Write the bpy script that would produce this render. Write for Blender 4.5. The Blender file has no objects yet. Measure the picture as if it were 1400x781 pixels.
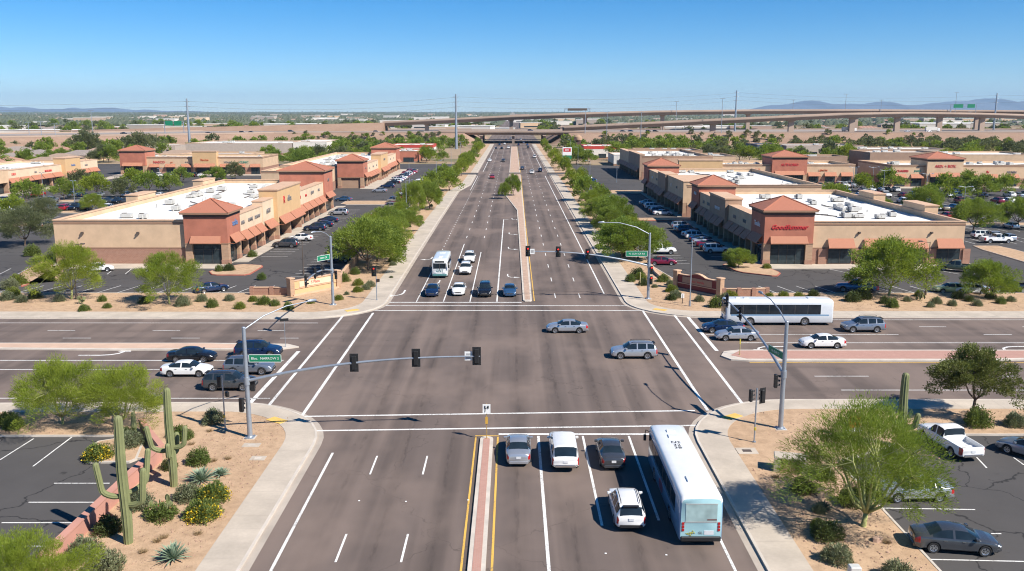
import bpy, math, random
import numpy as np
from mathutils import Vector, Matrix
R = math.radians
PI = math.pi
rnd = random.Random(7)
scene = bpy.context.scene
COL = scene.collection
F, CH, PITCH, YAW = 1210.0, 25.0, R(11.15), R(0.04)

# ---------------------------------------------------------------- camera
cam_d = bpy.data.cameras.new('camera'); cam = bpy.data.objects.new('camera', cam_d); COL.objects.link(cam)
cam_d.sensor_width = 36.0; cam_d.lens = 36.0 * F / 1400.0
cam_d.clip_start = 0.5; cam_d.clip_end = 80000
cam.location = (0, 0, CH); cam.rotation_euler = (PI / 2 - PITCH, 0, YAW)
scene.camera = cam
_m = cam.rotation_euler.to_matrix()

def G(px, py, z=0.0):
    """point of the photograph -> point of the place at height z"""
    d = _m @ Vector(((px - 700) / F, -(py - 390.5) / F, -1.0))
    t = (z - CH) / d.z
    return (d.x * t, d.y * t)

# ---------------------------------------------------------------- materials
MATS = {}
def nt_new(name):
    m = bpy.data.materials.new(name); m.use_nodes = True
    nt = m.node_tree; b = nt.nodes['Principled BSDF']
    return m, nt, b
def N(nt, t, **kw):
    n = nt.nodes.new(t)
    for k, v in kw.items():
        if k in n.inputs: n.inputs[k].default_value = v
        else: setattr(n, k, v)
    return n
def rgb(c): return (c[0], c[1], c[2], 1)
def mixc(nt, f, a, b, mode='MIX'):
    n = nt.nodes.new('ShaderNodeMix'); n.data_type = 'RGBA'; n.blend_type = mode
    if isinstance(f, (int, float)): n.inputs[0].default_value = f
    else: nt.links.new(f, n.inputs[0])
    for i, v in ((6, a), (7, b)):
        if isinstance(v, tuple): n.inputs[i].default_value = rgb(v)
        else: nt.links.new(v, n.inputs[i])
    return n.outputs[2]
def noise(nt, vec, scale, detail=3, rough=.55):
    n = N(nt, 'ShaderNodeTexNoise', Scale=scale, Detail=detail, Roughness=rough)
    nt.links.new(vec, n.inputs['Vector']); return n.outputs['Fac']
def mapv(nt, vec, s):
    n = N(nt, 'ShaderNodeMapping'); n.inputs['Scale'].default_value = s
    nt.links.new(vec, n.inputs['Vector']); return n.outputs[0]
def ramp(nt, f, a, b, lo=0., hi=1.):
    n = N(nt, 'ShaderNodeMapRange'); n.inputs[1].default_value = a; n.inputs[2].default_value = b
    n.inputs[3].default_value = lo; n.inputs[4].default_value = hi
    nt.links.new(f, n.inputs[0]); return n.outputs[0]
def pos(nt): return nt.nodes.new('ShaderNodeNewGeometry').outputs['Position']
def obc(nt): return nt.nodes.new('ShaderNodeTexCoord').outputs['Object']
def bump(nt, b, h, strength=.3, dist=.02):
    n = N(nt, 'ShaderNodeBump', Strength=strength, Distance=dist)
    nt.links.new(h, n.inputs['Height']); nt.links.new(n.outputs[0], b.inputs['Normal'])

def M(name, c, rough=.8, var=.12, scale=.8, fine=12., metal=0, coat=0, world=False, bmp=0.15, spec=.5):
    """a surface with a little uneven colour and grain"""
    if name in MATS: return MATS[name]
    m, nt, b = nt_new(name)
    b.inputs['Roughness'].default_value = rough; b.inputs['Metallic'].default_value = metal
    b.inputs['Coat Weight'].default_value = coat; b.inputs['Coat Roughness'].default_value = .05
    b.inputs['Specular IOR Level'].default_value = spec
    v = pos(nt) if world else obc(nt)
    n1 = noise(nt, v, scale, 4); n2 = noise(nt, v, fine, 2)
    f = ramp(nt, n1, .3, .7)
    dk = tuple(x * (1 - var) for x in c); lt = tuple(min(1, x * (1 + var)) for x in c)
    c1 = mixc(nt, f, dk, lt)
    c2 = mixc(nt, ramp(nt, n2, .35, .65, 0, var * .8), c1, tuple(x * .55 for x in c))
    nt.links.new(c2, b.inputs['Base Color'])
    if bmp: bump(nt, b, n2, bmp)
    MATS[name] = m; return m

def paint(name, c, metal=0.0, rough=.32):
    if name in MATS: return MATS[name]
    m, nt, b = nt_new(name)
    v = obc(nt); n1 = noise(nt, v, 1.5, 3)
    nt.links.new(mixc(nt, ramp(nt, n1, .3, .7), c, tuple(x * .93 for x in c)), b.inputs['Base Color'])
    b.inputs['Metallic'].default_value = metal; b.inputs['Roughness'].default_value = rough
    b.inputs['Coat Weight'].default_value = .8; b.inputs['Coat Roughness'].default_value = .04
    MATS[name] = m; return m

def asphalt(name, c, streak=(0, 0), crack=0.0, var=.1):
    m, nt, b = nt_new(name); v = pos(nt)
    b.inputs['Roughness'].default_value = .88; b.inputs['Specular IOR Level'].default_value = .3
    big = noise(nt, v, .05, 5, .6); mid = noise(nt, v, .6, 4); fine = noise(nt, v, 30, 2)
    col = mixc(nt, ramp(nt, big, .3, .7), tuple(x * (1 - var) for x in c), tuple(x * (1 + var) for x in c))
    col = mixc(nt, ramp(nt, mid, .3, .7, 0, .22), col, tuple(x * .7 for x in c))
    if streak[0]:   # tyre-worn bands along the main road
        s = noise(nt, mapv(nt, v, (.42, .010, 0)), 1.0, 3, .5)
        mask = noise(nt, mapv(nt, v, (.1, .03, 0)), 1.0, 2)
        k = ramp(nt, s, .47, .60, 0, 1)
        mm = N(nt, 'ShaderNodeMath', operation='MULTIPLY'); nt.links.new(k, mm.inputs[0])
        nt.links.new(ramp(nt, mask, .3, .6, .3 * streak[0], streak[0]), mm.inputs[1])
        col = mixc(nt, mm.outputs[0], col, (c[0] * 1.5, c[1] * 1.46, c[2] * 1.4))
        k = ramp(nt, noise(nt, mapv(nt, v, (.38, .012, 3.3)), 1.0, 3, .5), .5, .62, 0, streak[0])
        col = mixc(nt, k, col, tuple(x * .62 for x in c))
    if streak[0]:   # dark oil-and-rubber band down the middle of every lane
        s0 = nt.nodes.new('ShaderNodeSeparateXYZ'); nt.links.new(v, s0.inputs[0])
        def mth(op, a, b_=None, c_=None):
            q_ = N(nt, 'ShaderNodeMath', operation=op)
            for i_, z_ in enumerate((a, b_, c_)):
                if z_ is None: continue
                if isinstance(z_, (int, float)): q_.inputs[i_].default_value = z_
                else: nt.links.new(z_, q_.inputs[i_])
            return q_.outputs[0]
        wob = mth('MULTIPLY_ADD', noise(nt, mapv(nt, v, (.05, .03, 0)), 1.0, 2), 1.6, -.8)
        xx = mth('ADD', s0.outputs[0], wob)
        shift = mth('MULTIPLY_ADD', mth('LESS_THAN', s0.outputs[0], -1.8), 5.0, -.4)       # lane centres differ either side of the median
        band = mth('COSINE', mth('MULTIPLY', mth('ADD', xx, shift), 2 * PI / 3.5))
        inroad = ramp(nt, mth('ABSOLUTE', s0.outputs[0]), 12.5, 15, 1, 0)
        br = ramp(nt, noise(nt, mapv(nt, v, (.5, .04, 7.)), 1.0, 4, .6), .3, .65, .15, 1)
        k_ = mth('MULTIPLY', mth('MULTIPLY', ramp(nt, band, -.35, 1, 0, .72), inroad), br)
        col = mixc(nt, k_, col, tuple(x * .45 for x in c))
        k2 = mth('MULTIPLY', mth('MULTIPLY', ramp(nt, band, .93, 1, 0, .55), inroad), ramp(nt, noise(nt, mapv(nt, v, (2.2, .5, 3.)), 1.0, 4, .7), .45, .62))
        col = mixc(nt, k2, col, tuple(x * .3 for x in c))
        # curved rubber marks left by turning traffic
        for (cx_, cy_, r_) in ((-17, 68, 14.5), (-17, 68, 18.0), (17, 109, 15.0), (17, 109, 19.0), (-17, 109, 22.0), (17, 68, 23.5)):
            dx_ = mth('ADD', s0.outputs[0], -cx_); dy_ = mth('ADD', s0.outputs[1], -cy_)
            d_ = mth('SQRT', mth('ADD', mth('MULTIPLY', dx_, dx_), mth('MULTIPLY', dy_, dy_)))
            e_ = mth('ABSOLUTE', mth('ADD', mth('ADD', d_, -r_), wob))
            near = mth('MULTIPLY', ramp(nt, mth('ABSOLUTE', s0.outputs[0]), 16, 24, 1, 0), ramp(nt, mth('ABSOLUTE', mth('ADD', s0.outputs[1], -89)), 19, 25, 1, 0))
            col = mixc(nt, mth('MULTIPLY', mth('MULTIPLY', ramp(nt, e_, .1, 1.3, .26, 0), near), br), col, tuple(x * .5 for x in c))
        vo = N(nt, 'ShaderNodeTexVoronoi', Scale=.06, feature='DISTANCE_TO_EDGE')
        nz = N(nt, 'ShaderNodeTexNoise', Scale=.4, Detail=4); nt.links.new(v, nz.inputs['Vector'])
        sc = N(nt, 'ShaderNodeVectorMath', operation='SCALE'); sc.inputs['Scale'].default_value = 5.; nt.links.new(nz.outputs['Color'], sc.inputs[0])
        w = N(nt, 'ShaderNodeVectorMath', operation='ADD'); nt.links.new(v, w.inputs[0]); nt.links.new(sc.outputs[0], w.inputs[1]); nt.links.new(w.outputs[0], vo.inputs['Vector'])
        col = mixc(nt, ramp(nt, vo.outputs['Distance'], .0012, .004, .45, 0), col, tuple(x * .35 for x in c))
    if streak[1]:
        sx = nt.nodes.new('ShaderNodeSeparateXYZ'); nt.links.new(v, sx.inputs[0])
        ab = N(nt, 'ShaderNodeMath', operation='ABSOLUTE'); nt.links.new(sx.outputs[0], ab.inputs[0])
        side = ramp(nt, ab.outputs[0], 11, 24, .12, 1)
        def lim(sig, amt):
            q_ = N(nt, 'ShaderNodeMath', operation='MULTIPLY'); nt.links.new(sig, q_.inputs[0]); nt.links.new(side, q_.inputs[1])
            q2 = N(nt, 'ShaderNodeMath', operation='MULTIPLY'); nt.links.new(q_.outputs[0], q2.inputs[0]); q2.inputs[1].default_value = amt; return q2.outputs[0]
        s = noise(nt, mapv(nt, v, (.012, .5, 5.1)), 1.0, 2, .4)
        col = mixc(nt, lim(ramp(nt, s, .46, .64), streak[1]), col, tuple(x * .7 for x in c))
        s = noise(nt, mapv(nt, v, (.014, .45, 9.1)), 1.0, 2, .4)
        col = mixc(nt, lim(ramp(nt, s, .5, .68), streak[1] * .7), col, (c[0] * 1.3, c[1] * 1.25, c[2] * 1.2))
        s = noise(nt, mapv(nt, v, (.09, .05, 2.)), 1.0, 4, .6)     # pale patches where wheels polish the junction
        col = mixc(nt, ramp(nt, s, .47, .62, 0, .7), col, (c[0] * 1.5, c[1] * 1.45, c[2] * 1.38))
        s = noise(nt, mapv(nt, v, (1.6, .35, 4.)), 1.0, 5, .7)     # oil drips
        col = mixc(nt, ramp(nt, s, .64, .72, 0, .45), col, tuple(x * .45 for x in c))
    if crack:
        vo = N(nt, 'ShaderNodeTexVoronoi', Scale=.13, feature='DISTANCE_TO_EDGE')
        w = N(nt, 'ShaderNodeVectorMath', operation='ADD')
        nz = N(nt, 'ShaderNodeTexNoise', Scale=.5, Detail=4); nt.links.new(v, nz.inputs['Vector'])
        sc = N(nt, 'ShaderNodeVectorMath', operation='SCALE'); sc.inputs['Scale'].default_value = 2.6
        nt.links.new(nz.outputs['Color'], sc.inputs[0]); nt.links.new(v, w.inputs[0]); nt.links.new(sc.outputs[0], w.inputs[1])
        nt.links.new(w.outputs[0], vo.inputs['Vector'])
        col = mixc(nt, ramp(nt, vo.outputs['Distance'], .004, .011, crack, 0), col, (.012, .012, .013))
        col = mixc(nt, ramp(nt, noise(nt, v, .9, 2), .70, .76, 0, .6), col, (.015, .014, .014))
    col = mixc(nt, ramp(nt, fine, .3, .7, 0, .3), col, tuple(x * .6 for x in c))
    nt.links.new(col, b.inputs['Base Color']); bump(nt, b, fine, .25, .01)
    MATS[name] = m; return m

def foliage(name, c, c2, trans=.42):
    m, nt, b = nt_new(name)
    g = nt.nodes.new('ShaderNodeNewGeometry'); oi = nt.nodes.new('ShaderNodeObjectInfo')
    n1 = noise(nt, g.outputs['Position'], .9, 3)
    col = mixc(nt, ramp(nt, n1, .3, .7), c, c2)
    col = mixc(nt, ramp(nt, oi.outputs['Random'], 0, 1, 0, .45), col, (c[0] * .55, c[1] * .75, c[2] * .9))
    n2 = noise(nt, g.outputs['Position'], 9, 1)
    col = mixc(nt, ramp(nt, n2, .4, .7, 0, .25), col, tuple(x * .6 for x in c))
    nt.links.new(col, b.inputs['Base Color']); b.inputs['Roughness'].default_value = .6
    b.inputs['Specular IOR Level'].default_value = .25
    tr = nt.nodes.new('ShaderNodeBsdfTranslucent'); nt.links.new(mixc(nt, .5, col, (c2[0] * 1.3, c2[1] * 1.3, c2[2] * .6)), tr.inputs[0])
    mx = nt.nodes.new('ShaderNodeMixShader'); mx.inputs[0].default_value = trans
    nt.links.new(b.outputs[0], mx.inputs[1]); nt.links.new(tr.outputs[0], mx.inputs[2])
    nt.links.new(mx.outputs[0], nt.nodes['Material Output'].inputs[0])
    MATS[name] = m; return m

def brick(name, c1, c2, mortar, sx=.4, sy=.2, axis='z'):
    m, nt, b = nt_new(name)
    t = nt.nodes.new('ShaderNodeTexBrick'); t.inputs['Color1'].default_value = rgb(c1); t.inputs['Color2'].default_value = rgb(c2)
    t.inputs['Mortar'].default_value = rgb(mortar); t.inputs['Scale'].default_value = 1
    t.inputs['Brick Width'].default_value = sx; t.inputs['Row Height'].default_value = sy; t.inputs['Mortar Size'].default_value = .012
    o = obc(nt); s = nt.nodes.new('ShaderNodeSeparateXYZ'); nt.links.new(o, s.inputs[0])
    cb = nt.nodes.new('ShaderNodeCombineXYZ')
    ad = N(nt, 'ShaderNodeMath', operation='ADD'); nt.links.new(s.outputs[0], ad.inputs[0]); nt.links.new(s.outputs[1], ad.inputs[1])
    if axis == 'z': nt.links.new(ad.outputs[0], cb.inputs[0]); nt.links.new(s.outputs[2], cb.inputs[1])
    else: nt.links.new(s.outputs[0], cb.inputs[0]); nt.links.new(s.outputs[1], cb.inputs[1])
    nt.links.new(cb.outputs[0], t.inputs['Vector'])
    n1 = noise(nt, o, 1.2, 4)
    nt.links.new(mixc(nt, ramp(nt, n1, .3, .7, 0, .3), t.outputs['Color'], tuple(x * .7 for x in c1)), b.inputs['Base Color'])
    b.inputs['Roughness'].default_value = .85; bump(nt, b, t.outputs['Fac'], -.3, .02)
    MATS[name] = m; return m

def wavemat(name, c1, c2, scale, ax, rough=.7):
    """ribbed surface: clay tiles, cactus ribs, corrugated metal"""
    m, nt, b = nt_new(name); o = obc(nt)
    w = N(nt, 'ShaderNodeTexWave', Scale=scale, Distortion=.3, Detail=1.0); w.bands_direction = ax
    nt.links.new(o, w.inputs['Vector'])
    n1 = noise(nt, o, 2.5, 3)
    col = mixc(nt, w.outputs['Fac'], c2, c1)
    col = mixc(nt, ramp(nt, n1, .3, .7, 0, .35), col, tuple(x * .72 for x in c1))
    nt.links.new(col, b.inputs['Base Color']); b.inputs['Roughness'].default_value = rough
    bump(nt, b, w.outputs['Fac'], .5, .05)
    MATS[name] = m; return m

def desert(name, c, c2, world=True, stone=True, green=None):
    m, nt, b = nt_new(name); v = pos(nt)
    big = noise(nt, v, .09, 5, .6); mid = noise(nt, v, 1.3, 5, .65); fine = noise(nt, v, 22, 3, .7)
    col = mixc(nt, ramp(nt, big, .3, .7), c, c2)
    col = mixc(nt, ramp(nt, mid, .46, .68, 0, .6), col, tuple(x * .62 for x in c))
    col = mixc(nt, ramp(nt, mid, .42, .25, 0, .5), col, tuple(min(1, x * 1.25) for x in c2))
    if stone:
        vo = N(nt, 'ShaderNodeTexVoronoi', Scale=7.0); nt.links.new(v, vo.inputs['Vector'])
        col = mixc(nt, ramp(nt, vo.outputs['Distance'], .12, .22, .35, 0), col, (.16, .10, .07))
    col = mixc(nt, ramp(nt, fine, .35, .7, 0, .5), col, tuple(x * .6 for x in c))
    if green:
        g = noise(nt, v, .02, 6, .7)
        col = mixc(nt, ramp(nt, g, .48, .6, 0, .75), col, green)
    nt.links.new(col, b.inputs['Base Color']); b.inputs['Roughness'].default_value = .95
    b.inputs['Specular IOR Level'].default_value = .15
    h = N(nt, 'ShaderNodeMath', operation='ADD'); nt.links.new(mid, h.inputs[0]); nt.links.new(fine, h.inputs[1])
    bump(nt, b, h.outputs[0], .5, .06)
    MATS[name] = m; return m

def glass(name, c=(.02, .028, .035), rough=.06):
    if name in MATS: return MATS[name]
    m, nt, b = nt_new(name)
    n1 = noise(nt, obc(nt), 1.2, 2)
    nt.links.new(mixc(nt, ramp(nt, n1, .35, .65), c, tuple(x * 1.5 for x in c)), b.inputs['Base Color'])
    b.inputs['Roughness'].default_value = rough; b.inputs['Specular IOR Level'].default_value = .38
    MATS[name] = m; return m

def emit(name, c, s):
    if name in MATS: return MATS[name]
    m, nt, b = nt_new(name); b.inputs['Base Color'].default_value = rgb(c)
    b.inputs['Emission Color'].default_value = rgb(c); b.inputs['Emission Strength'].default_value = s
    MATS[name] = m; return m

A_ROAD = asphalt('road_asphalt', (.158, .123, .107), (.75, .65))
A_LOT = asphalt('lot_asphalt', (.084, .078, .075), (0, 0), .8, .18)
def worn(name, c):
    m, nt, b = nt_new(name); v = pos(nt)
    n1 = noise(nt, v, 7, 4, .7); n2 = noise(nt, v, .35, 3)
    ad = N(nt, 'ShaderNodeMath', operation='MULTIPLY_ADD'); nt.links.new(n2, ad.inputs[0]); ad.inputs[1].default_value = .55; nt.links.new(n1, ad.inputs[2])
    col = mixc(nt, ramp(nt, ad.outputs[0], .80, .98, 0, .85), c, (.13, .11, .10))
    nt.links.new(mixc(nt, ramp(nt, n2, .35, .7, 0, .25), col, tuple(x * .6 for x in c)), b.inputs['Base Color']); b.inputs['Roughness'].default_value = .8
    MATS[name] = m; return m
WHITE = worn('road_paint_white', (.76, .75, .72)); YELLOW = worn('road_paint_yellow', (.72, .43, .08))
CONC = M('sidewalk_concrete', (.49, .42, .34), .9, .16, .35, 5, world=True)
CURB = M('curb_concrete', (.55, .49, .42), .9, .14, .6, 8, world=True)
GUTTER = M('gutter_concrete', (.42, .36, .30), .9, .14, .5, 8, world=True)
REDCURB = M('red_curb_paint', (.42, .13, .09), .8, .2, 1., 8, world=True)
DIRT = desert('landscape_gravel', (.50, .335, .21), (.60, .42, .275))
GROUND = desert('desert_ground', (.35, .25, .165), (.44, .33, .22), stone=False, green=(.13, .14, .07))
BERM = desert('berm_earth', (.33, .215, .15), (.40, .275, .20), stone=False)
REDBRICK = brick('median_brick', (.48, .26, .20), (.43, .22, .17), (.42, .30, .25), .25, .12, 'xy')
STUCCO = M('tan_stucco', (.60, .42, .27), .9, .10, .5, 20)
CREAM = M('cream_stucco', (.68, .52, .36), .9, .10, .5, 20)
GOLD = M('gold_stucco', (.60, .39, .20), .9, .06, .5, 20)
RED = M('terracotta_stucco', (.435, .158, .10), .9, .14, .5, 20)
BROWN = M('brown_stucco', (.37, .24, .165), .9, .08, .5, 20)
TRIM = M('brown_trim', (.30, .175, .11), .85, .08)
DTRIM = M('dark_trim', (.11, .065, .05), .8, .08)
WAIN = brick('brick_wainscot', (.36, .19, .13), (.31, .16, .11), (.40, .27, .2), .4, .2)
STONE = brick('stone_pier', (.46, .29, .18), (.38, .24, .15), (.42, .32, .24), .5, .25)
ROOFW = M('white_roof_membrane', (.76, .75, .72), .8, .16, .18, 3)
def membrane():
    m, nt, b = nt_new('white_roof_membrane'); v = pos(nt); c = (.78, .77, .73)
    col = mixc(nt, ramp(nt, noise(nt, v, .12, 5, .65), .45, .7, 0, .6), c, (.56, .53, .47))
    w = N(nt, 'ShaderNodeTexWave', Scale=.16); w.bands_direction = 'Y'; nt.links.new(v, w.inputs['Vector'])
    col = mixc(nt, ramp(nt, w.outputs['Fac'], .0, .03, .5, 0), col, (.45, .43, .40))
    col = mixc(nt, ramp(nt, noise(nt, v, .7, 3), .6, .75, 0, .4), col, (.50, .46, .40))
    nt.links.new(col, b.inputs['Base Color']); b.inputs['Roughness'].default_value = .75; MATS['white_roof_membrane'] = m; return m
ROOFW = membrane()
ROOFG = M('grey_roof', (.42, .40, .38), .8, .1, .3, 6)
TILE = wavemat('clay_roof_tile', (.50, .20, .12), (.33, .12, .075), 3.2, 'X')
TILEY = wavemat('clay_roof_tile_side', (.50, .20, .12), (.33, .12, .075), 3.2, 'Y')
AWN = wavemat('awning_tile', (.55, .24, .14), (.36, .14, .08), 3.6, 'X')
COPING = M('coping', (.58, .38, .25), .85, .08)
SHOPGL = glass('shop_glass', (.025, .035, .04))
CARGL = glass('car_glass', (.012, .02, .028))
FRAME = M('window_frame', (.06, .055, .05), .5, .1)
GALV = M('galvanised_steel', (.36, .40, .45), .45, .1, 1., 10, metal=.55)
POLE_D = M('dark_pole_paint', (.10, .075, .06), .6, .1)
BLACK = M('black_plastic', (.015, .015, .016), .5, .1)
RUBBER = M('tyre_rubber', (.022, .022, .023), .85, .1)
RIM = M('alloy_rim', (.55, .56, .58), .3, .05, metal=.8)
ACM = M('air_unit_metal', (.50, .49, .46), .6, .12)
SIGNG = M('sign_green', (.01, .20, .10), .5, .05)
SIGNW = M('sign_white', (.80, .80, .78), .5, .05)
LRED = emit('signal_red_lit', (.9, .03, .02), 1.2)
TAIL = M('tail_lamp_red', (.38, .012, .012), .25, .05, coat=.6)
HEADL = M('head_lamp_clear', (.72, .74, .76), .12, .1, coat=.6)
AMBER = M('dim_lens', (.10, .05, .02), .4)
CHROME = M('chrome_trim', (.55, .55, .55), .2, .05, metal=.9)
PLATE = M('number_plate', (.65, .66, .68), .5)
BARK = M('brown_bark', (.13, .09, .065), .9, .3, 3, 20)
BARKG = M('green_bark', (.34, .35, .13), .85, .3, 3, 20)
LEAF_PV = foliage('palo_verde_leaves', (.20, .265, .04), (.30, .36, .055))
LEAF_YG = foliage('yellow_green_leaves', (.22, .28, .03), (.33, .38, .05))
LEAF_MQ = foliage('mesquite_leaves', (.185, .25, .04), (.28, .34, .06))
LEAF_DK = foliage('dark_leaves', (.11, .14, .04), (.19, .205, .06), .32)
LEAF_OL = foliage('olive_leaves', (.15, .165, .075), (.21, .22, .10))
LEAF_FAR = foliage('far_leaves', (.11, .135, .055), (.17, .18, .08), .2)
AGAVE_M = M('agave_blue', (.22, .30, .20), .6, .2, 4)
YELLOWF = M('yellow_flowers', (.72, .50, .02), .7, .2, 6)
CACTUS = M('saguaro_skin', (.18, .195, .085), .8, .15, 1.5, 18)
ROCK = M('desert_rock', (.42, .28, .20), .9, .25, 2, 12)
PINKW = M('pink_wall', (.50, .25, .19), .9, .08, .5, 16)
MAROON = M('maroon_stucco', (.20, .045, .04), .85, .1)

# ---------------------------------------------------------------- mesh helpers
class MB:
    def __init__(s): s.v = []; s.f = []; s.m = []
    def add(s, vs, fs, mi=0):
        o = len(s.v); s.v += [tuple(v) for v in vs]; s.f += [tuple(i + o for i in f) for f in fs]
        s.m += [mi] * len(fs); return s
    def box(s, x0, x1, y0, y1, z0, z1, mi=0):
        return s.add([(x0, y0, z0), (x1, y0, z0), (x1, y1, z0), (x0, y1, z0), (x0, y0, z1), (x1, y0, z1), (x1, y1, z1), (x0, y1, z1)],
                     [(3, 2, 1, 0), (4, 5, 6, 7), (0, 1, 5, 4), (1, 2, 6, 5), (2, 3, 7, 6), (3, 0, 4, 7)], mi)
    def bbox(s, x0, x1, y0, y1, z0, z1, b=.03, mi=0):
        """box with chamfered edges (top and bottom rims)"""
        vs = []; 
        for z, i in ((z0, b), (z0 + b, 0), (z1 - b, 0), (z1, b)):
            for (x, y, sx, sy) in ((x0, y0, 1, 1), (x1, y0, -1, 1), (x1, y1, -1, -1), (x0, y1, 1, -1)):
                vs += [(x + sx * (i + b), y + sy * i, z), (x + sx * i, y + sy * (i + b), z)] if (sx * sy) < 0 else [(x + sx * i, y + sy * (i + b), z), (x + sx * (i + b), y + sy * i, z)]
        fs = [tuple(range(7, -1, -1)), tuple(range(24, 32))]
        for k in range(3):
            for j in range(8):
                a = k * 8 + j; c = k * 8 + (j + 1) % 8; fs.append((a, c, c + 8, a + 8))
        return s.add(vs, fs, mi)
    def prism(s, poly, z0, z1, mi=0, top=None):
        n = len(poly); a = sum(poly[i][0] * poly[(i + 1) % n][1] - poly[(i + 1) % n][0] * poly[i][1] for i in range(n))
        if a < 0: poly = poly[::-1]
        vs = [(x, y, z0) for x, y in poly] + [(x, y, z1) for x, y in poly]
        s.add(vs, [tuple(range(n - 1, -1, -1))] + [(i, (i + 1) % n, n + (i + 1) % n, n + i) for i in range(n)], mi)
        s.add(vs[n:], [tuple(range(n))], mi if top is None else top)
        return s
    def sheet(s, poly, z, mi=0):
        n = len(poly); a = sum(poly[i][0] * poly[(i + 1) % n][1] - poly[(i + 1) % n][0] * poly[i][1] for i in range(n))
        if a < 0: poly = poly[::-1]
        return s.add([(x, y, z) for x, y in poly], [tuple(range(n))], mi)
    def rect(s, x0, x1, y0, y1, z, mi=0): return s.sheet([(x0, y0), (x1, y0), (x1, y1), (x0, y1)], z, mi)
    def line(s, p, q, w, z, mi=0):
        dx, dy = q[0] - p[0], q[1] - p[1]; L = math.hypot(dx, dy); nx, ny = -dy / L * w / 2, dx / L * w / 2
        return s.sheet([(p[0] + nx, p[1] + ny), (p[0] - nx, p[1] - ny), (q[0] - nx, q[1] - ny), (q[0] + nx, q[1] + ny)], z, mi)
    def tube(s, pts, rs, n=8, mi=0, cap=True):
        pts = [Vector(p) for p in pts]
        if isinstance(rs, (int, float)): rs = [rs] * len(pts)
        vs = []; prev = None
        for i, p in enumerate(pts):
            d = (pts[min(i + 1, len(pts) - 1)] - pts[max(i - 1, 0)])
            d = d.normalized() if d.length > 1e-9 else Vector((0, 0, 1))
            if prev is None:
                u = d.orthogonal().normalized() if abs(d.z) < .99 else Vector((1, 0, 0))
                u = (u - d * u.dot(d)).normalized()
            else: u = (prev - d * prev.dot(d)).normalized()
            prev = u; w = d.cross(u)
            for k in range(n):
                a = 2 * PI * k / n; vs.append(p + (u * math.cos(a) + w * math.sin(a)) * rs[i])
        fs = []
        for i in range(len(pts) - 1):
            for k in range(n):
                a = i * n + k; b = i * n + (k + 1) % n; fs.append((a, b, b + n, a + n))
        if cap: fs += [tuple(range(n - 1, -1, -1)), tuple(range((len(pts) - 1) * n, len(pts) * n))]
        return s.add(vs, fs, mi)
    def build(s, name, mats, parent=None, smooth=None, loc=None):
        me = bpy.data.meshes.new(name)
        me.from_pydata(s.v, [], s.f)
        if not isinstance(mats, (list, tuple)): mats = [mats]
        for m in mats: me.materials.append(m)
        if len(mats) > 1: me.polygons.foreach_set('material_index', s.m)
        if smooth is not None:
            me.polygons.foreach_set('use_smooth', [True] * len(me.polygons))
            if smooth < 179: me.set_sharp_from_angle(angle=R(smooth))
        me.update()
        return link(name, me, parent, loc)
def link(name, me, parent=None, loc=None):
    o = bpy.data.objects.new(name, me); COL.objects.link(o)
    if parent: o.parent = parent
    if loc: o.location = loc
    return o
LAB = {}
def tag(o, label, cat, group=None, kind=None):
    LAB[label] = LAB.get(label, 0) + 1
    o['label'] = label; o['category'] = cat
    if group: o['group'] = group
    if kind: o['kind'] = kind
    return o
def struct(o, label=None):
    o['kind'] = 'structure'
    if label: o['label'] = label; o['category'] = o.name.split('.')[0].replace('_', ' ')
    return o
def thing(name, label, cat, loc=(0, 0, 0), rz=0, group=None):
    o = bpy.data.objects.new(name, None); COL.objects.link(o); o.empty_display_size = .3
    o.location = loc; o.rotation_euler = (0, 0, rz)
    return tag(o, label, cat, group)
KIDS = {}
def kids(o):
    return [c for c in o.children]
def copy_tree(o, parent=None):
    c = o.copy(); COL.objects.link(c)
    if parent: c.parent = parent
    for ch in kids(o): copy_tree(ch, c)
    return c
def text(s, size, mat, parent, loc, rot, name='lettering', ext=.03, shear=0, align='CENTER'):
    cu = bpy.data.curves.new('t', 'FONT'); cu.body = s; cu.size = size; cu.extrude = ext; cu.shear = shear
    cu.offset = .012 * size if size > .6 else 0; cu.align_x = align; cu.align_y = 'CENTER'; cu.resolution_u = 2
    t = bpy.data.objects.new('t', cu)
    me = bpy.data.meshes.new_from_object(t); bpy.data.objects.remove(t); bpy.data.curves.remove(cu)
    me.name = name; me.materials.clear(); me.materials.append(mat)
    o = link(name, me, parent); o.location = loc; o.rotation_euler = rot; return o
_ones = ['', 'first', 'second', 'third', 'fourth', 'fifth', 'sixth', 'seventh', 'eighth', 'ninth', 'tenth', 'eleventh', 'twelfth', 'thirteenth',
         'fourteenth', 'fifteenth', 'sixteenth', 'seventeenth', 'eighteenth', 'nineteenth']
_tens = {2: 'twent', 3: 'thirt', 4: 'fort', 5: 'fift', 6: 'sixt', 7: 'sevent', 8: 'eight', 9: 'ninet'}
def nth(i):
    if i == 1: return 'nearest'
    if i < 20: return _ones[i]
    t, u = divmod(i, 10)
    return _tens[t] + ('ieth' if u == 0 else 'y-' + _ones[u])
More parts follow.
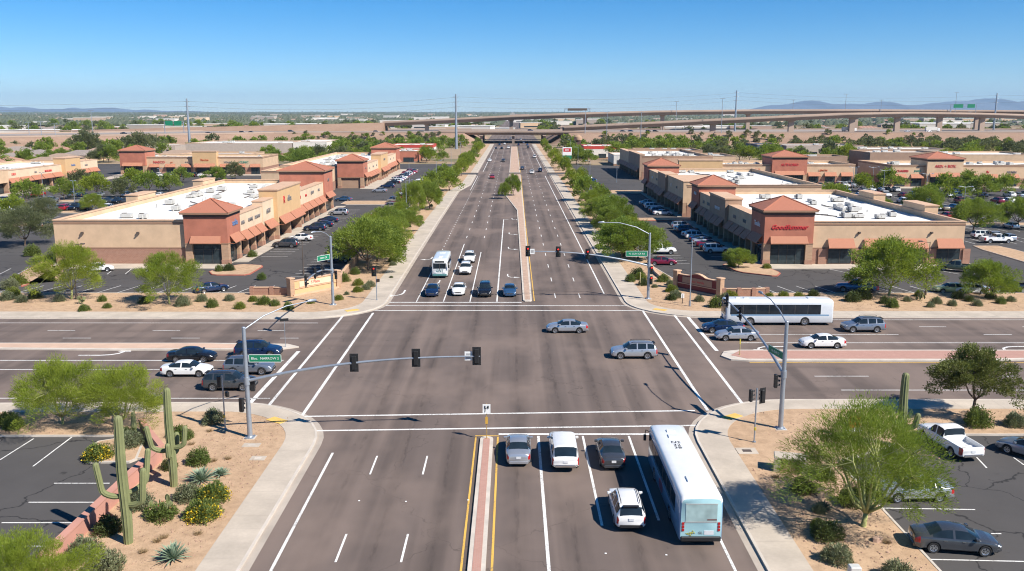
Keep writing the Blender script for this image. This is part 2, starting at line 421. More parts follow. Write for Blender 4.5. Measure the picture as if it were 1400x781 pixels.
def offs(pl, d):
    """polyline pushed sideways by d (to its left)"""
    out = []
    for i, p in enumerate(pl):
        a = pl[max(i - 1, 0)]; b = pl[min(i + 1, len(pl) - 1)]
        def nrm(p, q):
            dx, dy = q[0] - p[0], q[1] - p[1]; L = math.hypot(dx, dy) or 1; return (-dy / L, dx / L)
        n1 = nrm(a, p) if i > 0 else nrm(p, b); n2 = nrm(p, b) if i < len(pl) - 1 else n1
        nx, ny = n1[0] + n2[0], n1[1] + n2[1]; L = math.hypot(nx, ny) or 1; nx /= L; ny /= L
        k = 1 / max(.5, nx * n1[0] + ny * n1[1]); out.append((p[0] + nx * d * k, p[1] + ny * d * k))
    return out
def strip(mb, pl, d0, d1, z0, z1, mi=0):
    a = offs(pl, d0); b = offs(pl, d1)
    for i in range(len(pl) - 1):
        q = [a[i], a[i + 1], b[i + 1], b[i]]
        if z1 is None: mb.sheet(q, z0, mi)
        else: mb.prism(q, z0, z1, mi)
def arc(cx, cy, r, a0, a1, n=10): return [(cx + r * math.cos(R(a0 + (a1 - a0) * i / n)), cy + r * math.sin(R(a0 + (a1 - a0) * i / n))) for i in range(n + 1)]
# ---------------------------------------------------------------- ground, roads
g = MB(); g.rect(-28000, 28000, -400, 28000, 0); struct(g.build('ground', GROUND))
rd = MB()
rd.rect(-22, 22, -80, 2600, .006); rd.rect(-600, -22, 66, 112, .006); rd.rect(22, 600, 66, 112, .006)
struct(rd.build('road', A_ROAD))
lt = MB()
lt.rect(-260, -24, 118, 430, .007); lt.rect(20, 330, 118, 420, .007)
lt.rect(-150, -23, -80, 68, .007); lt.rect(22.5, 150, -80, 68, .007)
lt.rect(-24, -14, 356, 366, .009); lt.rect(14, 22, 358, 368, .009)
struct(lt.build('parking_lot', A_LOT))

# curb lines run with the landscaped side on their left
C_NW = [(-17.3, 280), (-17.2, 200), (-17, 150), (-16.8, 115)][::1] + arc(-26, 115, 9.2, 0, -90)[1:] + [(-60, 106), (-180, 106.2), (-600, 106.2)]
C_NW = [(-14.7, 355), (-14.7, 305)] + C_NW
C_NW = C_NW[::-1]
C_NE = [(600, 106.5), (180, 106.4), (60, 106.5), (24, 106.6)] + arc(24, 115.6, 9, 270, 180)[1:] + [(15, 200), (15, 280), (15, 357)]
C_NE = C_NE[::-1]
C_SW = [(-600, 73.2), (-180, 73.2), (-60, 73.2), (-25, 73.6)] + arc(-25, 63.8, 9.9, 90, 0)[1:] + [(-15.1, 30), (-15.1, -80)]
C_SE = [(14, -80), (14, 30), (14.2, 64.4)] + arc(24.2, 64.4, 10, 180, 90)[1:] + [(60, 74.5), (180, 74.4), (600, 74.4)]
# orient every line so that its left is the landscaped side
C_NW_ = C_NW            # west -> corner -> north : left is north-west
C_NE_ = C_NE            # north -> corner -> east : left is north-east
C_SW_ = C_SW[::-1]      # south -> corner -> west : left is south-west
C_SE_ = C_SE[::-1]      # east -> corner -> south : left is south-east
gut = MB(); cur = MB(); swk = MB()
blocks = [(C_NW_, 3.1), (C_NE_, 2.9), (C_SW_, 2.4), (C_SE_, 2.5)]
for pl, w in blocks:
    strip(gut, pl, -.5, 0, .011, None)
    strip(cur, pl, 0, .17, 0, .15)
    strip(swk, pl, .17, w, 0, .14)
far_blocks = [([(-14.7, 367), (-14.7, 690)], 2.6), ([(15, 690), (15, 369)], 2.6)]
for pl, w in far_blocks:
    strip(gut, pl, -.5, 0, .011, None); strip(cur, pl, 0, .17, 0, .15); strip(swk, pl, .17, w, 0, .14)
struct(gut.build('gutter', GUTTER))
drt = MB()
def landscape(pl, w, inner, z=.12):
    drt.prism(offs(pl, w) + inner, 0, z)
landscape(C_NW_, 3.1, [(-27.5, 355), (-27.5, 124), (-33, 121), (-600, 121)])
landscape(C_NE_, 2.9, [(600, 121), (36, 121), (30, 121.5), (25, 128), (23, 142), (23, 357)])
landscape(C_SW_, 2.4, [(-600, 65.7), (-31, 65.7), (-29.5, 61.5), (-25.9, 60.8), (-25.9, -80)])
landscape(C_SE_, 2.5, [(23.5, -80), (23.5, 60.5), (32.5, 66), (600, 66)])
landscape(far_blocks[0][0], 2.6, [(-27.5, 690), (-27.5, 367)]); landscape(far_blocks[1][0], 2.6, [(27, 369), (27, 690)])
# kerbs round the lots
lotlines = [([(-27.5, 355), (-27.5, 124), (-33, 121), (-260, 121)], -1), ([(330, 121), (36, 121), (30, 121.5), (25, 128), (23, 142), (23, 357)], -1),
            ([(-150, 65.7), (-31, 65.7), (-29.5, 61.5), (-25.9, 60.8), (-25.9, -80)], 1), ([(23.5, -80), (23.5, 60.5), (32.5, 66), (150, 66)], 1)]
for pl, sgn in lotlines:
    strip(cur, pl, 0, .16 * -sgn, .0, .145)
struct(cur.build('curb', CURB)); 
# sidewalk joints: thin dark score lines
jt = MB()
for pl, w in blocks:
    P = offs(pl, 0)
    for i in range(len(pl) - 1):
        a, b = pl[i], pl[i + 1]; L = math.hypot(b[0] - a[0], b[1] - a[1])
        if L < 2: continue
        ux, uy = (b[0] - a[0]) / L, (b[1] - a[1]) / L; k = 0.
        while k < min(L, 260):
            t = k if (abs(a[0]) < 200 and abs(a[1]) < 380) else L - k
            x, y = a[0] + ux * t, a[1] + uy * t
            if abs(x) < 130 and 30 < y < 330:
                jt.line((x - uy * .2, y + ux * .2), (x - uy * w, y + ux * w), .03, .1435)
            k += 1.8
struct(swk.build('sidewalk', CONC)); struct(jt.build('sidewalk_joint', GUTTER))
struct(drt.build('landscape_strip', DIRT))

# tactile pads on the corners
for (x, y, a, lb) in ((-19.3, 69.0, -35, 'yellow ramp pad on the near left corner of the crossroads'), (18.2, 69.9, 35, 'yellow ramp pad on the near right corner of the crossroads'),
                  (-20.4, 109.8, 30, 'yellow ramp pad on the far left corner of the crossroads'), (18.8, 110.2, -30, 'yellow ramp pad on the far right corner of the crossroads')):
    b = MB(); b.box(-.85, .85, -.45, .45, .0, .022)
    for i in range(12):
        for j in range(6): b.box(-.78 + i * .138, -.72 + i * .138, -.38 + j * .14, -.32 + j * .14, .022, .03)
    o = b.build('tactile_pad', M('pad_yellow', (.70, .46, .12), .8)); o.location = (x, y, .141); o.rotation_euler[2] = R(a)
    tag(o, lb, 'ramp pad', 'yellow tactile pads')

# medians: pale kerb ring round a brick or gravel top
def median(poly, inner, lb, topm):
    r = thing('median', lb, 'median', (poly[0][0], poly[0][1], 0), 0, 'traffic medians'); r['kind'] = 'structure'
    ox, oy = poly[0]
    b = MB(); b.prism([(x - ox, y - oy) for x, y in poly], 0, .15); b.build('median_curb', CURB, r)
    b = MB(); b.prism([(x - ox, y - oy) for x, y in inner], .0, .165); b.build('median_top', topm, r)
def rr(x0, x1, y0, y1, r0, r1, axis):
    """long island with rounded nose(s)"""
    if axis == 'y0': return [(x1, y1), (x0, y1), (x0, y0 + r0)] + [((x0 + x1) / 2 + (x1 - x0) / 2 * math.cos(R(a)), y0 + r0 + r0 * math.sin(R(a))) for a in range(195, 345, 15)] + [(x1, y0 + r0)]
    if axis == 'y1': return [(x0, y0), (x1, y0), (x1, y1 - r0)] + [((x0 + x1) / 2 + (x1 - x0) / 2 * math.cos(R(a)), y1 - r0 + r0 * math.sin(R(a))) for a in range(15, 165, 15)] + [(x0, y1 - r0)]
    if axis == 'x0': return [(x1, y0), (x1, y1), (x0 + r0, y1)] + [(x0 + r0 + r0 * math.cos(R(a)), (y0 + y1) / 2 + (y1 - y0) / 2 * math.sin(R(a))) for a in range(105, 255, 15)] + [(x0 + r0, y0)]
    return [(x0, y0), (x1 - r0, y0)] + [(x1 - r0 + r0 * math.cos(R(a)), (y0 + y1) / 2 + (y1 - y0) / 2 * math.sin(R(a))) for a in range(-75, 90, 15)] + [(x1 - r0, y1), (x0, y1)]
median(rr(-2.5, -1.5, -80, 65.4, .5, 0, 'y1'), rr(-2.25, -1.75, -80, 65.0, .3, 0, 'y1'), 'narrow red brick median on the near road', REDBRICK)
nm = [(1.4, 116), (1.65, 115.6), (2.3, 115.6), (2.6, 116), (2.9, 230), (3.1, 357), (-1.5, 357), (-2.1, 266), (1.1, 226)]
nmi = [(1.65, 116.3), (2.35, 116.3), (2.65, 230), (2.85, 356.7), (-1.25, 356.7), (-1.85, 266), (1.35, 226)]
GRAVELP = desert('median_gravel', (.52, .36, .27), (.58, .42, .32))
median(nm, nmi, 'long pinkish gravel median down the middle of the far road with a tree on it', GRAVELP)
median([(-1.4, 369), (3.1, 369), (3.1, 640), (-1.0, 640)], [(-1.15, 369.3), (2.85, 369.3), (2.85, 639.7), (-.75, 639.7)], 'far median leading up to the freeway bridge', GRAVELP)
em = [(21.6, 88.6), (22.3, 90.3), (24, 90.9), (200, 90.9), (200, 89.4), (62, 89.0), (54, 87.4), (48, 86.8), (24, 86.8), (22.3, 87.2)]
emi = [(22.6, 88.7), (24, 90.5), (200, 90.5), (200, 89.8), (62, 89.4), (54, 87.9), (48, 87.4), (24, 87.4)]
median(em, emi, 'red brick median on the right arm of the cross street', REDBRICK)
wm = [(-23, 92.2), (-24.5, 93.3), (-33, 93.7), (-400, 93.9), (-400, 92.4), (-70, 91.8), (-42, 90.9), (-25, 91.1)]
wmi = [(-25, 92.3), (-33, 93.4), (-400, 93.6), (-400, 92.7), (-70, 92.2), (-42, 91.4), (-26, 91.5)]
median(wm, wmi, 'pinkish median on the left arm of the cross street', M('pale_median', (.55, .38, .28), .9, .1, .6, 8, world=True))

# painted markings
mk = MB(); Z = .014
def dash(x, y0, y1, L=3.4, gap=8.9, w=.13, vert=True, y=None):
    k = y0
    while k < y1:
        if vert: mk.rect(x - w / 2, x + w / 2, k, k + L, Z)
        else: mk.rect(k, k + L, y - w / 2, y + w / 2, Z)
        k += L + gap
def vline(x, y0, y1, w=.15): mk.rect(x - w / 2, x + w / 2, y0, y1, Z)
def hline(y, x0, x1, w=.15): mk.rect(x0, x1, y - w / 2, y + w / 2, Z)
vline(-13.4, -80, 62.3, .18)
for x in (-10.0, -6.3): dash(x, 46.0 - 12.3 * 10, 63)
vline(2.02, -80, 65.8, .2); vline(5.5, 50.5, 65.8, .17); vline(9.1, 51.2, 65.8, .17); dash(5.5, -75, 38); dash(9.1, -75, 38)
vline(12.35, -80, 65.8, .17)
hline(66.2, -1.1, 13.6, .32)
mk.line((-17.6, 70.3), (15.5, 71.8), .26, Z); mk.line((-16.6, 66.9), (15.2, 68.2), .26, Z)
mk.line((-17.6, 70.4), (-17.6, 108.9), .28, Z + .004); mk.line((-21.1, 72.3), (-21.1, 107.3), .28, Z)
mk.line((-22.9, 73.4), (-22.7, 90.7), .4, Z)
hline(110.3, -17.6, 16.5, .26); hline(113.1, -16.6, 15, .26); hline(115.2, -16.4, 1.2, .36)
mk.line((16.6, 110.3), (16.6, 71.8), .28, Z + .004); mk.line((20.2, 107.9), (20.0, 73.0), .28, Z); mk.line((21.7, 106.6), (21.7, 90.9), .4, Z)
# far road
vline(-12.85, 115.6, 146); vline(-9.25, 115.6, 168); vline(-5.7, 115.6, 158); vline(-2.1, 115.6, 207, .2)
mk.rect(-2.1, -1.0, 206.9, 207.1, Z)
dash(-12.9, 150, 350, 1.0, 2.6, .15); 
for x in (-9.25, -5.7): dash(x, 176, 640, 3.0, 9)
for x in (5.85, 9.2): dash(x, 118, 640, 3.0, 9)
vline(12.75, 121, 350, .2); vline(12.75, 372, 640, .2); vline(-12.4, 372, 640, .2); vline(-13.6, 285, 350, .18)
# cross street
def hl(py, x0, x1, w=.15, at=200):
    y = G(at, py)[1]; hline(y, x0, x1, w)
hl(441.8, -400, -23.4); hl(493, -400, -23.4, .18); hl(544.8, -400, -21.5); hline(G(200, 505.5)[1], -60, -23.4, .15)
def hdash(py, x0, x1, off=0, L=3.2, gap=9.0, at=200):
    y = G(at, py)[1]; k = x0 + off
    while k < x1: mk.rect(k, min(k + L, x1), y - .07, y + .07, Z); k += L + gap
hdash(452, -300, -24, 2); hdash(462.5, -300, -24, 5.5); hdash(524.5, -300, -30, 4); hdash(505.5, -300, -62, 1)
hl(437.5, 25, 400, .15, 1200); hl(469, 25, 400, .18, 1200); hl(533.6, 30, 400, .15, 1200); hline(G(1200, 457.5)[1], 22, 44, .14)
hdash(447, 46, 300, 2, at=1200); hdash(457.6, 49, 300, 4.7, at=1200); hdash(514.6, 26, 300, 3, 5.2, 9, at=1200)
def arrow(x, y, rz, turn=0, s=1.0):
    """lane arrow pointing +y before rotation; turn = -1 left, 1 right, 0 straight"""
    c, sn = math.cos(rz), math.sin(rz)
    def P(u, v): u *= s; v *= s; return (x + u * c - v * sn, y + u * sn + v * c)
    if turn == 0:
        mk.sheet([P(-.09, -2), P(.09, -2), P(.09, .6), P(-.09, .6)], Z); mk.sheet([P(-.35, .6), P(.35, .6), P(0, 1.9)], Z)
    else:
        t = turn; pts = [(0, -1.8), (0, -.4), (t * .12, .2), (t * .45, .65), (t * .9, .8)]
        L = offs(pts, .09); Rr = offs(pts, -.09)
        for i in range(4): mk.sheet([P(*L[i]), P(*L[i + 1]), P(*Rr[i + 1]), P(*Rr[i])], Z)
        mk.sheet([P(t * .9, .38), P(t * 1.75, .85), P(t * .9, 1.25)], Z)
for px, py, a, t, s in ((600, 387, 180, 1, 1.1), (551, 402, 180, 1, 1.5), (590, 354, 180, 1, 1.1), (695, 340, 180, -1, 1.1), (694, 378, 180, -1, 1.1), (696, 320, 180, -1, 1.1), (700, 300, 180, -1, 1.1)):
    x, y = G(px, py); arrow(x, y, R(a), t, s)
for px, py, a, t, s in ((145, 486, -90, -1, 1.6), (1380, 474, 90, -1, 1.6), (1046, 474, 90, -1, 1.3)):
    x, y = G(px, py); arrow(x, y, R(a), t, s)
struct(mk.build('road_marking', WHITE))
yl = MB()
yl.rect(-2.93, -2.8, -80, 65.6, Z); yl.rect(-1.22, -1.08, -80, 65.6, Z); yl.rect(-2.93, -1.08, 65.75, 65.9, Z)
yl.rect(2.85, 2.98, 116, 225, Z); yl.line((2.95, 225), (3.3, 356), .14, Z); yl.rect(3.3, 3.42, 369, 640, Z)
yl.rect(24, 200, 86.35, 86.5, Z)
struct(yl.build('road_marking_yellow', YELLOW))
# reflectors
k = 0

# parking stalls
ps = MB(); ZP = .013
def stalls(p, q, n, length, ang, w=.11):
    """n lines starting on segment p-q, each `length` long in direction ang (deg)"""
    for i in range(n):
        t = i / max(1, n - 1); x = p[0] + (q[0] - p[0]) * t; y = p[1] + (q[1] - p[1]) * t
        ps.line((x, y), (x + length * math.cos(R(ang)), y + length * math.sin(R(ang))), w, ZP)
stalls((-92, 121.4), (-33, 121.4), 22, 5.4, 78); stalls((-84, 141), (-56, 141), 11, 5.2, -78)
stalls((-44, 153), (-44, 228), 28, 4.6, 0); stalls((-29.2, 131), (-29.2, 340), 78, 4.9, 180)
stalls((-44, 300), (-44, 380), 29, 4.6, 0)
stalls((37, 121.4), (95, 121.4), 22, 5.2, 104); stalls((51, 140.6), (73, 140.6), 9, 5.0, -64)
stalls((39.3, 153), (39.3, 200), 18, 4.6, 180); stalls((24.7, 146), (24.7, 340), 72, 4.9, 0); stalls((39.3, 216), (39.3, 268), 20, 4.6, 180)
for yy in (150, 168, 186, 204, 222, 240, 258): stalls((86, yy), (150, yy), 25, 10, 90)
for yy in (186, 204, 222, 240, 258): stalls((-145, yy), (-88, yy), 22, 10, 90)
for (px, py), (qx, qy) in (((0, 629), (46, 600)), ((45, 638), (98, 598)), ((74, 661), (150, 661)), ((39, 687), (141, 687)), ((2, 715), (107, 715)), ((0, 747), (70, 747)),
                           ((1331, 621), (1349, 640)), ((1386, 626), (1400, 636)), ((1206, 695), (1333, 697)), ((1232, 729), (1369, 730)), ((1266, 765), (1400, 768))):
    ps.line(G(px, py), G(qx, qy), .11, ZP)
for k in range(7): ps.line((-27 - .4, 33.5 + k * 2.9 - 9), (-32.2, 33.5 + k * 2.9 - 9), .11, ZP)
struct(ps.build('parking_line', WHITE))

# kerbed planting islands
def island(pts, lb, curbm=None, plant=True):
    ox = sum(p[0] for p in pts) / len(pts); oy = sum(p[1] for p in pts) / len(pts)
    P = [(x - ox, y - oy) for x, y in pts]
    n = len(P); a = sum(P[i][0] * P[(i + 1) % n][1] - P[(i + 1) % n][0] * P[i][1] for i in range(n))
    if a < 0: P = P[::-1]
    # round the corners
    Q = []
    for i in range(len(P)):
        p0, p1, p2 = P[i - 1], P[i], P[(i + 1) % len(P)]
        for t in (.25, .12, 0): Q.append(((p1[0] * (1 - t) + p0[0] * t), (p1[1] * (1 - t) + p0[1] * t))) if t else None
        for t in (.12, .25): Q.append(((p1[0] * (1 - t) + p2[0] * t), (p1[1] * (1 - t) + p2[1] * t)))
    inn = offs(Q + [Q[0]], .18)[:-1]
    r = thing('planting_island', lb, 'planting island', (ox, oy, 0)); r['kind'] = 'structure'
    b = MB(); b.prism(Q, 0, .15); b.build('island_curb', curbm or CURB, r)
    b = MB(); b.prism(inn, 0, .165); b.build('island_gravel', DIRT, r)
island([G(285, 372), G(330, 362), G(362, 364), G(340, 377), G(290, 377)], 'small planting island with red kerb by the left store entrance', REDCURB)
island([G(985, 362), G(1035, 361), G(1068, 374), G(1062, 379), G(1010, 373)], 'planting island with red kerb by the right store entrance', REDCURB)
island([G(78, 388), G(88, 360), G(30, 395), G(24, 377), G(70, 352)], 'planting island with red kerb at the left end of the left lot', REDCURB)
island([G(130, 606), G(168, 600), G(200, 600), G(186, 634), G(113, 634)], 'kerbed planting island in the bottom left lot beside the pink wall')
island([G(565, 308), G(480, 296), G(500, 272), G(520, 276)], 'planting island between the two left shop buildings') if False else None
island([(-47, 240), (-33, 240), (-33, 250), (-47, 250)], 'planting island between the two left shop buildings')
island([(42, 205), (27, 204), (27, 209), (42, 210)], 'planting island between the two right shop buildings', REDCURB)
island([(26, 274), (41, 274), (41, 284), (26, 284)], 'planting island beyond the second right shop building')
island([(86, 127), (92, 127), (92, 165), (86, 165)], 'long planting island right of the right store')
island([(93, 196), (128, 196), (128, 200), (93, 200)], 'kerbed planting island across the right hand lot')
for i, (x, y, w, d, lb) in enumerate(((-112, 196, 16, 5, 'nearest'), (-105, 222, 18, 5, 'middle'), (-120, 250, 16, 5, 'farthest'))):
    island([(x - w / 2, y - d / 2), (x + w / 2, y - d / 2), (x + w / 2, y + d / 2), (x - w / 2, y + d / 2)], lb + ' of the three planting islands in the far left lot')
# walks in front of the shops
wk = MB()
wk.box(-78, -47, 140.6, 147, 0, .13); wk.box(-47, -44.6, 147, 236, 0, .135); wk.box(-50, -45, 290, 388, 0, .13); wk.box(-158, -98, 351, 357, 0, .13); wk.box(-156, -150.5, 250, 345, 0, .13)
wk.box(39.6, 76, 140.4, 147, 0, .13); wk.box(39.6, 42.4, 147, 204, 0, .135); wk.box(39.6, 42.4, 212, 274, 0, .13); wk.box(57, 118, 301, 307, 0, .13); wk.box(124, 195, 292, 298, 0, .13)
struct(wk.build('shop_walk', CONC))

# loose stones and leaf litter on the planted beds
g = np.random.default_rng(12)
def scatter(name, label, regs, n, smin, smax, mat, flat=.6):
    V = []; Fc = []
    P = []
    for (x0, x1, y0, y1, k) in regs: P.append(np.stack([g.uniform(x0, x1, int(n * k)), g.uniform(y0, y1, int(n * k))], 1))
    P = np.concatenate(P); m = len(P); s = smin + (smax - smin) * g.random(m) ** 3; a = g.random(m) * 6.28
    base = np.array([[1, 0, 0], [.2, .9, 0], [-.9, .3, 0], [-.3, -.9, 0], [.1, .1, flat]])
    J = base[None] * g.uniform(.7, 1.3, (m, 5, 1)); c, sn = np.cos(a)[:, None], np.sin(a)[:, None]
    X = J[..., 0] * c - J[..., 1] * sn; Y = J[..., 0] * sn + J[..., 1] * c
    V = np.stack([X * s[:, None] + P[:, :1], Y * s[:, None] + P[:, 1:], J[..., 2] * s[:, None] + .118], 2).reshape(-1, 3)
    T = np.array([[0, 1, 4], [1, 2, 4], [2, 3, 4], [3, 0, 4]]); I = (np.arange(m)[:, None, None] * 5 + T[None]).reshape(-1, 3)
    me = bpy.data.meshes.new(name); me.from_pydata(V.tolist(), [], I.tolist()); me.materials.append(mat); me.update()
    o = link(name, me); o['kind'] = 'stuff'; o['label'] = label; o['category'] = 'gravel'
REG = [(-25.3, -18, 45, 62, 1.0), (-24, -18.2, 60, 70, .5), (-60, -28, 66, 70.5, .8), (17, 23.2, 45, 60, .9), (20, 32, 60, 71, .6), (33, 60, 66.5, 71.5, .5), (-120, -31, 109.6, 120.6, 2.2), (29, 120, 109.8, 120.6, 2.0), (-27, -21, 123, 180, 1.0), (18.5, 22.6, 130, 180, .8), (-29, -24, 111, 121, .3), (19, 28, 112, 121, .4)]
scatter('loose_stones', 'loose stones and gravel strewn over the planted beds', REG, 1500, .015, .13, M('loose_stone', (.34, .22, .15), .9, .35, 3, 15))
scatter('leaf_litter', 'dry brown leaf litter strewn under the bushes', REG, 2600, .012, .05, M('dry_litter', (.20, .13, .07), .9, .3, 3, 15), .25)
# ---------------------------------------------------------------- buildings
# local frame: facade looks to -y, x runs along it, D is the depth behind
def hip(mb, x0, x1, y0, y1, z, h, ov=.6, mi=0, ridge=0):
    x0 -= ov; x1 += ov; y0 -= ov; y1 += ov; cx, cy = (x0 + x1) / 2, (y0 + y1) / 2
    if ridge:
        a, b = (x0 + ridge, cy, z + h), (x1 - ridge, cy, z + h)
    else: a = b = (cx, cy, z + h)
    V = [(x0, y0, z), (x1, y0, z), (x1, y1, z), (x0, y1, z), a, b]
    if ridge: mb.add(V, [(0, 1, 5, 4), (1, 2, 5), (2, 3, 4, 5), (3, 0, 4), (3, 2, 1, 0)], mi)
    else: mb.add(V[:5], [(0, 1, 4), (1, 2, 4), (2, 3, 4), (3, 0, 4), (3, 2, 1, 0)], mi)
def hip_split(root, name, x0, x1, y0, y1, z, h, ov=.6):
    """hip roof whose tile courses run down each slope"""
    X0, X1, Y0, Y1 = x0 - ov, x1 + ov, y0 - ov, y1 + ov; c = ((X0 + X1) / 2, (Y0 + Y1) / 2, z + h)
    b = MB(); V = [(X0, Y0, z), (X1, Y0, z), (X1, Y1, z), (X0, Y1, z), c]
    b.add(V, [(0, 1, 4), (2, 3, 4)], 0); b.add(V, [(1, 2, 4), (3, 0, 4)], 1); b.box(X0 + .02, X1 - .02, Y0 + .02, Y1 - .02, z - .3, z - .004, 2)
    # ridge caps
    for i in range(4): b.tube([Vector(V[i]) + Vector((0, 0, .03)), Vector(c) + Vector((0, 0, .05))], .11, 5, 1)
    return b.build(name, [TILE, TILEY, TRIM], root)
def parapet(mb, x0, x1, y0, y1, z0, z1, t=.35, mi=0):
    mb.box(x0, x1, y0, y0 + t, z0, z1, mi); mb.box(x0, x1, y1 - t, y1, z0, z1, mi)
    mb.box(x0, x0 + t, y0 + t, y1 - t, z0, z1, mi); mb.box(x1 - t, x1, y0 + t, y1 - t, z0, z1, mi)
def store_window(root, x0, x1, y, z0, z1, name='window'):
    b = MB(); b.box(x0, x1, y - .06, y, z0, z1, 0)
    w = b.build(name, SHOPGL, root)
    b = MB(); n = max(2, int((x1 - x0) / 1.3))
    for i in range(n + 1):
        x = x0 + (x1 - x0) * i / n; b.box(x - .035, x + .035, y - .11, y - .063, z0, z1)
    for zz in (z0 + .03, z0 + (z1 - z0) * .72, z1 - .03): b.box(x0 - .03, x1 + .03, y - .13, y - .112, zz - .035, zz + .035)
    b.build('window_frame', FRAME, w)
    return w
def awning(root, x0, x1, y, z, d=1.3, h=1.1, mat=None):
    b = MB(); s = .12
    V = [(x0, y - .02, z + h), (x1, y - .02, z + h), (x1 + .1, y - d, z), (x0 - .1, y - d, z)]
    b.add(V + [(p[0], p[1], p[2] - s) for p in V], [(3, 2, 1, 0), (4, 5, 6, 7), (2, 3, 7, 6), (0, 1, 5, 4), (1, 2, 6, 5), (3, 0, 4, 7)])
    b.box(x0, x0 + .08, y - d * .9, y - .03, z - .2, z - .125); b.box(x1 - .08, x1, y - d * .9, y - .03, z - .2, z - .125)
    return b.build('awning', mat or AWN, root)
def airunit(root, x, y, z, w=2.2, d=1.4, h=1.1, rz=0):
    b = MB(); b.bbox(-w / 2, w / 2, -d / 2, d / 2, .15, h, .04, 0); b.box(-w / 2 + .1, w / 2 - .1, -d / 2 + .1, d / 2 - .1, -.02, .145, 1)
    for i in range(7):
        xx = -w / 2 + .2 + i * (w * .38) / 6; b.box(xx, xx + .05, -d / 2 - .012, -d / 2 + .005, .3, h - .2, 1)
    for sx in (.12, .32):
        pts = [(w * sx + .28 * math.cos(a * PI / 5), .28 * math.sin(a * PI / 5)) for a in range(10)]
        b.prism(pts, h + .002, h + .09, 1)
    b.box(-w * .38, -w * .1, -d / 2 - .35, -d / 2 - .02, .25, h * .75, 0)
    o = b.build('air_conditioner', [ACM, POLE_D], root, None, (x, y, z)); o.rotation_euler[2] = rz
def tower(root, x0, x1, y0, y1, h, mat=None, low=3.6, roof=True, front=True, side=None, rh=1.95, sw=True):
    """corner tower: stone piers below, stucco box above, hip roof"""
    mat = mat or RED; t = thing_part = MB(); p = 1.15
    b = MB(); b.box(x0, x1, y0, y1, low, h - .5, 0); b.box(x0 - .06, x1 + .06, y0 - .06, y1 + .06, h - .5, h, 1)
    b.box(x0 - .05, x1 + .05, y0 - .05, y1 + .05, low - .12, low + .04, 2)
    w = b.build('tower', [mat, DTRIM, TRIM], root)
    for (a, c) in ((x0, y0), (x1 - p, y0), (x0, y1 - p), (x1 - p, y1 - p)):
        b = MB(); b.box(a, a + p, c, c + p, .0, low - .122, 0); b.box(a - .07, a + p + .07, c - .07, c + p + .07, .0, .85, 1); b.build('tower_pier', [STONE, WAIN], w)
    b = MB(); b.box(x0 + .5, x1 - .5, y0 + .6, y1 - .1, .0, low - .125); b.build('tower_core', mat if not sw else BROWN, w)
    if sw: store_window(root, x0 + p + .05, x1 - p - .05, y0 + .598, .12, low - .15)
    if roof: hip_split(w, 'tower_roof', x0, x1, y0, y1, h + .3, rh, .48)
    if front: awning(root, x0 + p - .1, x1 - p + .1, y0 - .0, low + .0, 1.0, 1.25)
    return w
def wall_lamp(root, x, y, z):
    b = MB(); b.box(x - .18, x + .18, y - .3, y, z, z + .3); b.box(x - .1, x + .1, y - .45, y - .31, z + .02, z + .14); b.build('wall_lamp', POLE_D, root)

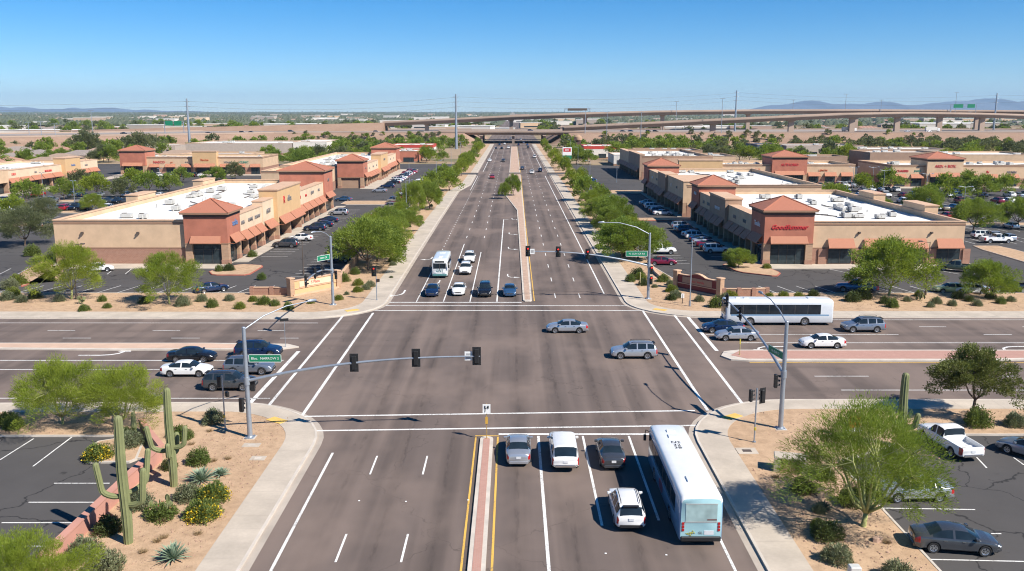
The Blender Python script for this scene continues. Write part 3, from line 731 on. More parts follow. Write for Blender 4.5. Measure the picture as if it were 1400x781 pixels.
def mall(name, label, cat, loc, rz, L, D, H, bays, wall=None, units=None, seed=0, back_h=None, big=True, sideN=True):
    """bays: dicts along x: t='tower'|'bay'|'flat'; w, h, out, mat, aw, sign"""
    rr_ = random.Random(seed); root = thing(name, label, cat, loc, rz); wall = wall or STUCCO
    b = MB(); zr = H - .9
    b.box(0, L, 0, D, 0, zr - .005, 0); parapet(b, 0, L, 0, D, zr - .005, H, .35, 0); b.build('wall', wall, root)
    b = MB(); b.rect(.35, L - .35, .35, D - .35, zr + .02); b.build('roof', ROOFW, root)
    b = MB(); parapet(b, -.12, L + .12, -.12, D + .12, H, H + .16, .6); b.build('coping', COPING, root)
    b = MB(); parapet(b, -.05, L + .05, -.05, D + .05, H - .55, H - .25, .04); b.build('cornice', TRIM, root)
    b = MB(); parapet(b, -.07, L + .07, -.07, D + .07, 0, 2.7, .06); b.build('wainscot', WAIN, root)
    b = MB(); parapet(b, -.1, L + .1, -.1, D + .1, 2.7, 2.85, .08); b.build('band', TRIM, root)
    x = 0
    for q in bays:
        w = q['w']; h = q.get('h', H); out = q.get('out', 1.0); mat = q.get('mat', CREAM)
        if q['t'] == 'tower':
            e = q.get('e', .6); tower(root, x - (e if x < 1 else 0), x + w + (e if x + w > L - 1 else 0), -1.3, w * q.get('dd', 1) - 1.3 + e, h, q.get('mat'), q.get('low', 3.6))
        elif q['t'] == 'bay':
            n = q.get('n', 3); lo = 3.4; b = MB()
            b.box(x + .004, x + w - .004, -out, q.get('deep', .8), lo, h, 0); b.box(x - .1, x + w + .1, -out - .1, q.get('deep', .8) + .1, h, h + .16, 1)
            if h > H + 1: b.box(x - .18, x + w + .18, -out - .18, q.get('deep', .8) + .18, h + .16, h + .4, 1)
            b.build('facade_panel', [mat, COPING], root)
            pw = .75
            for i in range(n + 1):
                b = MB(); xx = x + (w - pw) * i / n; b.box(xx, xx + pw, -out, -.11, 0, lo - .004, 0); b.box(xx - .05, xx + pw + .05, -out - .06, -.115, 0, .9, 1); b.build('pier', [STONE, WAIN], root)
            for i in range(n):
                xa = x + (w - pw) * i / n + pw; xb = x + (w - pw) * (i + 1) / n
                store_window(root, xa + .05, xb - .05, -.075, .15, lo - .1)
                if q.get('aw', 1): awning(root, xa - .1, xb + .1, -out - .01, lo - .25, 1.2, 1.35)
        elif q['t'] == 'flat':      # windows with awnings straight on the wall
            n = q.get('n', 0)
            for i in range(n):
                cx = x + w * (i + .5) / n; ww = q.get('ww', 3.4)
                store_window(root, cx - ww / 2, cx + ww / 2, -.075, .25, 2.95); awning(root, cx - ww / 2 - .3, cx + ww / 2 + .3, -.06, 3.1, 1.1, 1.2)
            for u in q.get('lamps', []): wall_lamp(root, x + u, -.005, H - 2.9)
        for (s, size, m, u, zz) in q.get('sign', []):
            yy = {'tower': -1.3, 'bay': -out, 'flat': 0}[q['t']]
            text(s, size * (1.1 if abs(loc[0]) < 60 and loc[1] < 210 else .9), m, root, (x + u, yy - .05, zz), (PI / 2, 0, 0), 'sign_lettering', .05, q.get('shear', 0))
        x += w
    for i in range(int((units or 4) * 2.1)):
        airunit(root, rr_.uniform(4, L - 4), rr_.uniform(D * .25, D * .85), zr + .02, rr_.uniform(1.4, 2.6), rr_.uniform(1.1, 1.5), rr_.uniform(.7, 1.1), rr_.choice([0, PI / 2]))
    for i in range(int(L / 16) + 1):     # ducts and pipe runs
        b = MB(); u, v = rr_.uniform(4, L - 10), rr_.uniform(D * .2, D * .8); b.bbox(u, u + rr_.uniform(2.5, 6), v, v + .7, zr + .1, zr + .65, .04); b.build('roof_duct', ACM, root)
        b = MB(); u, v = rr_.uniform(3, L - 12), rr_.uniform(D * .2, D * .8); b.tube([(u, v, zr + .15), (u + rr_.uniform(3, 9), v, zr + .15), (u + 9, v + 3, zr + .15)], .09, 5); b.build('roof_pipe', POLE_D, root)
    for i in range(int(L / 6)):
        b = MB(); u, v = rr_.uniform(2, L - 2), rr_.uniform(2, D - 2); b.tube([(u, v, zr), (u, v, zr + rr_.uniform(.4, .9))], .12, 6); b.build('roof_vent', ACM, root)
    return root
LR = M('sign_letter_red', (.55, .03, .04), .5); LG = M('sign_letter_grey', (.20, .19, .19), .5); LW = M('sign_letter_white', (.75, .75, .78), .5)
LB = M('sign_letter_blue', (.12, .20, .38), .5); LGN = M('sign_letter_green', (.10, .30, .22), .5); LO = M('sign_letter_orange', (.55, .12, .04), .5)

# near left store: south gable wall on Y=144.7, shop fronts look east along X=-47.6
bA = mall('shop_building', 'long tan shopping strip with a red corner tower, left side nearest the crossroads', 'shop building', (-48.2, 145.0, 0), PI / 2, 88, 27.5, 7.3, [
    dict(t='tower', w=6.5, e=.6, h=8.4, sign=[('aoba', 1.3, LB, 3.6, 6.6)]),
    dict(t='bay', w=14.5, h=7.5, n=3, sign=[('UNA', .8, LG, 2.4, 5.9), ('FUMME', .8, LG, 7, 5.9), ('DUNAW', .8, LG, 11.4, 5.9)]),
    dict(t='bay', w=7.6, h=8.3, n=1, out=1.2, sign=[('#GW', 1.1, LG, 3.8, 6.2)]),
    dict(t='bay', w=19, h=9.6, n=2, out=2.0, deep=1.6, mat=GOLD, sign=[('R', 1.9, LR, 5.2, 7.4), ('dbba', 1.5, LG, 9.4, 7.4)]),
    dict(t='bay', w=28.4, h=7.6, n=5, sign=[('e-BR', .9, LR, 3.5, 6.2), ('tmo', .9, LR, 9.5, 6.2), ('QUNO', .9, LG, 16, 6.2), ('DHR', .8, LG, 23, 6.2)]),
    dict(t='tower', w=10.5, h=10.2, sign=[('EKT', 1.0, LG, 5, 7.8)])], seed=3, units=9)
for u in (-71.0, -61.8):
    o = MB(); o.box(-.2, .2, -.3, 0, 0, .35); o.box(-.12, .12, -.5, -.31, .02, .16); w_ = o.build('wall_lamp', POLE_D, bA)
    w_.location = (-.01, -(u + 48.2), 5.1); w_.rotation_euler[2] = -PI / 2
# parapet step at the back edge of the left store roof
for (yy, d) in ((178, 9), (216, 9)):
    b = MB(); b.box(yy - 145, yy - 145 + d, 27.2, 29.6, 0, 8.3, 0); b.box(yy - 145.15, yy - 144.85 + d, 27.05, 29.75, 8.3, 8.5, 1); b.build('rear_block', [STUCCO, COPING], bA)

def turned(root, loc, rz, fn):
    e = bpy.data.objects.new('frame', None); COL.objects.link(e)
    fn(e); m = Matrix.Translation(loc) @ Matrix.Rotation(rz, 4, 'Z')
    for c in list(e.children):
        c.parent = root; c.matrix_local = m @ c.matrix_basis
    bpy.data.objects.remove(e)
# near towers: entrance on the south face.  local x of the building runs north, local y west
def ent(w, s=None, sm=None, size=1.1, shear=0, aw=AWN):
    def fn(e):
        p = 1.2
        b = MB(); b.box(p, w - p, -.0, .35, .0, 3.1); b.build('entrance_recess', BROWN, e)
        store_window(e, p + .05, w - p - .05, -.002, .13, 3.45)
        awning(e, p - .15, w - p + .15, -.56, 3.75, .7, 1.1)
        if s: text(s, size, sm, e, (w / 2, -.53, 6.3), (PI / 2, 0, 0), 'sign_lettering', .06, shear)
    return fn
turned(bA, (-.14, 5.75, 0), -PI / 2, ent(7.0))

bE = mall('shop_building', 'tan store with four tiled awnings and red corner tower at right', 'shop building', (42.6, 204, 0), -PI / 2, 59.2, 31.9, 7.1, [
    dict(t='tower', w=7.5, h=8.6, sign=[('EARLE', .8, LW, 3.7, 6.8)]),
    dict(t='bay', w=13, h=7.3, n=3, mat=STUCCO, sign=[('ANI', .8, LG, 4, 5.6), ('SHOPS', .8, LG, 9, 5.6)]),
    dict(t='bay', w=13.5, h=8.2, n=3, out=1.7, deep=1.5, mat=BROWN, sign=[('NEWMAN', .8, LW, 7, 6.0)]),
    dict(t='bay', w=17.7, h=7.2, n=4, mat=STUCCO, sign=[('HAIR', .8, LG, 5, 5.6), ('TOYS', .8, LG, 12, 5.6)]),
    dict(t='tower', w=7.5, h=8.8, sign=[('Tumble', 1.0, LW, 3.8, 6.4)])], wall=STUCCO, seed=5, units=7)
turned(bE, (59.32, -1.3, 0), PI / 2, ent(8.1, 'GoodSummer', LR, 1.05, .35))
def efront(e):
    for i in range(4):
        cx = 3.5 + i * 5.97
        store_window(e, cx - 1.9, cx + 1.9, -.075, .25, 2.9); awning(e, cx - 2.1, cx + 2.1, -.11, 3.0, 1.1, 1.4)
    for u in (6.5, 18.4): wall_lamp(e, u, -.005, 5.2)
    for i in range(5):
        b = MB(); cx = .52 + i * 5.97; b.box(cx - .6, cx + .6, -.3, -.12, 0, 2.68); b.build('wall_pier', WAIN, e)
turned(bE, (59.2 , 8.0, 0), PI / 2, efront)
for (u, w) in ((14, 8), (36, 9)):
    b = MB(); b.box(u, u + w, 31.6, 34.0, 0, 8.2, 0); b.box(u - .15, u + w + .15, 31.45, 34.15, 8.2, 8.4, 1); b.build('rear_block', [STUCCO, COPING], bE)

mall('shop_building', 'second tan shopping strip on the left, behind the nearest one, with two red towers', 'shop building', (-50.3, 293, 0), PI / 2, 94, 26, 7.4, [
    dict(t='tower', w=8, h=8.8, sign=[('CHA', .9, LG, 4, 6.4)]),
    dict(t='bay', w=26, h=7.5, n=5, sign=[('NIL', .9, LG, 5, 5.8), ('BANK', .9, LG, 14, 5.8), ('LUX', .9, LG, 22, 5.8)]),
    dict(t='bay', w=18, h=9.2, n=3, out=2, deep=1.6, mat=GOLD, sign=[('MARKET', 1.2, LG, 9, 7.2)]),
    dict(t='bay', w=32, h=7.6, n=6, sign=[('SPA', .9, LG, 6, 6), ('BUN', .9, LG, 15, 6), ('JOY', .9, LG, 25, 6)]),
    dict(t='tower', w=10, h=9.6)], seed=8, units=10)
mall('shop_building', 'low tan rear wing behind the nearest left shopping strip', 'shop building', (-75.5, 267, 0), 0, 18, 20, 7.3, [dict(t='flat', w=18, lamps=[5, 12])], seed=9, units=2)
mall('shop_building', 'tan shop row across the far left car park, red tower at its left end', 'shop building', (-156, 357, 0), 0, 56, 24, 7.0, [
    dict(t='tower', w=9.5, h=9.3), 
    dict(t='flat', w=19, n=3, sign=[('NASCO', 1.5, LR, 5, 4.9), ('pc', 1.1, LO, 10, 4.9), ('SUB', .8, LG, 16, 4.9)]),
    dict(t='bay', w=9.5, h=9.0, n=1, out=1.6, deep=1.4, mat=GOLD, sign=[('Baccus', 1.3, LO, 4.8, 5.9)]),
    dict(t='flat', w=18, n=3, sign=[('Whole', 1.2, LG, 4, 4.9), ('CLINIC', 1.3, LGN, 10.5, 4.9)])], seed=10, units=5)
mall('shop_building', 'cream shop row at the far left edge, facing right across the car park', 'shop building', (-157, 236, 0), PI / 2, 100, 28, 6.8, [
    dict(t='bay', w=24, h=7.6, n=1, aw=0, mat=CREAM), dict(t='bay', w=14, h=7.2, n=2, out=1.6, mat=STUCCO, aw=0),
    dict(t='bay', w=34, h=6.9, n=5, sign=[('LULU', 1.1, LR, 4, 5.6), ('ERA', .9, LG, 17, 5.4), ('MOLANA', 1.2, LR, 25, 5.3)]),
    dict(t='bay', w=11, h=8.8, n=1, out=2.4, deep=1.6, mat=GOLD, sign=[('Linden', 1.2, LB, 5.5, 6.4)]),
    dict(t='bay', w=16, h=7.2, n=2, sign=[('SUNY', 1.0, LG, 7, 5.6)])], seed=11, units=8)
mall('shop_building', 'second shop row on the right, shaded fronts and white roof, behind the nearest one', 'shop building', (41.8, 274, 0), -PI / 2, 62, 32, 7.6, [
    dict(t='tower', w=8.5, h=8.8), dict(t='bay', w=20, h=7.8, n=4, mat=STUCCO, sign=[('DELI', .9, LW, 6, 6), ('WASH', .9, LG, 14, 6)]),
    dict(t='bay', w=12, h=8.6, n=2, out=1.7, deep=1.5, mat=BROWN), dict(t='bay', w=21.5, h=8.4, n=4, mat=STUCCO, deep=9, sign=[('q', 1.4, LW, 5, 6.6), ('PETS', .9, LG, 13, 6.4)])], seed=12, units=8)
mall('shop_building', 'third shop row on the right with a tall dark side wall beyond the tree islands', 'shop building', (48, 392, 0), -PI / 2, 62, 26, 8.6, [
    dict(t='bay', w=30, h=8.8, n=4, mat=STUCCO), dict(t='bay', w=32, h=9.2, n=4, mat=BROWN)], seed=13, units=5, wall=BROWN)
mall('shop_building', 'shop row facing the camera behind the right strip, red tower in its middle', 'shop building', (57, 307, 0), 0, 61, 24, 6.9, [
    dict(t='bay', w=15, h=8.2, n=2, out=1.2, mat=GOLD, aw=0), dict(t='flat', w=17, n=2, sign=[('Corallia', 1.2, LGN, 4, 5.2), ('BEAN', 1.1, LO, 12, 5.2)]),
    dict(t='tower', w=12, h=9.4, sign=[('AUTHORIO', 1.3, LR, 6, 6.9)]), dict(t='flat', w=17, n=3, sign=[('LEMON', 1.0, LO, 6, 4.9)])], seed=14, units=6)
mall('shop_building', 'long tan shop row at the right edge with a tiled tower', 'shop building', (127, 298, 0), 0, 85, 30, 7.2, [
    dict(t='flat', w=11, n=2, sign=[('CHASERS', 1.1, LR, 3.4, 5.3), ('JANO', 1.0, LGN, 8.5, 5.3)]), dict(t='tower', w=12, h=9.2, mat=STUCCO, sign=[('ARIX + BOX', 1.4, LR, 6, 6.9)]),
    dict(t='flat', w=62, n=9, sign=[('fly', 1.2, LR, 9, 5), ('NUMIN', 1.1, LG, 17, 4.9), ('TAVERN', 1.1, LG, 32, 4.9)])], seed=15, units=9)

def plain(name, label, x0, x1, y0, y1, h, wall, roof=None, units=3, stripe=None, win=True, seed=0):
    rr_ = random.Random(seed + int(x0)); r = thing(name, label, 'building', ((x0 + x1) / 2, (y0 + y1) / 2, 0)); W, D = (x1 - x0) / 2, (y1 - y0) / 2
    b = MB(); b.box(-W, W, -D, D, 0, h - .65); parapet(b, -W, W, -D, D, h - .65, h, .3); b.build('wall', wall, r)
    b = MB(); b.rect(-W + .3, W - .3, -D + .3, D - .3, h - .62); b.build('roof', roof or ROOFW, r)
    b = MB(); parapet(b, -W - .1, W + .1, -D - .1, D + .1, h, h + .15, .5); b.build('coping', stripe or COPING, r)
    if stripe:
        b = MB(); parapet(b, -W - .08, W + .08, -D - .08, D + .08, h - 1.5, h - .1, .06); b.build('stripe', stripe, r)
    if win:
        n = max(2, int(W / 3))
        for i in range(n):
            cx = -W + (i + .5) * 2 * W / n; store_window(r, cx - W / n * .6, cx + W / n * .6, -D - .005, .4, 2.6)
    b = MB(); parapet(b, -W - .04, W + .04, -D - .04, D + .04, 0, .9, .035); b.build('base', TRIM, r)
    for i in range(units): airunit(r, rr_.uniform(-W * .7, W * .7), rr_.uniform(-D * .6, D * .6), h - .62, rr_.uniform(1.8, 3), 1.4, 1.1)
    return r
GREYW = M('grey_block_wall', (.42, .36, .31), .9, .08); DKBL = M('dark_blue_wall', (.06, .08, .14), .7, .1)
STRR = M('red_stripe', (.50, .06, .04), .5, .08); WHW = M('white_wall', (.68, .64, .58), .85, .06)
plain('restaurant_building', 'restaurant with a bright red parapet beside the far left road', -68, -45, 505, 528, 6.2, WHW, None, 3, STRR)
plain('store_building', 'low white roofed building in front of the red topped restaurant', -64, -47, 440, 470, 5.6, RED, None, 3)
plain('store_building', 'low grey building with a white roof far left of centre', -232, -200, 530, 560, 5, GREYW, None, 1)
plain('store_building', 'large grey warehouse with a white roof near the freeway left of centre', -190, -128, 520, 570, 6.5, GREYW, None, 4, win=False)
plain('store_building', 'pale corner building with square windows at the end of the grey warehouse', -127.5, -108, 520, 560, 7.5, WHW, None, 2)
plain('store_building', 'small tan building behind the left shop row', -150, -118, 400, 425, 6, STUCCO, ROOFG, 3)
plain('restaurant_building', 'white fast food building with a red roof stripe on the right of the far road', 38, 58, 478, 500, 6.6, WHW, None, 2, STRR)
plain('store_building', 'low white store right of the far road beside the fast food building', 47, 70, 415, 440, 5, WHW, None, 2)
plain('store_building', 'brown store with a grey flat roof beyond the white fast food building', 64, 96, 452, 480, 5.5, BROWN, ROOFG, 4)
plain('store_building', 'grey roofed store right of the brown one below the freeway', 62, 100, 400, 428, 5.2, STUCCO, ROOFG, 5)
plain('store_building', 'dark blue walled building below the freeway at right', 138, 152, 505, 530, 6.5, DKBL, ROOFW, 0, win=False)
plain('warehouse', 'long white roofed warehouse right of the dark blue building', 153, 196, 500, 535, 6, GREYW, ROOFG, 4)
plain('warehouse', 'grey warehouse with roof clutter in the right middle distance', 176, 222, 455, 482, 6, GREYW, ROOFW, 6, win=False)
plain('store_building', 'brown building with a white roof and open corner behind the right shops', 158, 190, 395, 420, 7, BROWN, ROOFW, 3)
plain('store_building', 'tan building with a bluish white roof behind the right edge shops', 190, 232, 392, 425, 6.2, STUCCO, ROOFW, 5, win=False)
plain('store_building', 'small brown building left of the two white roofed stores on the right', 120, 150, 400, 418, 5, BROWN, ROOFG, 3)

# tiled family houses at the left
HT = [wavemat('house_tile_' + k, c, tuple(x * .7 for x in c), 2.2, 'X') for k, c in (('tan', (.42, .30, .22)), ('rust', (.46, .26, .18)), ('grey', (.36, .30, .26)))]
def house(x, y, rz, w, d, k, label, group):
    r = thing('house', label, 'house', (x, y, 0), rz, group)
    b = MB(); b.box(-w / 2, w / 2, -d / 2, d / 2, 0, 3.1); b.box(w * .1, w * .45, -d / 2 - 3, -d / 2 + .1, 0, 2.9); b.build('wall', STUCCO, r)
    b = MB(); hip(b, -w / 2, w / 2, -d / 2, d / 2, 3.1, 2.2, .5, 0, min(w, d) * .5); hip(b, w * .1, w * .45, -d / 2 - 3, -d / 2 + 1.5, 2.9, 1.4, .4, 0, 0); b.build('roof', HT[k % 3], r)
    b = MB(); b.box(-w * .35, -w * .15, -d / 2 - .03, -d / 2 - .004, 1, 2.2); b.box(-w * .05, w * .05, -d / 2 - .03, -d / 2 - .004, 0, 2.1); b.build('window', SHOPGL, r)
    b = MB(); b.box(w * .14, w * .41, -d / 2 - 3.04, -d / 2 - 3.004, 0, 2.3); b.build('garage_door', CREAM, r)
hr = random.Random(5); hk = 0
rows_ = [(-205, 392), (-228, 400), (-252, 405), (-215, 425), (-240, 432), (-265, 438), (-290, 430), (-222, 462), (-248, 468), (-272, 472), (-300, 465), (-322, 480), (-255, 505), (-282, 510), (-310, 512), (-340, 520), (-230, 498), (-200, 470), (-180, 440), (-172, 462)]
for i, (x, y) in enumerate(sorted(rows_, key=lambda q: q[1])):
    house(x, y, R(hr.choice([0, 90, 180, 8, -12])), hr.uniform(15, 19), hr.uniform(11, 14), i,
          'tile roofed house, %s of the housing estate at the far left' % nth(i + 1), 'tiled houses of the left estate')
# ---------------------------------------------------------------- plants
def leaf_mesh(name, P, Dr, ln, wd, mat, seed=0, quad=False):
    """P leaf positions, Dr directions (n,3), ln / wd arrays: one thin pointed blade each"""
    g = np.random.default_rng(seed); n = len(P)
    Dr = Dr / (np.linalg.norm(Dr, axis=1, keepdims=True) + 1e-9)
    r = g.normal(size=(n, 3)); S = np.cross(Dr, r); S /= (np.linalg.norm(S, axis=1, keepdims=True) + 1e-9)
    ln = np.asarray(ln).reshape(-1, 1) * np.ones((n, 1)); wd = np.asarray(wd).reshape(-1, 1) * np.ones((n, 1))
    if quad:
        V = np.stack([P - S * wd * .5, P + Dr * ln * .5 - S * wd * .9, P + Dr * ln, P + S * wd * .5 + Dr * ln * .3], 1)
        k = 4
    else:
        V = np.stack([P - S * wd * .5, P + S * wd * .5, P + Dr * ln], 1); k = 3
    me = bpy.data.meshes.new(name); me.vertices.add(n * k); me.vertices.foreach_set('co', V.astype(np.float32).ravel())
    me.loops.add(n * k); me.loops.foreach_set('vertex_index', np.arange(n * k, dtype=np.int32))
    me.polygons.add(n); me.polygons.foreach_set('loop_start', np.arange(0, n * k, k, dtype=np.int32))
    me.polygons.foreach_set('loop_total', np.full(n, k, dtype=np.int32))
    me.materials.append(mat); me.update(calc_edges=True); me.validate(); return me

def make_tree(name, mat, bark, seed, H, Rr, cb, ncl, nper, ln, wd, trunk_r=.16, fork=.25, spread=.55, quad=False, flat=.5, rc=.18, up=.35, limbs=5, twig=True):
    """tapered trunk, limbs reaching each leaf clump, thousands of small leaves; crown from cb to H, radius Rr"""
    g = np.random.default_rng(seed); rr_ = random.Random(seed)
    ctr = []
    tries = 0
    while len(ctr) < ncl and tries < ncl * 40:
        tries += 1
        u = rr_.random() ** .6; a = rr_.uniform(0, 2 * PI); r = Rr * u
        ztop = H - (H - cb) * flat * u ** 2.2; zb = cb + (H - cb) * .28 * (1 - u) + (H - cb) * .05
        z = ztop - (ztop - zb) * rr_.random() ** 1.6
        wob = 1 + .27 * math.sin(3 * a + seed) + .12 * math.sin(5 * a + 2 * seed)
        p = Vector((r * math.cos(a) * wob, r * math.sin(a) * wob, z))
        if all((p - q).length > Rr * .17 for q in ctr): ctr.append(p)
    tb = MB(); fz = H * fork; lean = Vector((rr_.uniform(-.25, .25), rr_.uniform(-.25, .25), 0))
    base = Vector((0, 0, -.1)); fk = lean + Vector((0, 0, fz))
    tb.tube([base, base + Vector((0, 0, .25)), lean * .5 + Vector((0, 0, fz * .5)), fk], [trunk_r * 1.35, trunk_r * 1.05, trunk_r * .9, trunk_r * .85], 8)
    lb = []
    for i in range(limbs):
        a = 2 * PI * (i + rr_.uniform(-.25, .25)) / limbs; q = Rr * spread * rr_.uniform(.7, 1.05)
        e = Vector((q * math.cos(a), q * math.sin(a), cb + (H - cb) * rr_.uniform(.3, .6)))
        m1 = fk.lerp(e, .35) + Vector((0, 0, -.06 * H)); m2 = fk.lerp(e, .7) + Vector((0, 0, .02 * H))
        pts = [fk - Vector((0, 0, .1)), m1, m2, e]; tb.tube(pts, [trunk_r * .7, trunk_r * .5, trunk_r * .36, trunk_r * .2], 6); lb.append(pts)
    if twig:
        for c in ctr:
            best = min(((p, (p - c).length) for L in lb for p in (L[1], L[2], L[3])), key=lambda q: q[1])[0]
            mid = best.lerp(c, .5) + Vector((rr_.uniform(-.1, .1), rr_.uniform(-.1, .1), -.05)) * Rr * .3
            tb.tube([best, mid, c], [trunk_r * .2, trunk_r * .12, trunk_r * .05], 4, 0, False)
    C = np.array([tuple(c) for c in ctr]); n = len(C) * nper
    idx = np.repeat(np.arange(len(C)), nper)
    sz = g.uniform(.65, 1.25, len(C))[idx][:, None]
    off = g.normal(size=(n, 3)); off *= (g.random((n, 1)) ** .25) / (np.linalg.norm(off, axis=1, keepdims=True) + 1e-6) * 1.5
    cen = np.array([0, 0, cb + (H - cb) * .3]); outd = C[idx] - cen; outd /= np.linalg.norm(outd, axis=1, keepdims=True) + 1e-6
    P = C[idx] + off * sz * Rr * rc * np.array([1, 1, .72]) + outd * (g.random((n, 1)) ** 2) * Rr * rc * .9
    Dr = outd * .8 + off * .45 + np.array([0, 0, up]) + g.normal(size=(n, 3)) * .38
    L = g.uniform(.6, 1.25, n) * ln; W = g.uniform(.7, 1.3, n) * wd
    lm = leaf_mesh('crown', P, Dr, L, W, mat, seed, quad)
    tm = bpy.data.meshes.new('trunk'); tm.from_pydata(tb.v, [], tb.f); tm.materials.append(bark)
    tm.polygons.foreach_set('use_smooth', [True] * len(tm.polygons)); tm.update()
    return (lm, tm, H, Rr)
def put_tree(name, proto, label, x, y, s=1.0, rz=None, group=None, sz=None, z=0, cat='tree', seed=None):
    lm, tm, H, r0 = proto; rq = random.Random(int(x * 13 + y * 7))
    o = bpy.data.objects.new(name, None); COL.objects.link(o)
    o.location = (x, y, z); o.rotation_euler = (0, 0, rq.uniform(0, 6.28) if rz is None else rz); o.scale = (s, s, s if sz is None else sz)
    tag(o, label, cat, group)
    link('trunk', tm, o); link('crown', lm, o); return o

PV_BIG = make_tree('t', LEAF_PV, BARKG, 11, 8.6, 4.3, 2.2, 105, 430, .27, .040, .2, .13, .72, False, .55, .15, .4, 8)
PV_A = make_tree('t', LEAF_YG, BARKG, 12, 6.4, 3.9, 1.5, 80, 430, .26, .042, .13, .16, .6, False, .42, .15, .5, 6)
PV_B = make_tree('t', LEAF_YG, BARKG, 23, 7.2, 3.7, 1.5, 80, 330, .3, .05, .15, .2, .55, False, .4, .15, .45, 5)
PV_C = make_tree('t', LEAF_PV, BARKG, 35, 7.6, 4.8, 1.8, 85, 260, .40, .07, .17, .22, .6, True, .5, .16, .3, 5)
MQ_A = make_tree('t', LEAF_MQ, BARK, 41, 7.4, 4.6, 1.9, 80, 240, .38, .085, .18, .25, .6, True, .5, .16, .2, 5)
DK_A = make_tree('t', LEAF_DK, BARK, 44, 5.7, 2.7, 1.8, 60, 420, .17, .055, .13, .3, .55, True, .55, .17, .15, 5)
OL_A = make_tree('t', LEAF_OL, BARK, 47, 6.5, 4.2, 1.6, 60, 230, .36, .07, .16, .2, .6, True, .5, .17, .3, 5)
MID = [make_tree('t', m, BARK, 60 + i, 7.0, 4.3, 1.5, 34, 90, .62, .22, .17, .22, .6, True, .5, .21, .3, 4, False) for i, m in enumerate((LEAF_PV, LEAF_MQ, LEAF_YG, LEAF_OL))]
FAR = [make_tree('t', m, BARK, 70 + i, 7.0, 4.0, .8, 20, 44, .95, .5, .2, .2, .5, True, .55, .25, .2, 3, False) for i, m in enumerate((LEAF_PV, LEAF_MQ, LEAF_FAR, LEAF_OL))]

def gt(px, py): return G(px, py)
# single trees: proto, base pixel, scale, label
T1 = [
 (PV_BIG, 1180, 722, .88, 'big feathery palo verde with a forked green trunk at the bottom right corner', 'palo_verde'),
 (DK_A, 1328, 572, 1.0, 'dark round topped tree beside the cross street at the right edge', 'ironwood_tree'),
 (PV_A, 86, 582, .80, 'left of the two feathery yellow green palo verdes by the lower left car park', 'palo_verde'),
 (PV_A, 168, 588, .76, 'right of the two feathery palo verdes, behind the saguaros at lower left', 'palo_verde'),
 (PV_A, 38, 840, .62, 'bright green bushy palo verde in the bottom left corner of the photo', 'palo_verde'),
 (PV_B, 98, 410, 1.0, 'feathery palo verde in front of the left end of the near left store', 'palo_verde'),
 (PV_B, 232, 417, .9, 'yellow green palo verde left of the small dark blue sedan by the left store', 'palo_verde'),
 (OL_A, 34, 336, 1.0, 'olive green tree at the left edge above the end of the left store lot', 'mesquite_tree'),
 (OL_A, 60, 305, .8, 'small olive tree just left of the long tan store roof', 'mesquite_tree'),
 (PV_C, 128, 290, .55, 'low round bright tree poking up behind the left store roof edge', 'palo_verde'),
 (MQ_A, 504, 371, 1.05, 'nearest big mesquite of the row left of the far road, by the junction', 'mesquite_tree'),
 (PV_C, 1215, 405, .95, 'wide feathery tree in front of the awnings of the right store', 'palo_verde'),
 (PV_C, 1348, 408, .62, 'green tree right of the red tower store near the dark pickup', 'palo_verde'),
 (MQ_A, 850, 357, .9, 'nearest big mesquite of the row right of the far road, by the green street sign', 'mesquite_tree'),
 (MQ_A, 690.5, 272, .34, 'left of the two slim trees planted close together on the far median', 'palo_verde'),
 (MQ_A, 702, 268, .46, 'right of the two slim trees planted close together on the far median', 'palo_verde'),
]
for p, px, py, s, lb, nm_ in T1:
    x, y = gt(px, py); put_tree(nm_, p, lb, x, y, s, None, None, s * 1.75 if p is MQ_A and s < .5 else None)
# rows of street trees either side of the far road
def row(pts, side, protos, lo, hi, grp, seed):
    q = random.Random(seed)
    pts = [p for i, p in enumerate(pts) if p[1] < 200 or i % 4 != 2]
    for i, (x, y) in enumerate(pts):
        p = protos[i % len(protos)] if y < 230 else MID[q.choice([0, 1, 2, 2])]
        kind = {id(PV_C): 'palo verde', id(MQ_A): 'mesquite', id(PV_B): 'palo verde', id(OL_A): 'mesquite'}.get(id(p), 'street tree')
        put_tree('street_tree', p, 'green tree in the row %s of the far road, %s from the crossroads' % (side, nth(i + 2)), x, y, q.uniform(lo, hi) * (1.1 if y < 160 else .82 if y < 300 else .72), None, grp, q.uniform(.6, .95) if y > 165 else None)
row([(-22.8, 147), (-25, 156), (-23, 165), (-25, 174), (-22.5, 184), (-24.5, 195), (-22, 206), (-24.5, 217), (-21.5, 229), (-24, 241), (-21, 254), (-24, 268), (-20, 282), (-23, 297), (-20, 312), (-22, 330), (-20, 348), (-20, 378), (-22, 395), (-20, 415), (-23, 436), (-20, 458), (-23, 482), (-20, 508), (-22, 536), (-21, 566), (-22, 598), (-25, 628)],
    'left', [MQ_A, PV_B, PV_C, MQ_A], .72, .98, 'street trees left of the far road', 3)
row([(21.5, 150), (20.5, 160), (22.5, 170), (20, 181), (22, 192), (20, 203), (22.5, 214), (20.5, 226), (23, 238), (20.5, 250), (22.5, 263), (20.5, 278), (23, 294), (20.5, 310), (22.5, 330), (21, 350), (22, 380), (20.5, 400), (22, 425), (20.5, 452), (22.5, 480), (20.5, 510), (22, 545), (21, 580), (22, 615)],
    'right', [MQ_A, PV_C, PV_B, MQ_A], .66, .95, 'street trees right of the far road', 4)
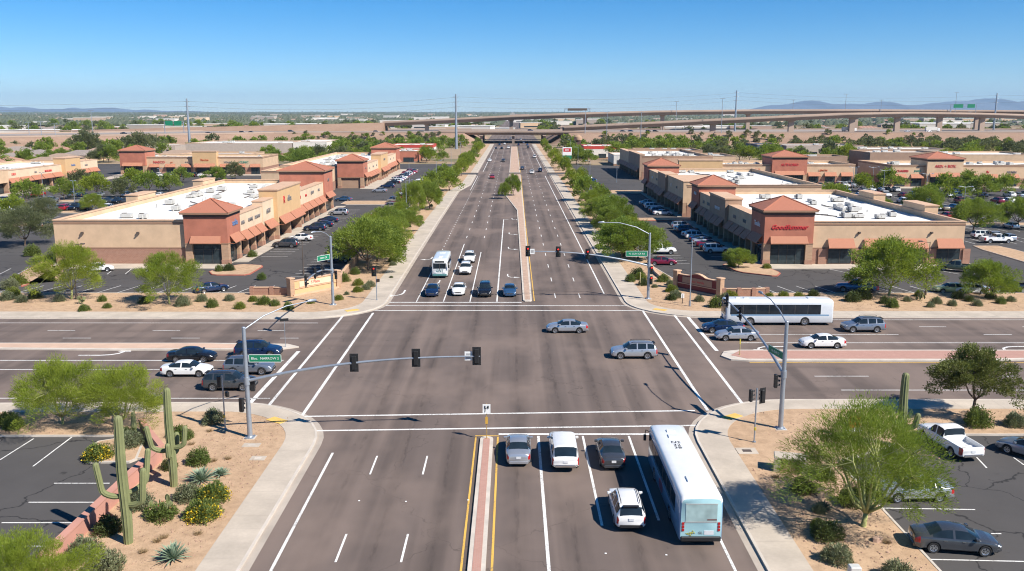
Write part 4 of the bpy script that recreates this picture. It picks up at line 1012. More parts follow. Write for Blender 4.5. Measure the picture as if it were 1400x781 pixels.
# car park trees
LOTT = [(72, 248, 275, 'left'), ]
spots_l = [(37, 280), (88, 273), (133, 268), (165, 270), (183, 258), (205, 262), (232, 262), (250, 250), (296, 252), (322, 246), (20, 300), (112, 262)]
spots_r = [(1010, 368), (1146, 285), (1135, 292), (1195, 300), (1180, 262), (1215, 262), (1264, 292), (1290, 275), (1320, 262), (1345, 272), (1330, 318), (1392, 312), (1375, 268)]
for k, (px, py) in enumerate(sorted(spots_l, key=lambda q: -q[1])):
    x, y = gt(px, py); put_tree('parking_lot_tree', MID[[2, 0, 1, 3][k % 4]], 'small tree in the car park beyond the left store, %s counting back' % nth(k + 1), x, y, .68 + .2 * ((k * 37) % 10) / 10, None, 'trees of the far left car park')
for k, (px, py) in enumerate(sorted(spots_r, key=lambda q: -q[1])):
    x, y = gt(px, py); sc_ = .72 + .25 * ((k * 37) % 10) / 10
    if k == 0: sc_ = .42
    put_tree('parking_lot_tree', (MQ_A if py > 285 else MID[[1, 0, 2, 1][k % 4]]), 'green tree in the right hand car park, %s counting back' % nth(k + 1), x, y, sc_, None, 'trees of the right car park')
# trees round the middle distance
q = random.Random(21); zones = [(-330, -200, 370, 560, 60, 'among the tiled houses at the far left'), (-120, -35, 400, 640, 70, 'between the left shops and the freeway bank'), (30, 150, 405, 640, 75, 'between the right shops and the freeway bank'),
         (150, 420, 430, 560, 45, 'on the sandy ground below the freeway at right'), (-200, -120, 575, 655, 16, 'by the foot of the freeway bank at left'), (-420, -200, 565, 640, 45, 'between the tiled houses and the freeway')]
for (x0, x1, y0, y1, n, wh) in zones:
    got = []; tr = 0
    while len(got) < n and tr < 2000:
        tr += 1; x = q.uniform(x0, x1); y = q.uniform(y0, y1)
        if any(a - 4 < x < b + 4 and c - 5 < y < d + 4 for a, b, c, d in ((-68, -45, 505, 528), (-64, -47, 440, 470), (-232, -200, 530, 560), (-190, -108, 515, 570), (-150, -118, 400, 425), (38, 58, 478, 500), (47, 70, 415, 440), (64, 96, 452, 480), (62, 100, 400, 428), (138, 196, 500, 535), (176, 222, 455, 482), (158, 190, 395, 420), (190, 232, 392, 425), (120, 150, 400, 418), (48, 75, 326, 400))): continue
        if any((x - a) ** 2 + (y - b) ** 2 < 36 for a, b in got) or any((x - a) ** 2 + (y - b) ** 2 < 90 for a, b in rows_): continue
        got.append((x, y))
    got.sort(key=lambda p: p[1])
    for i, (x, y) in enumerate(got):
        put_tree('tree', FAR[q.choice([0, 0, 1, 1, 2, 3])] if y > 480 else MID[q.choice([0, 0, 1, 1, 2, 3])], 'one of the bushy green trees %s' % wh, x, y, q.uniform(.6, 1.15), None, 'trees ' + wh)
for (px, py, s, lb) in ((118, 212, 2.1, 'tall dark grey green tree standing clear above the houses at the left'), (190, 215, 2.0, 'broad grey green eucalyptus left of the tan shop row'), (208, 208, 1.6, 'slim dark tree just right of the grey green eucalyptus'), (142, 222, 1.3, 'dark bushy tree below the tall one near the left houses')):
    x, y = gt(px, py); put_tree('eucalyptus_tree', MID[3], lb, x, y, s * .85, None)

# shrubs -------------------------------------------------------
def make_shrub(mat, seed, r, h, n, ln, wd, up=.3):
    g = np.random.default_rng(seed); d = g.normal(size=(n, 3)); d[:, 2] = np.abs(d[:, 2]); d /= np.linalg.norm(d, axis=1, keepdims=True)
    a = np.arctan2(d[:, 1], d[:, 0]); wob = 1 + .14 * np.sin(3 * a + seed) + .1 * np.sin(7 * a + seed * 2) + g.normal(size=n) * .05
    rad = (g.random(n) ** .3) * wob
    P = d * rad[:, None] * np.array([r, r, h]); P[:, 2] += .03
    Dr = d + g.normal(size=(n, 3)) * .5 + np.array([0, 0, up])
    return leaf_mesh('foliage', P, Dr, g.uniform(.6, 1.3, n) * ln, wd, mat, seed, True)
def shrub_thing(name, meshes, label, x, y, s=1.0, group=None, z=.12, cat='shrub'):
    rq = random.Random(int(x * 31 + y * 17)); a = rq.uniform(0, 6.28)
    if len(meshes) == 1:
        o = link(name, meshes[0][1]); 
    else:
        o = bpy.data.objects.new(name, None); COL.objects.link(o)
        for pn, m in meshes: link(pn, m, o)
    o.location = (x, y, z); o.rotation_euler[2] = a; o.scale = (s, s, s * rq.uniform(.9, 1.1)); tag(o, label, cat, group); return o
SAGE = foliage('sage_leaves', (.19, .21, .11), (.27, .28, .16), .25); GRN = foliage('shrub_green', (.13, .175, .04), (.20, .24, .06), .3)
YGR = foliage('shrub_lime', (.17, .21, .03), (.26, .28, .05), .3); DKG = foliage('shrub_dark', (.075, .10, .03), (.12, .145, .045), .25)
SB = {'sage': [make_shrub(SAGE, 80, .75, .85, 3200, .12, .035), make_shrub(SAGE, 81, .75, .7, 2800, .13, .035)],
      'green': [make_shrub(GRN, 82, .75, .95, 3200, .12, .04), make_shrub(GRN, 83, .8, .75, 2800, .13, .04)],
      'lime': [make_shrub(YGR, 84, .8, .8, 3000, .12, .04)], 'dark': [make_shrub(DKG, 85, .8, .9, 3200, .12, .04)]}
FL = make_shrub(YELLOWF, 86, .8, .62, 900, .07, .07)
def twigs(seed, n=14, r=.5, h=.9, rad=.018):
    b = MB(); q = random.Random(seed)
    for i in range(n):
        a = q.uniform(0, 6.28); u = q.uniform(.3, 1); b.tube([(0, 0, 0), (r * u * .4 * math.cos(a), r * u * .4 * math.sin(a), h * .5), (r * u * math.cos(a), r * u * math.sin(a), h * q.uniform(.7, 1))], [rad * 1.3, rad, rad * .4], 4, 0, False)
    me = bpy.data.meshes.new('stems'); me.from_pydata(b.v, [], b.f); me.materials.append(BARK); me.update(); return me
TW = twigs(3)
kindname = {'sage': ('sage_shrub', 'grey green shrub'), 'green': ('green_shrub', 'green shrub'), 'lime': ('lime_shrub', 'lime green shrub'), 'dark': ('dark_shrub', 'dark green shrub')}
def near_shrubs(lst, where, grp):
    lst = sorted(lst, key=lambda t: t[0])
    cnt = {}
    tot = {}
    for t in lst: tot[t[2]] = tot.get(t[2], 0) + 1
    for (px, py, k, s) in lst:
        cnt[k] = cnt.get(k, 0) + 1; nm_, ds = kindname[k]; x, y = G(px, py, .12); m = SB[k][int(px) % len(SB[k])]
        o_ = 'only' if tot[k] == 1 else (_ones[cnt[k]] if cnt[k] < 20 else nth(cnt[k])) + ' of %d from the left' % tot[k]
        shrub_thing(nm_, [('foliage', m), ('stems', TW)], '%s, %s, %s' % (ds, o_, where), x, y, s, grp)
near_shrubs([(214, 553, 'sage', 1), (292, 578, 'sage', 1.15), (245, 597, 'green', 1), (253, 600, 'green', .8), (272, 634, 'green', 1.05), (221, 708, 'green', 1.15), (190, 694, 'sage', 1.2), (149, 727, 'dark', 1.1), (115, 762, 'sage', 1.35), (145, 781, 'sage', 1.3), (258, 683, 'sage', 1.15), (11, 580, 'green', 1.1), (18, 586, 'green', 1.0), (178, 610, 'sage', 1.3), (232, 641, 'dark', .7), (175, 600, 'dark', .9)],
    'in the lower left saguaro bed', 'shrubs of the lower left bed')
near_shrubs([(1098, 672, 'dark', 1.0), (1130, 736, 'dark', 1.15), (1145, 767, 'sage', 1.15), (1227, 793, 'sage', 1.2), (1165, 690, 'dark', 1.1), (1120, 700, 'sage', .6), (1118, 722, 'lime', .6), (1190, 680, 'green', 1.2), (1336, 582, 'green', 1.35), (1388, 582, 'sage', 1.2), (1128, 655, 'green', .9), (1112, 650, 'sage', .6), (1240, 640, 'green', 1.1)],
    'in the lower right gravel bed', 'shrubs of the lower right bed')
near_shrubs([(10, 410, 'sage', 1.3), (18, 405, 'lime', 1.3), (30, 413, 'sage', 1.0), (48, 408, 'dark', 1.1), (82, 412, 'sage', 1), (115, 425, 'green', .9), (140, 412, 'green', .8), (147, 421, 'green', .7), (197, 415, 'dark', .9), (250, 418, 'sage', 1.3), (276, 412, 'sage', 1), (290, 420, 'green', 1), (314, 411, 'sage', .9), (328, 422, 'lime', .9), (346, 412, 'lime', .8), (361, 416, 'green', 1.2), (376, 418, 'green', .8), (394, 423, 'green', .9), (425, 415, 'lime', .6), (463, 410, 'lime', .8), (470, 385, 'green', 1.2), (490, 390, 'lime', 1.0), (486, 375, 'green', 1), (500, 396, 'sage', .9), (506, 392, 'sage', 1.0), (489, 399, 'lime', .9), (536, 358, 'green', .9), (537, 363, 'sage', .8), (550, 342, 'lime', .8), (535, 380, 'sage', .4), (474, 403, 'sage', .5)],
    'along the far left roadside bed', 'shrubs of the far left bed')
near_shrubs([(862, 385, 'green', 1), (872, 378, 'dark', 1.3), (876, 382, 'lime', 1.1), (880, 390, 'dark', 1), (907, 385, 'green', 1.2), (917, 390, 'sage', .9), (918, 399, 'lime', 1.1), (924, 407, 'sage', 1.2), (918, 410, 'dark', .9), (895, 393, 'sage', .6), (956, 412, 'sage', .9), (978, 420, 'green', 1.2), (990, 412, 'sage', 1.1), (998, 407, 'lime', 1.2), (1012, 404, 'green', .9), (1071, 406, 'lime', .9), (1092, 408, 'lime', .9), (1112, 406, 'dark', 1.0), (1052, 408, 'lime', .8), (1165, 412, 'dark', 1.3), (1180, 408, 'dark', 1.5), (1210, 415, 'dark', 1.0), (1220, 420, 'green', 1.1), (1256, 405, 'green', .8), (1280, 415, 'sage', 1), (1272, 420, 'sage', .7), (1302, 418, 'sage', .8), (1325, 412, 'dark', .8), (1336, 418, 'sage', .9), (1368, 415, 'green', .9), (1382, 412, 'sage', .8), (1310, 408, 'dark', 1.0), (1240, 412, 'sage', .7), (1354, 408, 'dark', .9)],
    'along the far right roadside bed', 'shrubs of the far right bed')
# small beds by the store entrances and roadside strip up the far road
q = random.Random(9)
for (pl, side, n) in (((-21.5, 150, -26.5, 350), 'left', 34), ((18.3, 150, 22.6, 350), 'right', 34)):
    pts = sorted([(q.uniform(pl[0], pl[2]), q.uniform(pl[1], pl[3])) for _ in range(n)], key=lambda p: p[1])
    for i, (x, y) in enumerate(pts):
        k = q.choice(['sage', 'green', 'sage', 'lime', 'dark']); shrub_thing('roadside_shrub', [('foliage', SB[k][0])], 'low shrub in the gravel verge %s of the far road, %s of the verge shrubs' % (side, nth(i + 1)), x, y, q.uniform(.5, 1.1), 'verge shrubs ' + side)
for px, py, k, s, lb in ((300, 372, 'green', .9, 'small leafy bush left in the red kerbed island by the left store'), (313, 371, 'dark', 1.2, 'upright leafy bush in the red kerbed island by the left store'), (345, 352, 'green', 1.1, 'green bush on the walk beside the left red tower'), (358, 383, 'green', .9, 'round shrub at the end of the left monument wall'),
                         (1000, 366, 'green', .9, 'low bush in the red kerbed island by the right store'), (1048, 368, 'lime', .9, 'yellowish bush in the red kerbed island by the right store'), (25, 390, 'lime', 1.6, 'lime bush on the left red kerbed island'), (14, 395, 'sage', 1.6, 'pale bush beside the lime one on the left red kerbed island'), (45, 350, 'green', 1.8, 'large round bush at the left end of the left car park'), (165, 356, 'green', 1.2, 'bush against the wall of the left store'),
                         (134, 624, 'lime', .0, '')):
    if s: x, y = gt(px, py); shrub_thing('leafy_bush', [('foliage', SB[k][0]), ('stems', TW)], lb, x, y, s)
# yellow flowering bushes
for px, py, s, lb in ((278, 708, 1.35, 'nearest yellow flowering bush in the lower left bed'), (291, 683, 1.35, 'upper yellow flowering bush beside the agave in the lower left bed'), (135, 626, 1.3, 'yellowish bush in the corner of the lower left planting island')):
    x, y = G(px, py, .12); o = shrub_thing('flowering_bush', [('foliage', SB['green'][1]), ('flowers', FL)], lb, x, y, s, None, .12, 'bush')
# prickly pears
def pear(x, y, lb, s=1, seed=1):
    q = random.Random(seed); r = thing('prickly_pear', lb, 'cactus', (x, y, .12)); r.scale = (s, s, s)
    for i in range(16):
        b = MB()
        a = q.uniform(0, 6.28); d = q.uniform(.1, .6); z = q.uniform(.1, .8); rr_ = q.uniform(.13, .2); t = q.uniform(0, PI)
        c, s_ = math.cos(t), math.sin(t); V = []
        for k in range(10):
            u = rr_ * math.cos(k * PI / 5); w = rr_ * 1.25 * math.sin(k * PI / 5); V.append((d * math.cos(a) + u * c, d * math.sin(a) + u * s_, z + w + .15))
        n = (-s_ * .035, c * .035); V2 = [(v[0] + n[0], v[1] + n[1], v[2]) for v in V]
        b.add(V + V2, [tuple(range(9, -1, -1)), tuple(range(10, 20))] + [(k, (k + 1) % 10, 10 + (k + 1) % 10, 10 + k) for k in range(10)])
        b.build('pad', CACTUS, r)
        if i % 4 == 0: f = MB(); f.tube([(V[3][0], V[3][1], V[3][2]), (V[3][0], V[3][1], V[3][2] + .08)], [.03, .04], 5); f.build('fruit', M('cactus_fruit', (.45, .12, .08)), r)
    b = MB(); b.tube([(0, 0, -.02), (0, 0, .5)], [.07, .05], 5); b.build('stem', CACTUS, r)
pear(*G(221, 706), 'pale prickly pear with reddish fruit between the saguaros', 1.1, 2); pear(*G(112, 417), 'prickly pear beside the palo verde trunk in the far left bed', 1.0, 4); pear(*G(1258, 412), 'yellowish prickly pear under the wide tree in the far right bed', 1.0, 5)
# agaves
def agave(x, y, lb, r, h, n, seed, mat=AGAVE_M, narrow=.06):
    q = random.Random(seed); b = MB()
    for i in range(n):
        a = 2.399 * i; e = R(12 + 75 * (i / n) ** .8); L = r * (1 - .25 * i / n) * q.uniform(.85, 1.1)
        dx, dy = math.cos(a), math.sin(a); nx, ny = -dy, dx; V = []
        for t in (0, .35, .7, 1):
            d = L * t * math.cos(e) + .05; z = L * t * math.sin(e) * h - .12 * t * t * L + .05; w = narrow * (.7 + .6 * t) * (1 - t) + .002 if t else narrow * .6
            w = narrow * (.6, 1, .75, .04)[(0, .35, .7, 1).index(t)]; g_ = .4 * w
            V += [(dx * d + nx * w, dy * d + ny * w, z + g_), (dx * d, dy * d, z), (dx * d - nx * w, dy * d - ny * w, z + g_)]
        fs = []
        for k in range(3):
            for j in range(2): fs.append((k * 3 + j, k * 3 + j + 1, k * 3 + j + 4, k * 3 + j + 3))
        b.add(V, fs)
    o = b.build('agave', mat); o.location = (x, y, .12); tag(o, lb, 'agave'); return o
agave(*G(237, 767), 'blue grey spiky agave nearest the bottom of the lower left bed', 1.25, .95, 90, 1)
agave(*G(276, 660), 'large blue grey spiky agave in the middle of the lower left bed', 1.35, .9, 95, 2)
agave(*G(302, 652), 'smaller spiky agave just right of the large one', .85, .8, 60, 3)
agave(*G(1124, 700), 'dark spiky agave in the shade of the big palo verde', .8, .9, 60, 4, M('agave_dark', (.10, .13, .07)))
agave(*G(1142, 372), 'x', .5, .9, 30, 4) if False else None
# dry tufts, pebbles
def tuft(x, y, lb, s=1):
    g = np.random.default_rng(int(abs(x * 100))); n = 160; a = g.random(n) * 6.28; r = g.random(n) * .2
    P = np.stack([r * np.cos(a), r * np.sin(a), np.zeros(n)], 1); D = np.stack([np.cos(a) * .6, np.sin(a) * .6, np.ones(n) * .8], 1) + g.normal(size=(n, 3)) * .2
    o = link('dry_tuft', leaf_mesh('dry_tuft', P, D, g.uniform(.15, .4, n), .02, M('dry_grass', (.30, .21, .11)), 3)); o.location = (x, y, .12); o.scale = (s, s, s); tag(o, lb, 'dry tuft', 'dry tufts')
for i, (px, py) in enumerate([(225, 738), (216, 743), (222, 716), (271, 733), (196, 758), (312, 630), (262, 610), (287, 592), (1060, 655), (1150, 640), (292, 633), (1212, 745)]):
    tuft(*G(px, py), 'dry grass tuft on the gravel, %s from the bottom edge' % nth(i + 1), 1)
def rock(x, y, lb, s, seed, z=.1):
    q = random.Random(seed); b = MB(); n = 9; V = []
    for k, zz in enumerate((0, .3, .75, 1.0)):
        for i in range(n):
            a = 2 * PI * i / n; rr_ = (1, 1.08, .8, .35)[k] * q.uniform(.8, 1.15); V.append((math.cos(a) * rr_ * .5 * s, math.sin(a) * rr_ * .38 * s, zz * .42 * s * q.uniform(.85, 1.1)))
    fs = [(k * n + i, k * n + (i + 1) % n, (k + 1) * n + (i + 1) % n, (k + 1) * n + i) for k in range(3) for i in range(n)] + [tuple(range(3 * n, 4 * n))]
    b.add(V, fs); o = b.build('rock', ROCK); o.location = (x, y, z); o.rotation_euler[2] = q.uniform(0, 6); tag(o, lb, 'rock')
rock(*G(1199, 742), 'pinkish rock on the gravel right of the big green trunk', .75, 1); rock(*G(1213, 758), 'tiny dark stone below the pinkish rock', .22, 2); rock(*G(265, 395), 'reddish rock in the far left bed', .6, 3)
rock(*G(893, 382), 'pale boulder by the pickup near the right monument wall', 1.0, 4); rock(*G(1170, 668), 'boulder behind the big palo verde', .9, 5)

# saguaros -----------------------------------------------------
def ribbed(pts, rs, n=11, dep=.11):
    """fluted column: alternating ridge and furrow, domed tip"""
    b = MB(); pts = [Vector(p) for p in pts]
    tip = (pts[-1] - pts[-2]).normalized(); r = rs[-1]; e = pts[-1]
    for a in (30, 55, 75, 88): pts.append(e + tip * r * math.sin(R(a))); rs = rs + [r * max(.05, math.cos(R(a)))]
    b.tube(pts, rs, n * 2, 0, True)
    m = n * 2
    for i in range(len(pts)):
        for k in range(1, m, 2):
            v = Vector(b.v[i * m + k]); b.v[i * m + k] = tuple(pts[i] + (v - pts[i]) * (1 - dep * 1.6))
    return b
def saguaro(x, y, H, r, arms, lb):
    t = thing('saguaro_cactus', lb, 'cactus', (x, y, .08)); st = [(0, 0, -.05 + H * k / 14) for k in range(15)]
    ribbed([(p[0] + .03 * math.sin(p[2]), p[1], p[2]) for p in st], [r * (.88 + .12 * min(1, k / 3.) - .16 * max(0, (k - 8) / 6.)) for k in range(15)]).build('stem', CACTUS, t, 60)
    for (az, z0, out, up, ra) in arms:
        a = R(az); c, s = math.cos(a), math.sin(a); P = [(c * r * .5, s * r * .5, z0)]
        for k in range(1, 6): ph = R(90 * k / 5); P.append((c * (r + out * math.sin(ph)), s * (r + out * math.sin(ph)), z0 + out * .55 * (1 - math.cos(ph))))
        for k in range(1, 6): P.append((c * (r + out * (1 + .04 * k)), s * (r + out * (1 + .04 * k)), z0 + out * .55 + up * k / 5))
        ribbed(P, [ra * .75] + [ra] * (len(P) - 1), 9).build('arm', CACTUS, t, 60)
x, y = G(176, 745); saguaro(x, y, 7.7, .30, [(185, 2.95, .95, 1.45, .18), (355, 2.45, .8, 1.7, .19), (50, 3.1, 1.1, 1.55, .17), (120, 2.9, .22, .8, .15)], 'tallest saguaro with four arms, nearest the bottom left')
x, y = G(238, 667); saguaro(x, y, 6.8, .28, [(195, 2.6, .95, 1.15, .18), (5, 2.8, .6, 1.0, .17), (270, 2.3, .22, .7, .18), (80, 2.3, .4, .9, .2)], 'second saguaro with stubby arms, right of the tallest one')
x, y = G(1230, 612); saguaro(x, y, 5.6, .32, [(200, 2.0, .6, .5, .22), (330, 1.6, .6, .7, .22)], 'saguaro rising behind the big palo verde at right')
x, y = G(184, 598); saguaro(x, y, 1.9, .2, [], 'short thin cactus behind the two large saguaros')
# ---------------------------------------------------------------- cars
def lerp_tab(t, x):
    if x <= t[0][0]: return t[0][1]
    for (a, b), (c, d) in zip(t, t[1:]):
        if x <= c: return b + (d - b) * ((x - a) / (c - a) if c > a else 1)
    return t[-1][1]
CT = {
 'sedan': dict(L=4.75, W=1.84, H=1.45, wb=(-.285, .30), wr=.335,
   top=[(-.5, .70), (-.497, .88), (-.485, 1.0), (-.44, 1.05), (-.365, 1.08), (-.33, 1.10), (-.20, 1.36), (-.13, 1.43), (-.03, 1.45), (.06, 1.42), (.11, 1.36), (.235, 1.05), (.26, 1.01), (.36, .95), (.44, .85), (.48, .74), (.497, .62), (.5, .56)],
   belt=[(-.5, .66), (-.49, .86), (-.44, .96), (-.3, .98), (.1, .95), (.25, .93), (.36, .86), (.46, .72), (.5, .54)],
   wid=[(-.5, .74), (-.485, .86), (-.44, .93), (-.3, 1), (.3, 1), (.42, .94), (.47, .86), (.49, .76), (.5, .66)], sill=.24,
   win=(-.30, .20), pil=[(-.07, -.045)], wsh=(.11, .24), rw=(-.33, -.19), roofw=.55),
 'suv': dict(L=4.75, W=1.9, H=1.75, wb=(-.28, .30), wr=.37,
   top=[(-.5, .78), (-.498, 1.02), (-.49, 1.10), (-.465, 1.30), (-.435, 1.50), (-.40, 1.60), (-.34, 1.66), (-.2, 1.71), (-.03, 1.72), (.05, 1.68), (.10, 1.60), (.225, 1.16), (.255, 1.10), (.36, 1.03), (.44, .94), (.48, .82), (.497, .70), (.5, .62)],
   belt=[(-.5, .76), (-.49, 1.0), (-.44, 1.10), (-.3, 1.10), (.1, 1.05), (.25, 1.04), (.36, .98), (.46, .86), (.5, .6)],
   wid=[(-.5, .80), (-.485, .90), (-.44, .95), (-.3, 1), (.3, 1), (.42, .95), (.47, .88), (.49, .80), (.5, .72)], sill=.30,
   win=(-.435, .19), pil=[(-.275, -.25), (-.07, -.045)], wsh=(.10, .23), rw=(-.488, -.42), roofw=.60),
 'pickup': dict(L=5.7, W=1.98, H=1.88, wb=(-.29, .32), wr=.40,
   top=[(-.5, .95), (-.498, 1.12), (-.49, 1.18), (-.482, 1.18), (-.48, .78), (-.11, .78), (-.108, 1.2), (-.10, 1.30), (-.085, 1.78), (-.06, 1.86), (.05, 1.88), (.10, 1.83), (.13, 1.76), (.215, 1.30), (.24, 1.25), (.36, 1.20), (.45, 1.12), (.48, 1.0), (.497, .82), (.5, .7)],
   belt=[(-.5, .93), (-.49, 1.14), (-.3, 1.16), (-.1, 1.16), (.25, 1.14), (.36, 1.10), (.46, 1.0), (.5, .68)],
   wid=[(-.5, .86), (-.485, .94), (-.44, .97), (-.3, 1), (.3, 1), (.42, .97), (.47, .93), (.49, .86), (.5, .80)], sill=.42,
   win=(-.092, .185), pil=[(.045, .065)], wsh=(.135, .217), rw=(-.10, -.085), roofw=.70, bed=(-.48, -.11)),
}
CT['capped'] = dict(CT['pickup']); CT['capped'].update(bed=None, top=[(-.5, .95), (-.498, 1.12), (-.49, 1.22), (-.47, 1.66), (-.45, 1.84), (-.42, 1.90), (-.1, 1.92), (.05, 1.92), (.10, 1.86), (.13, 1.78), (.215, 1.30), (.24, 1.25), (.36, 1.20), (.45, 1.12), (.48, 1.0), (.497, .82), (.5, .7)],
   win=(-.42, .185), pil=[(-.12, -.09), (.045, .065)], rw=(-.488, -.442))
CT['hatch'] = dict(CT['sedan']); CT['hatch'].update(L=4.3, H=1.5, top=[(-.5, .72), (-.497, .95), (-.48, 1.08), (-.44, 1.22), (-.38, 1.38), (-.34, 1.45), (-.1, 1.50), (.04, 1.47), (.09, 1.40), (.225, 1.08), (.26, 1.02), (.36, .95), (.44, .85), (.48, .74), (.497, .62), (.5, .56)],
   win=(-.37, .19), rw=(-.478, -.37), wsh=(.095, .225))
PNT = {k: paint('car_paint_' + k, *v) for k, v in {
 'white': ((.78, .78, .77), 0, .3), 'silver': ((.50, .52, .55), .6, .3), 'grey': ((.075, .08, .09), .4, .25), 'steel': ((.26, .29, .34), .6, .3), 'navy': ((.012, .03, .085), .3, .25),
 'black': ((.012, .013, .017), .2, .25), 'blue': ((.05, .13, .26), .5, .3), 'red': ((.40, .02, .03), .3, .3), 'maroon': ((.22, .012, .04), .3, .3), 'tan': ((.35, .29, .2), .4, .3),
 'green': ((.10, .12, .08), .3, .3), 'lime': ((.42, .46, .22), .2, .3), 'teal': ((.05, .12, .16), .4, .3)}.items()}

def wheel_meshes(r, w=.23):
    b = MB(); prof = [(r * .62, -w / 2 + .02), (r * .93, -w / 2), (r, -w / 2 + .04), (r, w / 2 - .04), (r * .93, w / 2), (r * .62, w / 2 - .02)]; n = 24
    V = [(p * math.cos(2 * PI * k / n), y, p * math.sin(2 * PI * k / n)) for p, y in prof for k in range(n)]
    b.add(V, [(i * n + k, i * n + (k + 1) % n, (i + 1) * n + (k + 1) % n, (i + 1) * n + k) for i in range(5) for k in range(n)])
    t = bpy.data.meshes.new('tyre'); t.from_pydata(b.v, [], b.f); t.materials.append(RUBBER); t.polygons.foreach_set('use_smooth', [True] * len(t.polygons)); t.set_sharp_from_angle(angle=R(40)); t.update()
    b = MB(); m = 20
    def disc(rad, y, mi, inner=0):
        V = [(rad * math.cos(2 * PI * k / m), y, rad * math.sin(2 * PI * k / m)) for k in range(m)]; b.add(V, [tuple(range(m))], mi)
    for sg in (1, -1):
        disc(r * .64, sg * (w / 2 - .055), 1)
        for k in range(m):  # outer rim ring
            a0, a1 = 2 * PI * k / m, 2 * PI * (k + 1) / m
            b.add([(r * .64 * math.cos(a0), sg * (w / 2 - .015), r * .64 * math.sin(a0)), (r * .64 * math.cos(a1), sg * (w / 2 - .015), r * .64 * math.sin(a1)), (r * .55 * math.cos(a1), sg * (w / 2 - .03), r * .55 * math.sin(a1)), (r * .55 * math.cos(a0), sg * (w / 2 - .03), r * .55 * math.sin(a0))], [(0, 1, 2, 3)], 0)
        for k in range(5):
            a = 2 * PI * k / 5; c, s = math.cos(a), math.sin(a)
            for j in (-1, 1):
                q0 = (c * r * .1 - s * .02 * j, s * r * .1 + c * .02 * j); q1 = (c * r * .1 - s * .07 * j, s * r * .1 + c * .07 * j); e0 = (c * r * .57 - s * .035 * j, s * r * .57 + c * .035 * j); e1 = (c * r * .57 - s * .085 * j, s * r * .57 + c * .085 * j)
                b.add([(p[0], sg * (w / 2 - .025), p[1]) for p in (q0, e0, e1, q1)], [(0, 1, 2, 3)], 0)
        disc(r * .17, sg * (w / 2 - .015), 0)
    m_ = bpy.data.meshes.new('rim'); m_.from_pydata(b.v, [], b.f); m_.materials.append(RIM); m_.materials.append(BLACK); m_.polygons.foreach_set('material_index', b.m); m_.update()
    return t, m_
WM = {}
def mesh_of(mb, name, mats, smooth=50):
    o = mb.build(name, mats, None, smooth); me = o.data; bpy.data.objects.remove(o); return me
